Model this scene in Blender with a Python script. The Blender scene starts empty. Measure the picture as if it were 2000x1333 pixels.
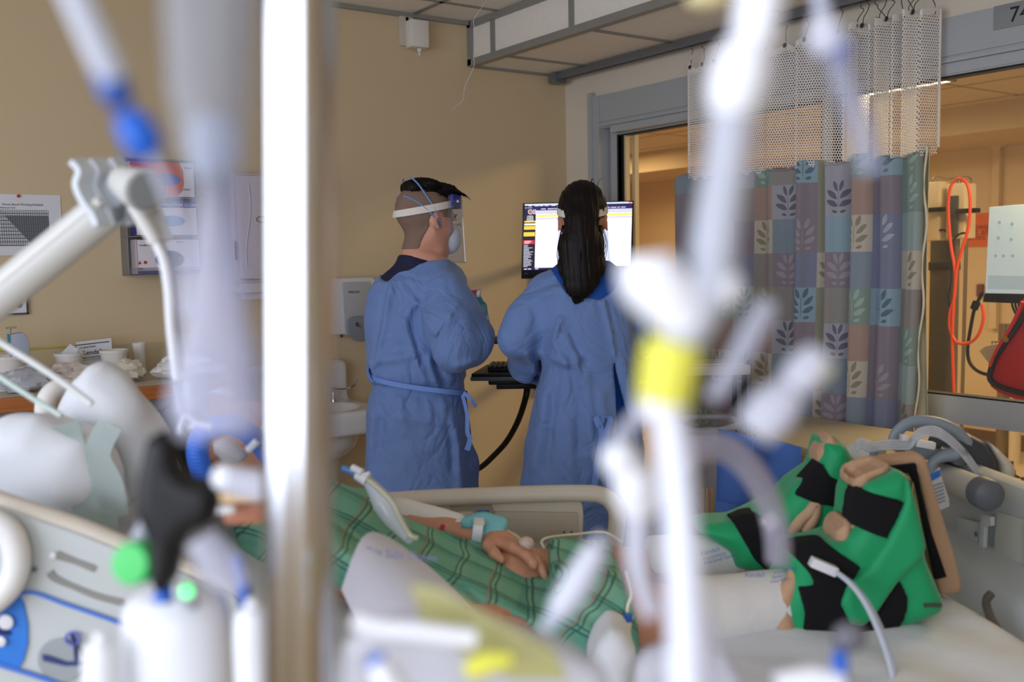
import bpy, bmesh, random
import numpy as np
from math import *
from mathutils import Matrix, Vector, noise
random.seed(7); rng = np.random.default_rng(7)
sc = bpy.context.scene
COL = sc.collection
# ------------------------------------------------------------------ camera frame
HD = radians(34.8); PIT = radians(4.73); ROL = radians(-1.0); FP = 1944.0; CZ = 1.48
CM = Matrix.Rotation(pi/2-PIT, 3, 'X') @ Matrix.Rotation(ROL, 3, 'Z')
RZ = Matrix.Rotation(-HD, 3, 'Z')
def ray(px, py): return CM @ Vector(((px-1000)/FP, (666.5-py)/FP, -1.0))
def L(px, py, b):
    r = ray(px, py); s = b/r.y
    return (r.x*s, b, CZ+r.z*s)
def LZ(px, py, z):
    r = ray(px, py); s = (z-CZ)/r.z
    return (r.x*s, r.y*s, z)
def W(p):
    q = RZ @ Vector((p[0], p[1], 0)); return (q.x, q.y, p[2])
def A(p):
    q = RZ.inverted() @ Vector((p[0], p[1], 0)); return (q.x, q.y, p[2])
def onY(px, py, Y):
    r = RZ @ ray(px, py); s = Y/r.y; return (r.x*s, Y, CZ+r.z*s)
def onX(px, py, X):
    r = RZ @ ray(px, py); s = X/r.x; return (X, r.y*s, CZ+r.z*s)
cd = bpy.data.cameras.new('camera'); cam = bpy.data.objects.new('camera', cd); COL.objects.link(cam)
cam.matrix_world = Matrix.Translation((0, 0, CZ)) @ (RZ @ CM).to_4x4()
cd.sensor_width = 36; cd.lens = 36*FP/2000; cd.clip_start = 0.02; cd.clip_end = 60
cd.dof.use_dof = True; cd.dof.focus_distance = 3.3; cd.dof.aperture_fstop = 3.3
sc.camera = cam
# ------------------------------------------------------------------ materials
def lin(c):
    f = lambda v: v/12.92 if v <= .04045 else ((v+.055)/1.055)**2.4
    return (f(c[0]/255), f(c[1]/255), f(c[2]/255), 1)
class NT:
    def __init__(s, m): s.m = m; s.n = m.node_tree.nodes; s.l = m.node_tree.links
    def add(s, t, **k):
        nd = s.n.new(t)
        for a, v in k.items(): setattr(nd, a, v)
        return nd
    def math(s, op, a, b=None, c=None):
        nd = s.n.new('ShaderNodeMath'); nd.operation = op
        for i, v in enumerate((a, b, c)):
            if v is None: continue
            if isinstance(v, (int, float)): nd.inputs[i].default_value = v
            else: s.l.new(v, nd.inputs[i])
        return nd.outputs[0]
    def mix(s, f, a, b):
        nd = s.n.new('ShaderNodeMix'); nd.data_type = 'RGBA'
        for i, v in ((0, f), (6, a), (7, b)):
            if isinstance(v, (int, float)): nd.inputs[i].default_value = v
            elif isinstance(v, tuple): nd.inputs[i].default_value = v
            else: s.l.new(v, nd.inputs[i])
        return nd.outputs[2]
MATS = {}
def mat(name, rgb, rough=.55, metal=0, alpha=1, trans=0, bump=0, bs=60, var=0, vs=6, emit=0, sss=0, sheen=0, coat=0, ior=1.45, stretch=None):
    if name in MATS: return MATS[name]
    m = bpy.data.materials.new(name); m.use_nodes = True; MATS[name] = m
    t = NT(m); b = t.n['Principled BSDF']
    c = lin(rgb)
    b.inputs['Base Color'].default_value = c
    b.inputs['Roughness'].default_value = rough; b.inputs['Metallic'].default_value = metal
    b.inputs['Alpha'].default_value = alpha; b.inputs['Transmission Weight'].default_value = trans
    b.inputs['IOR'].default_value = ior
    b.inputs['Coat Weight'].default_value = coat
    if sss:
        b.inputs['Subsurface Weight'].default_value = sss; b.inputs['Subsurface Radius'].default_value = (.012, .005, .003)
    if sheen: b.inputs['Sheen Weight'].default_value = sheen
    if emit:
        b.inputs['Emission Color'].default_value = c; b.inputs['Emission Strength'].default_value = emit
    tc = t.add('ShaderNodeTexCoord'); src = tc.outputs['Object']
    if stretch:
        mp = t.add('ShaderNodeMapping'); mp.inputs['Scale'].default_value = stretch; t.l.new(src, mp.inputs[0]); src = mp.outputs[0]
    nz = t.add('ShaderNodeTexNoise'); nz.inputs['Scale'].default_value = vs; nz.inputs['Detail'].default_value = 4
    t.l.new(src, nz.inputs['Vector'])
    v = var if var else .04
    d = tuple(x*(1-v) for x in c[:3])+(1,); e = tuple(min(1, x*(1+v)) for x in c[:3])+(1,)
    t.l.new(t.mix(nz.outputs[0], d, e), b.inputs['Base Color'])
    if bump:
        n2 = t.add('ShaderNodeTexNoise'); n2.inputs['Scale'].default_value = bs; n2.inputs['Detail'].default_value = 3
        t.l.new(src, n2.inputs['Vector'])
        bp = t.add('ShaderNodeBump'); bp.inputs['Strength'].default_value = bump; bp.inputs['Distance'].default_value = .01
        t.l.new(n2.outputs[0], bp.inputs['Height']); t.l.new(bp.outputs[0], b.inputs['Normal'])
    return m
def glassmat(name, rgb=(255, 255, 255), alpha=.12, rough=.05):
    """thin clear plastic or glazing: mostly see-through with a gloss"""
    if name in MATS: return MATS[name]
    m = bpy.data.materials.new(name); m.use_nodes = True; MATS[name] = m
    t = NT(m); t.n.remove(t.n['Principled BSDF']); out = t.n['Material Output']
    tr = t.add('ShaderNodeBsdfTransparent'); tr.inputs[0].default_value = lin(rgb)
    g = t.add('ShaderNodeBsdfGlossy'); g.inputs['Roughness'].default_value = rough
    df = t.add('ShaderNodeBsdfDiffuse'); df.inputs[0].default_value = lin(rgb)
    fr = t.add('ShaderNodeFresnel'); fr.inputs[0].default_value = 1.45
    m1 = t.add('ShaderNodeMixShader'); m1.inputs[0].default_value = alpha; t.l.new(tr.outputs[0], m1.inputs[1]); t.l.new(df.outputs[0], m1.inputs[2])
    m2 = t.add('ShaderNodeMixShader'); gm = t.add('ShaderNodeNewGeometry'); t.l.new(t.math('MULTIPLY', fr.outputs[0], t.math('SUBTRACT', 1.0, gm.outputs['Backfacing'])), m2.inputs[0]); t.l.new(m1.outputs[0], m2.inputs[1]); t.l.new(g.outputs[0], m2.inputs[2])
    t.l.new(m2.outputs[0], out.inputs[0])
    return m
# ------------------------------------------------------------------ geometry  (V, F)
def J(*gs):
    V, Fc = [], []
    for g in gs:
        o = len(V); V += list(g[0]); Fc += [tuple(i+o for i in f) for f in g[1]]
    return (V, Fc)
def box(c, s, rot=None, bev=0, seg=2):
    bm = bmesh.new(); bmesh.ops.create_cube(bm, size=1)
    for v in bm.verts: v.co = Vector((v.co.x*s[0], v.co.y*s[1], v.co.z*s[2]))
    if bev: bmesh.ops.bevel(bm, geom=list(bm.edges), offset=min(bev, min(s)*.49), segments=seg, profile=.6, affect='EDGES')
    if rot is not None: bmesh.ops.transform(bm, matrix=rot.to_4x4(), verts=bm.verts)
    V = [tuple(v.co+Vector(c)) for v in bm.verts]; Fc = [tuple(v.index for v in f.verts) for f in bm.faces]; bm.free()
    return (V, Fc)
def bx(x0, x1, y0, y1, z0, z1, bev=0): return box(((x0+x1)/2, (y0+y1)/2, (z0+z1)/2), (abs(x1-x0), abs(y1-y0), abs(z1-z0)), bev=bev)
def prism(pts, off, bev=0, seg=2):
    """planar 3-D outline pts extruded along vector off"""
    bm = bmesh.new(); vs = [bm.verts.new(p) for p in pts]; f = bm.faces.new(vs)
    r = bmesh.ops.extrude_face_region(bm, geom=[f])
    for g in r['geom']:
        if isinstance(g, bmesh.types.BMVert): g.co += Vector(off)
    bmesh.ops.recalc_face_normals(bm, faces=bm.faces)
    if bev:
        es = [e for e in bm.edges if len(e.link_faces) == 2 and e.calc_face_angle(0) > .5]
        bmesh.ops.bevel(bm, geom=es, offset=bev, segments=seg, profile=.6, affect='EDGES', clamp_overlap=True)
    bm.verts.index_update()
    V = [tuple(v.co) for v in bm.verts]; Fc = [tuple(v.index for v in f.verts) for f in bm.faces]; bm.free()
    return (V, Fc)
def sm(P, k=8, closed=False):
    """Catmull-Rom through P (any dimension)"""
    P = [tuple(map(float, p)) for p in P]; n = len(P); out = []
    if n < 3 and not closed: return P
    for i in range(n if closed else n-1):
        g = (lambda j: P[j % n]) if closed else (lambda j: P[max(0, min(n-1, j))])
        a, b, c, d = g(i-1), g(i), g(i+1), g(i+2)
        for j in range(k):
            t = j/k
            out.append(tuple(.5*((2*q)+(-p+r)*t+(2*p-5*q+4*r-s)*t*t+(-p+3*q-3*r+s)*t**3) for p, q, r, s in zip(a, b, c, d)))
    if not closed: out.append(P[-1])
    return out
def tube(path, r, n=12, cap=True, closed=False, sq=None):
    P = [Vector(p) for p in path]; m = len(P)
    rr = r if isinstance(r, (list, tuple)) else [r]*m
    if len(rr) != m:
        rr = list(np.interp(np.linspace(0, 1, m), np.linspace(0, 1, len(rr)), rr))
    T = []
    for i in range(m):
        a = P[i-1] if (i or closed) else P[0]; b = P[(i+1) % m] if (i < m-1 or closed) else P[-1]
        t = b-a; T.append(t.normalized() if t.length > 1e-9 else Vector((0, 0, 1)))
    up = Vector((0, 0, 1)) if abs(T[0].z) < .9 else Vector((1, 0, 0))
    N = (up-T[0]*up.dot(T[0])).normalized(); V = []; Fc = []
    for i in range(m):
        N = (N-T[i]*N.dot(T[i])); N = N.normalized() if N.length > 1e-6 else Vector((1, 0, 0))
        Bn = T[i].cross(N)
        k1, k2 = sq if sq else (1, 1)
        for j in range(n):
            a = 2*pi*j/n; V.append(tuple(P[i]+(N*cos(a)*k1+Bn*sin(a)*k2)*rr[i]))
    for i in range(m if closed else m-1):
        for j in range(n):
            a = i*n+j; b = i*n+(j+1) % n; i2 = (i+1) % m; c = i2*n+(j+1) % n; d = i2*n+j
            Fc.append((a, b, c, d))
    if cap and not closed:
        Fc.append(tuple(range(n-1, -1, -1))); Fc.append(tuple((m-1)*n+j for j in range(n)))
    return (V, Fc)
def lathe(prof, o, axis=(0, 0, 1), n=28, sx=1, sy=1):
    """prof = [(r, h)], revolved about axis from o"""
    q = Vector((0, 0, 1)).rotation_difference(Vector(axis)); V = []; Fc = []
    for r, h in prof:
        for j in range(n):
            a = 2*pi*j/n; V.append(tuple(q @ Vector((r*cos(a)*sx, r*sin(a)*sy, h))+Vector(o)))
    for i in range(len(prof)-1):
        for j in range(n): Fc.append((i*n+j, i*n+(j+1) % n, (i+1)*n+(j+1) % n, (i+1)*n+j))
    if prof[0][0] > 1e-5: Fc.append(tuple(range(n-1, -1, -1)))
    if prof[-1][0] > 1e-5: Fc.append(tuple((len(prof)-1)*n+j for j in range(n)))
    return (V, Fc)
def ball(c, r, nu=20, nv=12, rot=None):
    r = r if isinstance(r, (tuple, list)) else (r, r, r); V = []; Fc = []
    for i in range(nv+1):
        t = pi*i/nv
        for j in range(nu):
            a = 2*pi*j/nu; p = Vector((r[0]*sin(t)*cos(a), r[1]*sin(t)*sin(a), r[2]*cos(t)))
            if rot is not None: p = rot @ p
            V.append(tuple(p+Vector(c)))
    for i in range(nv):
        for j in range(nu): Fc.append((i*nu+j, (i+1)*nu+j, (i+1)*nu+(j+1) % nu, i*nu+(j+1) % nu))
    return (V, Fc)
def sheet(fn, nu, nv, th=0.0):
    """surface fn(u,v)->xyz, given a thickness th along its normals"""
    G = np.array([[fn(i/nu, j/nv) for j in range(nv+1)] for i in range(nu+1)])
    V = [tuple(p) for p in G.reshape(-1, 3)]; k = nv+1
    Fc = [(i*k+j, (i+1)*k+j, (i+1)*k+j+1, i*k+j+1) for i in range(nu) for j in range(nv)]
    if not th: return (V, Fc)
    du = np.gradient(G, axis=0); dv = np.gradient(G, axis=1); N = np.cross(du, dv); N /= (np.linalg.norm(N, axis=2, keepdims=True)+1e-9)
    V2 = [tuple(p) for p in (G-N*th).reshape(-1, 3)]; o = len(V)
    F2 = [tuple(i+o for i in reversed(f)) for f in Fc]; S = []
    for i in range(nu): S += [(i*k, i*k+o, (i+1)*k+o, (i+1)*k), ((i+1)*k+nv, (i+1)*k+nv+o, i*k+nv+o, i*k+nv)]
    for j in range(nv): S += [(j+1, j+1+o, j+o, j), (nu*k+j, nu*k+j+o, nu*k+j+1+o, nu*k+j+1)]
    return (V+V2, Fc+F2+S)
def ribbon(path, wdir, w, th=.001):
    """flat strap following path, width w along wdir"""
    P = [Vector(p) for p in path]; m = len(P)
    wd = [Vector(d) for d in wdir] if isinstance(wdir[0], (tuple, list, Vector)) else [Vector(wdir)]*m
    ww = w if isinstance(w, (list, tuple)) else [w]*m
    if len(ww) != m: ww = list(np.interp(np.linspace(0, 1, m), np.linspace(0, 1, len(ww)), ww))
    V = []
    for i in range(m):
        t = (P[min(i+1, m-1)]-P[max(i-1, 0)]).normalized(); d = (wd[i]-t*wd[i].dot(t)).normalized(); n = t.cross(d)*th*.5
        h = d*ww[i]*.5
        V += [tuple(P[i]-h+n), tuple(P[i]+h+n), tuple(P[i]+h-n), tuple(P[i]-h-n)]
    Fc = [(i*4+j, i*4+(j+1) % 4, i*4+4+(j+1) % 4, i*4+4+j) for i in range(m-1) for j in range(4)]
    Fc += [(3, 2, 1, 0), tuple((m-1)*4+j for j in range(4))]
    return (V, Fc)
# ------------------------------------------------------------------ implicit surfaces
def snets(Fv, o, h):
    """surface nets of field Fv (negative inside)"""
    S = Fv < 0; nx, ny, nz = Fv.shape
    cs = [S[i:nx-1+i, j:ny-1+j, k:nz-1+k] for i in (0, 1) for j in (0, 1) for k in (0, 1)]
    cnt = sum(c.astype(np.int8) for c in cs); act = (cnt > 0) & (cnt < 8)
    ids = -np.ones(act.shape, int); ix = np.argwhere(act); ids[act] = np.arange(len(ix))
    acc = np.zeros((len(ix), 3)); num = np.zeros(len(ix))
    corners = [(i, j, k) for i in (0, 1) for j in (0, 1) for k in (0, 1)]
    vals = {c: Fv[ix[:, 0]+c[0], ix[:, 1]+c[1], ix[:, 2]+c[2]] for c in corners}
    for a in corners:
        for d in range(3):
            if a[d]: continue
            b = tuple(v+(1 if q == d else 0) for q, v in enumerate(a))
            va, vb = vals[a], vals[b]; m = (va < 0) != (vb < 0)
            t = np.where(m, va/(va-vb+1e-12), 0)
            p = np.tile(np.array(a, float), (len(ix), 1)); p[:, d] += t
            acc[m] += p[m]; num[m] += 1
    P = (ix+acc/num[:, None])*h+np.array(o)
    Fc = []
    for d in range(3):
        e = [(1, 0, 0), (0, 1, 0), (0, 0, 1)][d]; u, v = (d+1) % 3, (d+2) % 3
        s0 = S[tuple(slice(0, n-(1 if q == d else 0)) for q, n in enumerate(S.shape))]
        s1 = S[tuple(slice(1 if q == d else 0, n) for q, n in enumerate(S.shape))]
        E = np.argwhere(s0 != s1); sg = s0[E[:, 0], E[:, 1], E[:, 2]]
        ok = (E[:, u] > 0) & (E[:, v] > 0) & (E[:, u] < S.shape[u]-1) & (E[:, v] < S.shape[v]-1); E = E[ok]; sg = sg[ok]
        def idx(du, dv):
            Q = E.copy(); Q[:, u] -= du; Q[:, v] -= dv; return ids[Q[:, 0], Q[:, 1], Q[:, 2]]
        q = np.stack([idx(1, 1), idx(0, 1), idx(0, 0), idx(1, 0)], 1)
        q[~sg] = q[~sg][:, ::-1]; Fc.append(q)
    Fc = np.concatenate(Fc); return P, Fc
class G3:
    """a sampling grid with distance-like primitives"""
    def __init__(s, lo, hi, h):
        s.lo = np.array(lo, float); s.h = h
        n = np.ceil((np.array(hi)-s.lo)/h).astype(int)+1
        s.X, s.Y, s.Z = np.meshgrid(*[s.lo[i]+h*np.arange(n[i]) for i in range(3)], indexing='ij')
    def cone(s, a, b, ra, rb, e=(1, 1, 1)):
        a = np.array(a, float); b = np.array(b, float); e = np.array(e, float)
        P = [(q-a[i])/e[i] for i, q in enumerate((s.X, s.Y, s.Z))]; d = (b-a)/e; L2 = (d*d).sum()+1e-12
        t = np.clip((P[0]*d[0]+P[1]*d[1]+P[2]*d[2])/L2, 0, 1)
        return np.sqrt((P[0]-t*d[0])**2+(P[1]-t*d[1])**2+(P[2]-t*d[2])**2)-(ra+(rb-ra)*t)
    def path(s, P, r, k=.02, e=(1, 1, 1)):
        f = None
        for i in range(len(P)-1):
            g = s.cone(P[i], P[i+1], r[i], r[i+1], e); f = g if f is None else smin(f, g, k)
        return f
    def ell(s, c, r, rot=None):
        P = [s.X-c[0], s.Y-c[1], s.Z-c[2]]
        if rot is not None:
            M = np.array(rot.transposed()); P = [M[i][0]*P[0]+M[i][1]*P[1]+M[i][2]*P[2] for i in range(3)]
        k = np.sqrt(sum((P[i]/r[i])**2 for i in range(3))); k2 = np.sqrt(sum((P[i]/r[i]**2)**2 for i in range(3)))
        return k*(k-1)/(k2+1e-9)
    def box(s, c, r, rd=.01, rot=None):
        P = [s.X-c[0], s.Y-c[1], s.Z-c[2]]
        if rot is not None:
            M = np.array(rot.transposed()); P = [M[i][0]*P[0]+M[i][1]*P[1]+M[i][2]*P[2] for i in range(3)]
        q = [np.abs(P[i])-(r[i]-rd) for i in range(3)]
        return np.sqrt(sum(np.maximum(x, 0)**2 for x in q))+np.minimum(np.maximum(np.maximum(q[0], q[1]), q[2]), 0)-rd
    def col(s, zs, cx, cy, rx, ry, p=2.0):
        """vertical column: centre and half-widths interpolated along z"""
        o = np.argsort(zs); zs = np.array(zs)[o]; f = lambda a: np.interp(s.Z, zs, np.array(a, float)[o])
        rx_, ry_ = f(rx), f(ry)
        k = (np.abs((s.X-f(cx))/rx_)**p+np.abs((s.Y-f(cy))/ry_)**p)**(1/p)
        d = (k-1)*np.minimum(rx_, ry_)
        return np.maximum(d, np.maximum(zs[0]-s.Z, s.Z-zs[-1]))
    def poly(s, pts, c, half, rd, ax=(0, 2)):
        """polygon in the (x,z) plane extruded half each way about y=c, rounded by rd"""
        U = (s.X, s.Y, s.Z)[ax[0]]; V = (s.X, s.Y, s.Z)[ax[1]]; T = (s.X, s.Y, s.Z)[({0, 1, 2}-set(ax)).pop()]
        d = np.full(U.shape, 1e9); ins = np.zeros(U.shape, bool); n = len(pts)
        for i in range(n):
            a = pts[i]; b = pts[(i+1) % n]; ex, ey = b[0]-a[0], b[1]-a[1]
            wx, wy = U-a[0], V-a[1]; t = np.clip((wx*ex+wy*ey)/(ex*ex+ey*ey+1e-12), 0, 1)
            d = np.minimum(d, (wx-ex*t)**2+(wy-ey*t)**2)
            c1 = (a[1] > V) != (b[1] > V)
            ins ^= c1 & (U < (b[0]-a[0])*(V-a[1])/((b[1]-a[1]) if abs(b[1]-a[1]) > 1e-9 else 1e-9)+a[0])
        d = np.sqrt(d); d = np.where(ins, -d, d)+rd; y = np.abs(T-c)-half+rd
        return np.sqrt(np.maximum(d, 0)**2+np.maximum(y, 0)**2)+np.minimum(np.maximum(d, y), 0)-rd
    def seg2(s, P, ax=(0, 2)):
        """distance in a plane to a polyline"""
        U = (s.X, s.Y, s.Z)[ax[0]]; V = (s.X, s.Y, s.Z)[ax[1]]; d = None
        for a, b in zip(P[:-1], P[1:]):
            ex, ey = b[0]-a[0], b[1]-a[1]; wx, wy = U-a[0], V-a[1]; t = np.clip((wx*ex+wy*ey)/(ex*ex+ey*ey+1e-12), 0, 1)
            q = (wx-ex*t)**2+(wy-ey*t)**2; d = q if d is None else np.minimum(d, q)
        return np.sqrt(d)
    def mesh(s, f, smooth=2):
        f = f.copy(); big = s.h*.5
        for ax in range(3):
            sl = [slice(None)]*3; sl[ax] = 0; f[tuple(sl)] = np.maximum(f[tuple(sl)], big); sl[ax] = -1; f[tuple(sl)] = np.maximum(f[tuple(sl)], big)
        P, Fc = snets(f, s.lo, s.h)
        for _ in range(smooth):
            acc = np.zeros_like(P); n = np.zeros(len(P))
            for i in range(4):
                a, b = Fc[:, i], Fc[:, (i+1) % 4]; np.add.at(acc, a, P[b]); np.add.at(n, a, 1); np.add.at(acc, b, P[a]); np.add.at(n, b, 1)
            P = P*.4+.6*acc/np.maximum(n, 1)[:, None]
        return ([tuple(p) for p in P], [tuple(int(i) for i in q) for q in Fc])
def smin(a, b, k):
    h = np.clip(.5+.5*(b-a)/k, 0, 1); return b*(1-h)+a*h-k*h*(1-h)
def smax(a, b, k): return -smin(-a, -b, k)
def U(*f, k=.02):
    r = f[0]
    for g in f[1:]: r = smin(r, g, k)
    return r
def nfield(g, sc_=8, amp=.004, seed=0, e=(1, 1, 1)):
    """cheap smooth pseudo-noise for cloth"""
    r = np.random.default_rng(seed); o = np.zeros(g.X.shape)
    for _ in range(7):
        k = r.normal(size=3)*sc_*np.array(e); p = r.uniform(0, 6.28); o += np.sin(g.X*k[0]+g.Y*k[1]+g.Z*k[2]+p)
    return o*amp/2.6
# ------------------------------------------------------------------ objects
BASE = {}
def mk(name, geo, m, parent=None, base=(0, 0, 0), rotz=0, smooth=35, uv=None):
    """link ONE mesh object; geo in the frame of base/rotz"""
    pieces = geo if isinstance(geo, list) else [(geo, m)]
    V = []; Fc = []; MI = []; ms = []
    for g, mm in pieces:
        if mm not in ms: ms.append(mm)
        o = len(V); V += [(p[0]-base[0], p[1]-base[1], p[2]-base[2]) for p in g[0]]
        Fc += [tuple(i+o for i in f) for f in g[1]]; MI += [ms.index(mm)]*len(g[1])
    me = bpy.data.meshes.new(name); me.from_pydata(V, [], Fc); me.update()
    bm = bmesh.new(); bm.from_mesh(me); bmesh.ops.recalc_face_normals(bm, faces=bm.faces); bm.to_mesh(me); bm.free()
    for mm in ms: me.materials.append(mm)
    me.polygons.foreach_set('material_index', MI)
    if smooth:
        me.shade_smooth()
        if smooth < 180: me.set_sharp_from_angle(angle=radians(smooth))
    if uv is not None:
        l = me.uv_layers.new(name='UVMap')
        for lp in me.loops: l.data[lp.index].uv = uv[lp.vertex_index]
    o = bpy.data.objects.new(name, me); COL.objects.link(o)
    if parent is not None: o.parent = parent
    return o
def tag(o, label, cat, group=None):
    o['label'] = label; o['category'] = cat
    if group: o['group'] = group
def ctr(geo):
    g = geo[0][0] if isinstance(geo, list) else geo
    V = np.array(g[0]); lo = V.min(0); hi = V.max(0); return ((lo[0]+hi[0])/2, (lo[1]+hi[1])/2, lo[2])
def T(name, label, cat, base=(0, 0, 0), frame='A', group=None):
    """an Empty at the thing's base; parts are given in the frame of the thing ('A' camera-aligned axes, 'W' room axes)"""
    o = bpy.data.objects.new(name, None); COL.objects.link(o); tag(o, label, cat, group); o.empty_display_size = .1
    o.location = W(base) if frame == 'A' else base; o.rotation_euler = (0, 0, -HD if frame == 'A' else 0)
    BASE[o.name] = tuple(base); return o
def part(name, geo, m, parent, smooth=35, uv=None):
    o = mk(name, geo, m, parent, BASE[parent.name], 0, smooth, uv); BASE[o.name] = BASE[parent.name]; return o
def S(name, label, cat, geo, m, frame='A', group=None, smooth=35, uv=None):
    """a thing that is one mesh"""
    b = ctr(geo); o = mk(name, geo, m, None, b, 0, smooth, uv)
    o.location = W(b) if frame == 'A' else b; o.rotation_euler = (0, 0, -HD if frame == 'A' else 0)
    BASE[o.name] = b; tag(o, label, cat, group); return o
def struct(name, geo, m, parent=None, smooth=35):
    b = BASE[parent.name] if parent else ctr(geo)
    o = mk(name, geo, m, parent, b, 0, smooth); BASE[o.name] = b
    if parent is None: o.location = b; o['kind'] = 'structure'
    return o
def text(body, size, th=.0006):
    cu = bpy.data.curves.new('t', 'FONT'); cu.body = body; cu.size = size; cu.extrude = th; cu.align_x = 'LEFT'; cu.resolution_u = 3
    o = bpy.data.objects.new('t', cu); COL.objects.link(o); dg = bpy.context.evaluated_depsgraph_get()
    me = bpy.data.meshes.new_from_object(o.evaluated_get(dg)); V = [tuple(v.co) for v in me.vertices]; Fc = [tuple(p.vertices) for p in me.polygons]
    bpy.data.objects.remove(o); bpy.data.curves.remove(cu); bpy.data.meshes.remove(me)
    return (V, Fc)
def place(g, O, X, Y):
    """map a flat geo (x,y,z) onto origin O with axes X, Y"""
    X = Vector(X).normalized(); Y = Vector(Y); Y = (Y-X*Y.dot(X)).normalized(); N = X.cross(Y); O = Vector(O)
    return ([tuple(O+X*p[0]+Y*p[1]+N*p[2]) for p in g[0]], g[1])
def rectg(x, y, w, h, z=0, t=.0004): return bx(x, x+w, y, y+h, z, z+t)
# ================================================================== materials of the setting
M_wall = mat('beige wall paint', (210, 190, 154), .6, bump=.03, bs=180, var=.025, vs=2)
M_wallc = mat('cream wall paint', (222, 212, 194), .6, bump=.02, bs=180, var=.02)
M_alu = mat('anodised aluminium frame', (178, 184, 188), .42, .2, var=.03, stretch=(1, 1, 30))
M_alud = mat('dark anodised aluminium', (92, 92, 92), .45, .4)
M_black = mat('black rubber', (18, 18, 20), .5)
M_tile = mat('white ceiling tile', (240, 234, 224), .8, bump=.25, bs=300, var=.05, vs=40)
M_tbar = mat('grey ceiling grid', (150, 150, 144), .45, .3)
M_floor = mat('tan vinyl floor', (186, 170, 146), .4, var=.1, vs=3)
M_glass = glassmat('clear glazing', (250, 252, 250), .02, .02)
M_corr = mat('cream corridor paint', (222, 200, 164), .6, var=.03)
M_wood = mat('oak veneer edge', (172, 104, 52), .45, var=.35, vs=9, stretch=(1, 14, 14))
M_white = mat('white plastic', (222, 222, 224), .35)
M_dkgrey = mat('dark grey plastic', (70, 72, 76), .5)
M_ltgrey = mat('light grey plastic', (176, 180, 184), .45)
M_ink = mat('black ink', (30, 30, 34), .7)
YB = 4.06; XR = 3.18; ZC = 2.60; ZS = 2.395
# ================================================================== shell
struct('floor', bx(-2.1, 9.2, -2.2, 11.2, -.1, 0), M_floor)
struct('wall_back', bx(-2.0, XR+.14, YB, YB+.12, 0, 2.75), M_wall)
o = struct('wall_left', J(bx(-2.0, -1.88, -1.6, YB, 0, .85), bx(-2.0, -1.88, -1.6, YB, 2.35, 2.75), bx(-2.0, -1.88, -1.6, -1.25, .85, 2.35), bx(-2.0, -1.88, 2.4, YB, .85, 2.35)), M_wall)
struct('wall_front', J(bx(-2.0, XR+.14, -1.72, -1.6, 0, .8), bx(-2.0, XR+.14, -1.72, -1.6, 2.35, 2.75), bx(-2.0, -1.5, -1.72, -1.6, .8, 2.35), bx(-.3, XR+.14, -1.72, -1.6, .8, 2.35)), M_wall)
w = struct('window_1', J(bx(-1.97, -1.91, -1.25, -1.2, .85, 2.35), bx(-1.97, -1.91, 2.35, 2.4, .85, 2.35), bx(-1.97, -1.91, .55, .6, .85, 2.35), bx(-1.97, -1.91, -1.25, 2.4, .85, .9), bx(-1.97, -1.91, -1.25, 2.4, 2.3, 2.35)), M_alu)
w = struct('window_2', J(bx(-1.5, -1.45, -1.69, -1.63, .8, 2.35), bx(-.35, -.3, -1.69, -1.63, .8, 2.35), bx(-1.5, -.3, -1.69, -1.63, .8, .85), bx(-1.5, -.3, -1.69, -1.63, 2.3, 2.35)), M_alu)
struct('wall_right', J(bx(XR, XR+.12, -1.6, YB, 2.262, 2.75), bx(XR, XR+.12, 3.835, YB, 0, 2.262), bx(XR, XR+.12, -1.6, -.9, 0, 2.262)), M_wallc)
# sliding glass wall: header with grooves, jamb, two leaves
hd = struct('trim_1', J(bx(XR-.012, XR+.11, -.9, 3.83, 2.135, 2.262), bx(XR-.006, XR+.11, -.9, 3.83, 2.125, 2.135), bx(XR-.018, XR+.11, -.9, 3.83, 2.112, 2.125), bx(XR-.004, XR+.11, -.9, 3.83, 2.105, 2.112), bx(XR-.014, XR+.11, -.9, 3.7, 2.075, 2.105)), M_alu)
struct('trim_2', J(bx(XR-.02, XR+.1, 3.775, 3.835, 0, 2.262), bx(XR-.03, XR, 3.82, 3.85, 0, 2.28)), M_alu)
def leaf(name, x, y0, y1, st0, st1, zr=(.89, .985)):
    d = T(name, 'x', 'x', (x, y0, 0), 'W'); del d['label']; del d['category']; d['kind'] = 'structure'
    part('door_frame', J(bx(x-.02, x+.02, y0, y0+st0, .02, 2.1), bx(x-.02, x+.02, y1-st1, y1, .02, 2.1), bx(x-.02, x+.02, y0, y1, .02, .14),
         bx(x-.022, x+.022, y0+st0, y1-st1, zr[0], zr[1]), bx(x-.025, x+.022, y0+st0, y1-st1, zr[0]+.012, zr[0]+.018), bx(x-.02, x+.02, y0+st0, y1-st1, 2.068, 2.11)), M_alu, d)
    part('door_glass', bx(x-.004, x+.004, y0+st0, y1-st1, .1, 2.08), M_glass, d)
    part('door_gasket', J(bx(x-.024, x+.024, y0+st0-.006, y0+st0, .14, 2.07), bx(x-.024, x+.024, y1-st1, y1-st1+.008, .14, 2.07), bx(x-.024, x+.024, y0+st0, y1-st1, 2.062, 2.068), bx(x-.024, x+.024, y0+st0, y1-st1, zr[1], zr[1]+.005)), M_black, d)
    return d
leaf('door_1', XR+.06, 2.44, 3.76, .07, .06)
leaf('door_2', XR+.01, .9, 2.47, .06, .06)
leaf('door_3', XR+.06, -.88, .92, .06, .06)
struct('trim_3', J(bx(XR+.05, XR+.075, 3.66, 3.672, .02, 2.07), bx(XR+.09, XR+.115, 3.64, 3.66, .02, 2.07)), mat('pale door edge strip', (214, 196, 160), .5))
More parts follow.
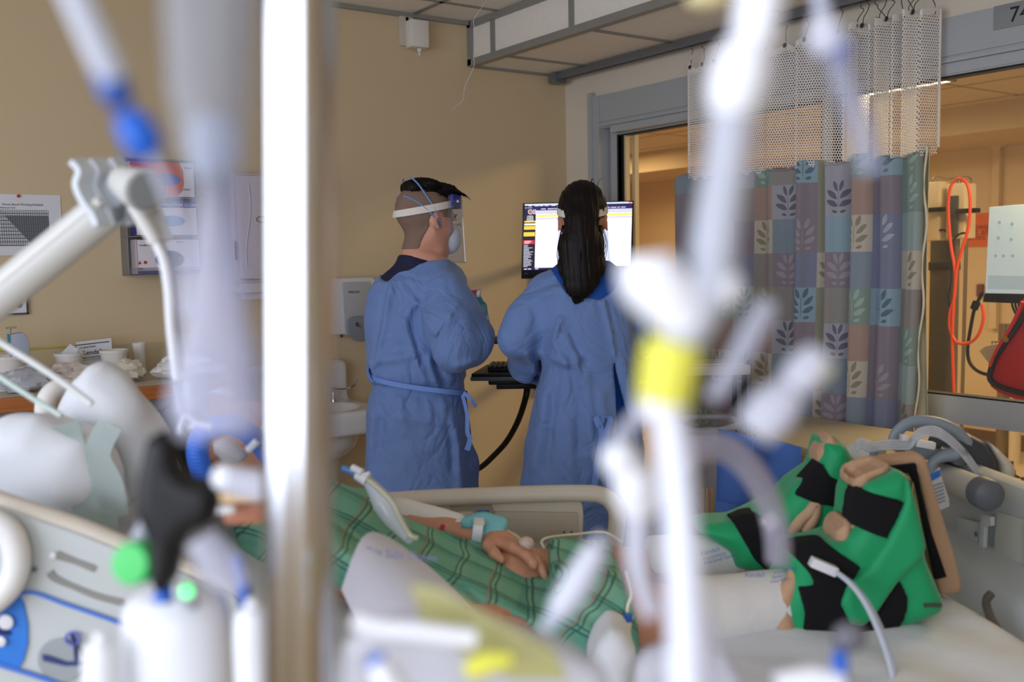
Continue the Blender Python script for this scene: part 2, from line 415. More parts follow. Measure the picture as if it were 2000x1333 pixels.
# main ceiling and lowered soffit band over the glass wall
tb = []
for y in np.arange(3.80-.61*9, 4.0, .61): tb.append(bx(-1.9, 2.6, y-.012, y+.012, ZC-.004, ZC+.006))
for x in np.arange(2.30-.61*6, 2.6, .61): tb.append(bx(x-.012, x+.012, -1.6, YB, ZC-.004, ZC+.006))
struct('ceiling', bx(-2.0, 2.62, -1.7, YB+.1, ZC, ZC+.1), M_tile)
struct('trim_4', J(*tb, bx(-1.9, 2.6, YB-.022, YB, ZC-.02, ZC)), M_tbar)
struct('ceiling.001', bx(2.61, XR, -1.6, YB, ZS+.004, ZC+.1), M_tile)
tb = [bx(2.592, 2.63, -1.6, YB, ZS-.004, ZS+.028), bx(2.592, 2.612, -1.6, YB, ZC-.03, ZC), bx(2.592, 2.615, YB-.03, YB, ZS, ZC)]
for y in np.arange(3.86-.58*9, 4.0, .58): tb += [bx(2.600, 2.612, y-.014, y+.014, ZS, ZC)]
for y in np.arange(3.78-.60*8, 4.0, .60): tb += [bx(2.61, XR, y-.012, y+.012, ZS-.002, ZS+.006)]
tb += [bx(2.61, XR, YB-.02, YB, ZS-.006, ZS+.004)]
struct('trim_5', J(*tb), M_tbar)
struct('trim_6', J(bx(XR-.025, XR, -1.6, YB-.02, ZS-.012, ZS+.004)), M_tbar)
# curtain track
S('curtain_track', 'grey metal curtain track along the lowered ceiling above the glass wall', 'curtain track',
  J(bx(3.065, 3.10, -1.5, YB-.06, ZS-.028, ZS-.004), bx(3.06, 3.068, -1.5, YB-.06, ZS-.034, ZS-.022), bx(3.097, 3.105, -1.5, YB-.06, ZS-.034, ZS-.022), bx(3.05, 3.115, YB-.09, YB-.03, ZS-.05, ZS-.004)), mat('track metal', (128, 132, 138), .35, .6), 'W')
# ================================================================== corridor beyond the glass
XF = 7.2; ZK = 2.42
struct('wall_corridor', J(bx(XF, XF+.12, -2, 8.6, 0, 2.6)), M_corr)
struct('wall_corridor_end', J(bx(XR+.12, XF, 8.5, 8.62, 0, 2.6)), M_corr)
struct('wall_corridor_near', bx(XR-.02, XR+.12, YB+.12, 8.5, 0, 2.6), M_corr)
struct('wall_corridor_start', bx(XR+.12, XF, -2.12, -2, 0, 2.6), M_corr)
struct('ceiling.002', bx(XR+.12, XF+.1, -2.1, 8.6, ZK, ZK+.1), mat('corridor ceiling tile', (214, 198, 172), .8, bump=.1, bs=200))
struct('ceiling.003', bx(6.2, XF, -2.0, 8.5, 2.24, ZK), mat('corridor bulkhead paint', (206, 184, 150), .7))
tb = [bx(x-.012, x+.012, -2, 8.5, ZK-.004, ZK) for x in np.arange(3.6, 6.2, .61)]+[bx(XR+.12, 6.2, y-.012, y+.012, ZK-.004, ZK) for y in np.arange(-1.6, 8.4, 1.22)]
struct('trim_7', J(*tb), mat('corridor ceiling grid', (186, 166, 134), .5))
struct('baseboard_corridor', bx(XF-.012, XF, -2, 8.5, 0, .12), mat('dark brown skirting', (110, 84, 58), .6))
# troffers: long lit strips in the corridor ceiling
def troffer(x, y, lx, ly, lab, e=14):
    t = T('ceiling_light', lab, 'light', (x, y, ZK), 'W')
    part('lamp_frame', J(bx(x-lx/2-.02, x+lx/2+.02, y-ly/2-.02, y-ly/2, ZK-.02, ZK), bx(x-lx/2-.02, x+lx/2+.02, y+ly/2, y+ly/2+.02, ZK-.02, ZK), bx(x-lx/2-.02, x-lx/2, y-ly/2, y+ly/2, ZK-.02, ZK), bx(x+lx/2, x+lx/2+.02, y-ly/2, y+ly/2, ZK-.02, ZK)), M_tbar, t)
    part('lamp_diffuser', bx(x-lx/2, x+lx/2, y-ly/2, y+ly/2, ZK-.012, ZK-.004), mat('lit diffuser', (255, 236, 205), .5, emit=e), t)
q0 = onX(1672, 181, XR+.5); 
a0 = (lambda p: (p[0]*1., p[1]*1.))(onX(1875, 148, 1))
sF = (ZK-CZ)/(onX(1875, 150, 1)[2]-CZ); fx, fy = onX(1875, 150, 1)[0]*sF, onX(1875, 150, 1)[1]*sF
sG = (ZK-CZ)/(onX(1690, 178, 1)[2]-CZ); gx, gy = onX(1690, 178, 1)[0]*sG, onX(1690, 178, 1)[1]*sG
print('strip light', (fx, fy), (gx, gy))
troffer(fx-.06, fy+1.1, .12, 2.1, 'long narrow lit ceiling strip seen through the netting of the curtain')
# air diffuser and dark exit-type box seen through the left door leaf
sD = (ZK-CZ)/(onX(1265, 311, 1)[2]-CZ); dx, dy = onX(1265, 311, 1)[0]*sD, onX(1265, 311, 1)[1]*sD
print('diffuser', dx, dy)
g = [bx(dx-.3, dx+.3, dy-.3, dy+.3, ZK-.02, ZK)]
for k in range(1, 5): g.append(bx(dx-.3+k*.06, dx+.3-k*.06, dy-.3+k*.06, dy+.3-k*.06, ZK-.02-k*.008, ZK-.02))
S('air_vent', 'square stepped air diffuser in the corridor ceiling seen through the left glass door', 'air vent', J(*g), mat('vent paint', (176, 150, 118), .6), 'W')
# ================================================================== things on and along the back wall
def pr(x0, y0, x1, y1, Y):
    a = onY(x0, y0, Y); b = onY(x1, y1, Y); return a[0], b[0], b[2], a[2]
def wtext(body, px, py, Y, size, **k):
    p = onY(px, py, Y); return place(text(body, size, .0004), p, (1, 0, 0), (0, 0, 1))
M_paper = mat('white paper', (222, 224, 230), .7)
M_grey = mat('mid grey print', (128, 132, 140), .7)
# --- pinned wall chart
x0, x1, z0, z1 = pr(-60, 378, 124, 498, YB-.004); yw = YB-.003
t = T('wall_chart', 'white paper chart with a printed grey grid pinned to the wall at the far left', 'chart', (x0, yw, z0), 'W')
part('chart_sheet', bx(x0, x1, yw, yw+.002, z0, z1), M_paper, t)
g = []; gx0, gx1, gz0, gz1 = x0+.03, x1-.045, z0+.035, z1-.058
n = 20
for i in range(n+1): g.append(bx(gx0, gx1, yw-.0012, yw, gz0+(gz1-gz0)*i/n-.0005, gz0+(gz1-gz0)*i/n+.0006))
for i in range(31): g.append(bx(gx0+(gx1-gx0)*i/30-.0004, gx0+(gx1-gx0)*i/30+.0005, yw-.0012, yw, gz0, gz1))
part('chart_grid', J(*g), M_ink, t)
g = [prism([(gx0+.08, yw-.0006, gz1-.02), (gx1, yw-.0006, gz1-.02), (gx1, yw-.0006, gz0), (gx0+.17, yw-.0006, gz0)], (0, .0004, 0))]
g += [bx(gx0, gx1, yw-.0006, yw-.0002, gz0+(gz1-gz0)*k/20, gz0+(gz1-gz0)*(k+.45)/20) for k in range(0, 20, 2)]
part('chart_cells', J(*g), M_grey, t)
part('chart_heading', J(wtext('Fitness Based Working Schedule', 4, 401, yw-.0005, .0105), wtext('Name per bed', 0, 407, yw-.0005, .0085)), M_ink, t)
part('push_pin', ball(onY(36, 383, yw-.006), .006), mat('red pin', (190, 40, 40), .3), t)
# --- small framed notice
x0, x1, z0, z1 = pr(-30, 572, 56, 614, YB-.012)
t = T('framed_notice', 'small framed notice with a dark round picture below the pinned chart', 'notice', (x0, YB, z0), 'W')
part('frame', J(bx(x0, x1, YB-.014, YB, z0, z0+.006), bx(x1-.006, x1, YB-.014, YB, z0, z1), bx(x0, x1, YB-.014, YB, z1-.006, z1)), M_dkgrey, t)
part('sheet', bx(x0, x1-.004, YB-.009, YB, z0+.003, z1-.003), M_paper, t)
p = onY(37, 596, YB-.0095); part('picture', lathe([(0, 0), (.011, 0), (.011, .0006)], p, (0, -1, 0)), M_dkgrey, t)
# --- glove box rack with three boxes
YF = 3.955
x0, x1, z0, z1 = pr(241, 308, 393, 536, YF); M_acr = glassmat('clear acrylic', (236, 236, 240), .06, .05)
t = T('glove_box_rack', 'clear acrylic wall rack holding three stacked boxes of gloves', 'rack', (x0, YB, z0), 'W')
h = (z1-z0)/3
part('rack_shell', J(bx(x0, x0+.003, YF, YB, z0, z1), bx(x1-.003, x1, YF, YB, z0, z1), bx(x0, x1, YB-.004, YB, z0, z1), bx(x0, x1, YF, YB, z1-.003, z1), bx(x0, x1, YF, YF+.003, z0, z0+.03),
     *[bx(x0, x1, YF, YB, z0+h*i, z0+h*i+.003) for i in range(3)]), M_acr, t)
part('rack_edges', J(*[bx(x0-.001, x1+.001, YF-.001, YF+.001, z0+h*i-.001, z0+h*i+.0012) for i in range(4)], bx(x0-.001, x0+.001, YF-.001, YF+.001, z0, z1), bx(x1-.001, x1+.001, YF-.001, YF+.001, z0, z1)), mat('acrylic edge', (150, 146, 156), .3), t)
def oval(px, py, w, h_, Y, n=28, t=.001, sq=1):
    c = onY(px, py, Y); return prism([(c[0]+w*cos(2*pi*i/n), Y, c[2]+h_*sin(2*pi*i/n)*(1 if sin(2*pi*i/n) > 0 else sq)) for i in range(n)], (0, t, 0))
def gbox(k, lab, body, extra, px0=262, px1=388):
    X0, X1, Z0, Z1 = onY(px0, 420, YF+.006)[0], onY(px1-4, 420, YF+.006)[0], z0+h*k+.006, z0+h*(k+1)-.01
    b = T('glove_box', lab, 'box of gloves', (X0, YB, Z0), 'W', 'glove boxes in the wall rack')
    part('carton', bx(X0, X1, YF+.006, YB-.008, Z0, Z1, .001), body, b); extra(b, X0, X1, Z0, Z1, YF+.0052); return b
M_cw = mat('white carton', (222, 218, 224), .5); M_navy = mat('navy print', (70, 74, 150), .5); M_or = mat('orange print', (204, 92, 56), .5); M_red = mat('red print', (190, 60, 66), .5)
def e2(b, X0, X1, Z0, Z1, Y):
    part('orange_panel', prism([(X0, Y, Z0+.012), (X0, Y, Z1), (X1-.055, Y, Z1), (X1-.042, Y, Z1-.03), (X1-.04, Y, Z0+.05), (X1-.05, Y, Z0+.02), (X1-.07, Y, Z0)], (0, .0006, 0)), M_or, b)
    part('opening', oval(327, 351, .052, .022, Y-.0008), mat('blue glove film', (92, 104, 178), .5), b)
    part('small_print', J(wtext('Nitrile', 360, 330, Y-.001, .011), wtext('STERILE', 357, 372, Y-.001, .009)), M_ink, b)
def e1(b, X0, X1, Z0, Z1, Y):
    part('blue_band', bx(X0, X1, Y, Y+.0006, Z1-.026, Z1), M_navy, b)
    part('band_text', place(text('NITRILE EXAMINATION GLOVES', .0165, .0004), (X0+.004, Y-.0006, Z1-.021), (1, 0, 0), (0, 0, 1)), M_paper, b)
    part('opening', oval(336, 432, .05, .021, Y-.0008), mat('light blue glove film', (112, 160, 206), .5), b)
    part('side_stripe', bx(X0-.0006, X0, YF+.01, YB-.01, Z0, Z1), M_navy, b)
def e0(b, X0, X1, Z0, Z1, Y):
    part('red_line', J(bx(X0, X0+.0015, Y, Y+.0006, Z0, Z1), bx(X0, X1, Y, Y+.0006, Z1-.002, Z1)), M_red, b)
    part('purple_band', bx(X0+.002, X1, Y, Y+.0006, Z0, Z0+.012), M_navy, b)
    part('opening_rim', oval(332, 507, .056, .034, Y-.0006), M_navy, b); part('opening', oval(332, 507, .052, .031, Y-.0012), mat('dark opening', (44, 36, 36), .8), b)
    part('maker_text', J(wtext('Cardinal Health', 272, 481, Y-.001, .010), wtext('200', 271, 527, Y-.001, .010), wtext('EXAM', 345, 475, Y-.001, .010)), M_ink, b)
    c = onY(273, 514, Y-.001); part('warning_marks', J(prism([(c[0]-.007, c[1], c[2]-.005), (c[0]+.007, c[1], c[2]-.005), (c[0], c[1], c[2]+.009)], (0, .0004, 0)), oval(284, 513, .0065, .0065, Y-.001)), M_red, b)
gbox(2, 'orange and white glove box with a blue oval opening, top of the rack', M_cw, e2, 258, 386)
gbox(1, 'white glove box with a navy band reading examination gloves, middle of the rack', M_cw, e1, 266, 388)
gbox(0, 'white glove box with red lines and a dark oval opening, bottom of the rack', M_cw, e0, 264, 390)
# --- paper towel dispenser
x0, x1, z0, z1 = pr(452, 335, 575, 566, 3.86); M_lav = mat('pale lilac grey plastic', (196, 190, 204), .35)
t = T('towel_dispenser', 'tall pale lilac paper towel dispenser on the wall behind the metal pole', 'towel dispenser', (x0, YB, z0), 'W')
part('housing', prism([(x0, YB, z0+.03), (x0+.004, YB, z1), (x1, YB, z1), (x1, YB, z0+.03)], (0, 3.86-YB+.03, 0), .012), M_lav, t)
part('front_cover', J(prism([(x0+.02, 3.9, z0+.045), (x0+.012, 3.9, z1-.01), (x1-.012, 3.9, z1-.01), (x1-.02, 3.9, z0+.045)], (0, -.045, 0), .018)), M_lav, t)
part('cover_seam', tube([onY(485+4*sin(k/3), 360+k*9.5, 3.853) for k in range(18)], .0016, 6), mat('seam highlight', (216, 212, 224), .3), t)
part('side_slot', box(onY(460, 490, 3.872), (.004, .01, .075), bev=.001), M_dkgrey, t)
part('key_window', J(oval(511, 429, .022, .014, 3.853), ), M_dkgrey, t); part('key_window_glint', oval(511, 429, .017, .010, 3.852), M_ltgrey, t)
part('outlet', J(bx(x0+.03, x1-.03, 3.9, YB-.01, z0-.008, z0+.04, .004), bx(x0+.05, x1-.05, 3.93, 3.95, z0-.035, z0)), mat('pale paper outlet', (206, 202, 206), .5), t)
# --- soap dispenser
x0, x1, z0, z1 = pr(645, 543, 745, 655, 3.94)
t = T('soap_dispenser', 'white wall soap dispenser with a grey push plate above the sink', 'soap dispenser', (x0, YB, z0), 'W')
part('cover', prism([(x0, YB, z0+.012), (x0+.002, YB, z1-.03), (x0+.03, YB, z1), (x1-.03, YB, z1), (x1-.002, YB, z1-.03), (x1, YB, z0+.012)], (0, 3.94-YB, 0), .016), mat('glossy white cover', (206, 206, 204), .18), t)
part('front_window', prism([(x0+.06, 3.94, z0+.01), (x0+.055, 3.94, z1-.02), (x1-.05, 3.94, z1-.02), (x1-.045, 3.94, z0+.01)], (0, -.006, 0), .003), mat('grey translucent window', (170, 172, 174), .25), t)
part('push_plate', prism([(onY(p, q, 3.925)) for p, q in sm([(679, 625), (692, 618), (712, 618), (728, 630), (728, 655), (710, 667), (690, 665), (679, 650)], 4, True)], (0, -.012, 0), .004), mat('grey push plate', (128, 132, 138), .3), t)
part('key_hole', J(oval(698, 634, .008, .010, 3.912), oval(703, 638, .005, .004, 3.911)), M_dkgrey, t)
part('lettering', wtext('TINCLOS', 680, 573, 3.933, .013), M_ink, t); part('nozzle', lathe([(.006, 0), (.008, .02), (.014, .03)], onY(667, 660, 4.0), (0, 0, 1)), M_dkgrey, t)
# --- sink
M_por = mat('white porcelain', (216, 214, 212), .12, coat=.4)
zs = .885; X0, X1, Y0 = 1.42, 1.90, 3.60
t = T('wash_basin', 'white wall-hung porcelain wash basin with chrome blade taps', 'sink', ((X0+X1)/2, YB, .6), 'W')
G = G3((X0-.05, Y0-.05, zs-.25), (X1+.08, YB+.0, zs+.22), .011)
f = G.box(((X0+X1)/2, (Y0+YB)/2, zs-.055), ((X1-X0)/2, (YB-Y0)/2, .05), .02)
f = smax(f, -G.ell(((X0+X1)/2-.02, Y0+.20, zs+.01), (.20, .15, .10)), .012)
f = smin(f, G.box(((X0+X1)/2+.01, YB-.035, zs+.07), ((X1-X0)/2-.02, .05, .10), .03), .02)
f = smin(f, G.ell(((X0+X1)/2, Y0+.2, zs-.13), (.17, .14, .10)), .03); f = np.maximum(f, G.Y-YB+.002)
part('basin', G.mesh(f, 1), M_por, t, 60)
M_chr = mat('chrome', (200, 200, 206), .12, 1)
for k, px in enumerate((651, 560)):
    p = Vector(onY(px, 774, 3.93)); p.z = zs-.005
    fz = part('faucet', J(lathe([(.02, 0), (.019, .01), (.012, .03), (.008, .045), (.010, .05), (.010, .062), (0, .066)], p)), M_chr, t, 50)
    part('blade_handle', ribbon(sm([p+Vector((.0, 0, .055)), p+Vector((.05, -.012, .052)), p+Vector((.085, -.02, .062)), p+Vector((.10, -.02, .09))], 5), (0, -1, .2), [.010, .012, .022, .026], .004), M_chr, fz)
p = Vector(onY(605, 774, 3.93)); p.z = zs-.005; part('spout', tube(sm([p, p+Vector((0, 0, .16)), p+Vector((0, -.04, .22)), p+Vector((0, -.10, .20)), p+Vector((0, -.11, .17))], 6), .009), M_chr, t)
part('drain_pipe', tube(sm([((X0+X1)/2, Y0+.2, zs-.2), ((X0+X1)/2, Y0+.22, zs-.34), ((X0+X1)/2, YB-.06, zs-.36), ((X0+X1)/2, YB-.01, zs-.36)], 5), .02), M_chr, t)
# --- alarm box and hanging thread
x0, x1, z0, z1 = pr(803, 36, 838, 94, 3.99)
t = T('alarm_box', 'white plastic alarm box with a small pull knob high on the wall', 'alarm', (x0, YB, z0), 'W')
part('back_plate', bx(x0-.028, x0+.04, YB-.02, YB, z0+.01, z1+.02, .003), mat('cream back plate', (200, 192, 176), .4), t)
part('box_cover', bx(x0+.0, x1, 3.985, YB-.012, z0, z1, .008), mat('off white cover', (226, 222, 214), .4), t)
part('pull_knob', lathe([(0, -.028), (.006, -.026), (.004, -.012), (.010, -.004), (.010, .004)], onY(819, 97, 4.01)), M_white, t)
part('conduit', bx(x0+.0, x0+.015, YB-.02, YB-.006, z1, ZC), mat('cream conduit', (206, 198, 182), .4), t)
S('hanging_thread', 'thin white thread dangling from the ceiling in front of the wall', 'thread',
  tube(sm([onY(950, 2, 3.55), onY(937, 20, 3.55), onY(925, 40, 3.55), onY(927, 60, 3.55), onY(925, 110, 3.55), onY(926, 128, 3.55), onY(912, 160, 3.55), onY(906, 178, 3.55), onY(904, 195, 3.55), onY(884, 214, 3.55)], 6), .0011, 5), M_paper, 'W')
# ================================================================== counter and what stands on it
CY = 3.5; zc = 1.065; X1c = 1.26; M_top = mat('beige laminate top', (190, 180, 158), .4)
t = T('base_cabinet', 'grey and plum base cabinet under the oak-edged counter at the far left', 'cabinet', (.3, CY, 0), 'W')
part('carcass', bx(-.6, X1c-.02, CY+.03, YB-.005, .1, zc-.045), mat('plum grey laminate', (92, 78, 88), .5), t)
for k in range(3):
    d = part('drawer', bx(-.55+.6*k, .02+.6*k, CY+.012, CY+.03, .82, zc-.09, .004), mat('plum laminate', (84, 60, 70), .45), t)
    part('handle', tube([(-.35+.6*k, CY+.012, .92), (-.35+.6*k, CY-.015, .92), (-.18+.6*k, CY-.015, .92), (-.18+.6*k, CY+.012, .92)], .005, 8), M_chr, d)
    d = part('cabinet_door', bx(-.55+.6*k, .02+.6*k, CY+.012, CY+.03, .12, .80, .004), mat('plum laminate', (84, 60, 70), .45), t)
part('metal_rail', bx(-.6, X1c-.02, CY+.005, CY+.03, zc-.085, zc-.045), mat('grey rail', (130, 130, 134), .4, .4), t)
t = T('countertop', 'beige laminate countertop with an oak edge along the back wall', 'counter', (.3, CY, zc), 'W')
part('worktop', bx(-.6, X1c, CY+.012, YB, zc-.04, zc), M_top, t)
part('oak_edge', bx(-.6, X1c, CY-.01, CY+.012, zc-.046, zc+.001, .003), M_wood, t)
part('backsplash', bx(-.6, X1c+.1, YB-.018, YB, zc, onY(200, 675, YB)[2]), mat('beige backsplash', (200, 184, 148), .5), t)
part('yellow_seam', bx(-.6, onY(152, 672, YB)[0], YB-.02, YB-.016, onY(120, 677, YB)[2]-.003, onY(120, 677, YB)[2]+.003), mat('yellow green tape', (190, 190, 70), .5), t)
M_foam = mat('white foam cup', (224, 220, 212), .7, bump=.05, bs=300)
def cup(px, py, Y, lab, r=.04, h=.085, n=1):
    p = onY(px, py, Y); p = (p[0], p[1], zc+.001)
    top = onY(px, py, Y)[2]-zc; h = max(.03, top)
    t = T('foam_cup', lab, 'cup', p, 'W', 'foam cups on the counter')
    part('cup_wall', lathe([(r*.66, 0), (r*.98, h*.9), (r*1.04, h*.9), (r*1.05, h), (r*.97, h), (r*.9, h*.85), (r*.6, h*.1), (0, h*.08)], p), M_foam, t, 50); return p, h
cup(14, 696, 3.72, 'white foam cup beside the pump bottle at the far left of the counter', .058)
p, h = cup(134, 690, 3.80, 'white foam cup with a folded white packet sticking out', .048)
cup(222, 684, 3.80, 'white foam cup in front of the white printed packet', .048)
cup(272, 670, 3.9, 'small white foam cup upside down near the end of the counter', .024)
S('folded_packet', 'small folded white packet stuck in a foam cup', 'packet', prism([onY(a, b, 3.81) for a, b in ((120, 690), (137, 672), (152, 682), (150, 700), (128, 702))], (0, .002, 0)), M_paper, 'W')
# printed packet
pp = [onY(148, 669, 3.93), onY(217, 661, 3.93), onY(218, 712, 3.93), onY(157, 716, 3.93)]; zz = zc+.002
pp[2] = (pp[2][0], 3.90, zz); pp[3] = (pp[3][0], 3.90, zz)
t = T('electrode_packet', 'white printed packet reading Kendall standing against the backsplash', 'packet', (pp[3][0], 3.9, zc), 'W')
part('sleeve', prism(pp, (0, .006, .001)), M_paper, t)
dx_ = Vector(pp[1])-Vector(pp[0]); dy_ = Vector(pp[0])-Vector(pp[3]); dy_.x = 0; hP = dy_.length
def onp(g, x, y): return place(([(p[0]+x, p[1]+y, p[2]+.0012) for p in g[0]], g[1]), Vector(pp[3])+Vector((-.018, 0, 0)), dx_, dy_)
part('printing', J(onp(text('Kendall', .024, .0003), .028, hP-.052), onp(text('WET FOAM ELECTRODES', .009, .0003), .028, hP-.066), onp(text('Cardinal Health', .009, .0003), .024, hP-.026), onp(rectg(0, 0, .12, .003), .012, hP-.014), onp(rectg(0, 0, .10, .001), .02, hP-.072)), M_ink, t)
# pump bottle box
q = onY(33, 652, 3.8); t = T('gel_bottle', 'tall grey white pump bottle with a teal stripe at the far left of the counter', 'bottle', (q[0], 3.8, zc), 'W')
part('bottle_body', prism([(q[0]-.035, 3.77, zc), (q[0]-.03, 3.77, q[2]), (q[0]+.018, 3.77, q[2]+.004), (q[0]+.032, 3.77, q[2]-.02), (q[0]+.036, 3.77, zc)], (0, .06, 0), .006), mat('cool grey carton', (168, 176, 192), .5), t)
part('teal_stripe', bx(q[0]-.034, q[0]-.028, 3.766, 3.772, q[2]-.03, q[2]+.002), mat('teal print', (40, 140, 160), .5), t)
part('pump', J(tube([(q[0]-.022, 3.8, q[2]), (q[0]-.022, 3.8, q[2]+.02)], .005, 8), tube([(q[0]-.034, 3.8, q[2]+.021), (q[0]+.0, 3.8, q[2]+.023)], .004, 8)), mat('beige pump', (170, 160, 140), .4), t)
# crumpled wrappers and gauze
def crumple(name, lab, cat, c, r, m, seed, frame='W', rough=.35, grp=None):
    rg = np.random.default_rng(seed); V, Fc = ball((0, 0, 0), (1, 1, 1), 28, 18); o = []
    for v in V:
        vv = Vector(v); n1 = noise.noise(vv*1.7+Vector((seed, 0, 0))); n2 = noise.noise(vv*4+Vector((0, seed, 0))); n3 = abs(noise.noise(vv*7))
        k = 1+rough*n1+rough*.5*n2-rough*.4*n3
        o.append((c[0]+vv.x*k*r[0], c[1]+vv.y*k*r[1], max(c[2]-r[2]*.8, c[2]+vv.z*k*r[2])))
    return S(name, lab, cat, (o, Fc), m, frame, grp, 25)
M_wrap = mat('pale pink white wrapper', (214, 202, 194), .6, var=.12, vs=30); M_cot = mat('cream cotton gauze', (214, 206, 188), .85, bump=.3, bs=120); M_cel = mat('crinkled clear wrapper', (196, 198, 204), .25, alpha=.75)
crumple('plastic_wrapper', 'crinkled clear wrapper in front of the leftmost foam cup', 'wrapper', (.55, 3.64, zc+.04), (.10, .05, .045), M_cel, 3)
crumple('gauze_packet', 'torn pinkish gauze packet left of the folded packet cup', 'packet', (.70, 3.72, zc+.04), (.075, .05, .04), M_wrap, 5)
crumple('gauze_wad', 'cream wad of gauze right of the printed packet', 'gauze', (.90, 3.70, zc+.04), (.06, .05, .042), M_cot, 9)
crumple('used_gauze', 'flat bunch of used white gauze at the front edge of the counter', 'gauze', (.74, 3.60, zc+.02), (.08, .05, .022), M_cot, 12)
crumple('foil_wrapper', 'small crumpled printed wrapper between the foam cups', 'wrapper', (.83, 3.72, zc+.03), (.035, .03, .03), mat('printed foil', (128, 130, 122), .4, var=.5, vs=60), 14)
crumple('tissue_pile', 'pile of white tissues on the right end of the counter', 'tissue', (1.10, 3.66, zc+.04), (.12, .08, .05), M_foam, 16)
# ================================================================== computer station
t = T('monitor', 'black framed computer monitor on the wall arm behind the long-haired person', 'monitor', L(1130, 470, 4.42), 'A')
bM = 4.40
def P4(px, py, d=0): return Vector(L(px, py, bM+d))
c = [P4(1021, 397), P4(1238, 392), P4(1236, 541), P4(1018, 545)]
part('housing', prism(c, (0, .035, 0), .004), mat('black monitor plastic', (16, 16, 18), .3), t)
part('maker_mark', place(text('DELL', .008, .0002), P4(1024, 536, -.001), (1, 0, 0), (0, 0, 1)), M_grey, t)
EM = lambda n, rgb, e=1.0: mat('screen '+n, rgb, .4, emit=e)
ex = Vector(P4(1238, 392)-P4(1021, 397)).normalized(); o0 = P4(1021, 397); hx = (P4(1238, 392)-o0)/217.; hy = (P4(1018, 545)-o0)/148.
def sr(x0, y0, x1, y1, k=1):
    q = [o0+hx*(x-1021)+hy*(y-397)+Vector((0, -.0008*k, 0)) for x, y in ((x0, y0), (x1, y0), (x1, y1), (x0, y1))]; return prism(q, (0, .0004, 0))
sc_ = part('screen', [(sr(1025, 400, 1235, 524, 1), EM('white', (236, 240, 255), 1.15))], None, t)
part('menu_bar', sr(1025, 402, 1235, 412, 2), EM('navy', (44, 34, 92), .7), t); part('task_bar', sr(1025, 524, 1234, 528, 2), EM('navy', (44, 34, 92), .7), t)
part('title_strip', sr(1025, 399, 1228, 401.5, 2), EM('pale strip', (196, 214, 226), .9), t); part('close_button', sr(1228, 399, 1234, 401.5, 2), EM('close', (226, 90, 60), .9), t)
part('side_panel', sr(1024, 411, 1047, 524, 2), EM('ink', (34, 26, 54), .6), t)
part('grey_toolbar', J(sr(1047, 412, 1235, 420, 2), sr(1047, 426, 1235, 430, 2)), EM('toolbar', (206, 204, 226), .95), t)
part('yellow_bar', sr(1047, 420.5, 1235, 425, 3), EM('yellow', (240, 232, 96), .95), t)
part('yellow_panels', J(sr(1025, 432, 1047, 435, 3), sr(1024.5, 442, 1046.5, 449, 3), sr(1024, 454, 1046, 462, 3)), EM('gold', (236, 206, 70), .9), t)
part('white_panel', sr(1025, 437, 1047, 440.5, 3), EM('white2', (240, 240, 250), 1), t); part('red_panel', sr(1023.5, 470, 1045, 477, 3), EM('red', (232, 40, 40), .95), t)
pc_ = o0+hx*(1036.5-1021)+hy*(414.5-397); part('portrait_ring', J(lathe([(0, 0), (.011, 0), (.011, .0004)], pc_+Vector((0, -.003, 0)), (0, -1, 0))), EM('ring', (236, 230, 232), .9), t)
part('portrait', J(lathe([(0, 0), (.0088, 0), (.0088, .0004)], pc_+Vector((0, -.0036, 0)), (0, -1, 0))), EM('portrait', (168, 120, 110), .7), t)
rg = random.Random(3); tl = []
for k in range(13): 
    y = 422+k*2.2
    if k < 5: w_ = rg.uniform(10, 16); tl.append(sr(1036-w_/2, y, 1036+w_/2, y+1, 4))
for k in range(17): y = 479+k*2.6; w_ = rg.uniform(8, 19); tl.append(sr(1024.5, y, 1024.5+w_, y+1, 4))
for k in range(3): tl.append(sr(1026, 471+k*2, 1026+rg.uniform(6, 16), 472+k*2, 4))
for x in (1033, 1044, 1054, 1064, 1077): tl.append(sr(x, 402.5, x+rg.uniform(5, 9), 403.7, 4))
for x, w_ in ((1057, 9), (1070, 12), (1083, 5), (1181, 10), (1193, 11), (1206, 5), (1213, 9)): tl.append(sr(x, 408.5, x+w_, 410, 4))
for x in (1026, 1031, 1036): tl.append(sr(x, 406, x+3, 407.2, 4))
for x in (1026, 1034, 1048): tl.append(sr(x, 525.2, x+6, 527, 4))
for k in range(3): tl.append(sr(1042, 410+k*3.2, 1044, 412.4+k*3.2, 4)); tl.append(sr(1045, 410+k*3.2, 1047, 412.4+k*3.2, 4))
part('screen_text', J(*tl), EM('text', (230, 230, 244), .8), t)['kind'] = 'stuff'
gl = [sr(1049, 440+k*6.3, rg.uniform(1068, 1092), 440.5+k*6.3, 3) for k in range(14)]+[sr(1082, 432, 1082.4, 523, 3), sr(1192, 436, 1192.4, 523, 3)]
part('page_lines', J(*gl), EM('lines', (196, 198, 216), .8), t)
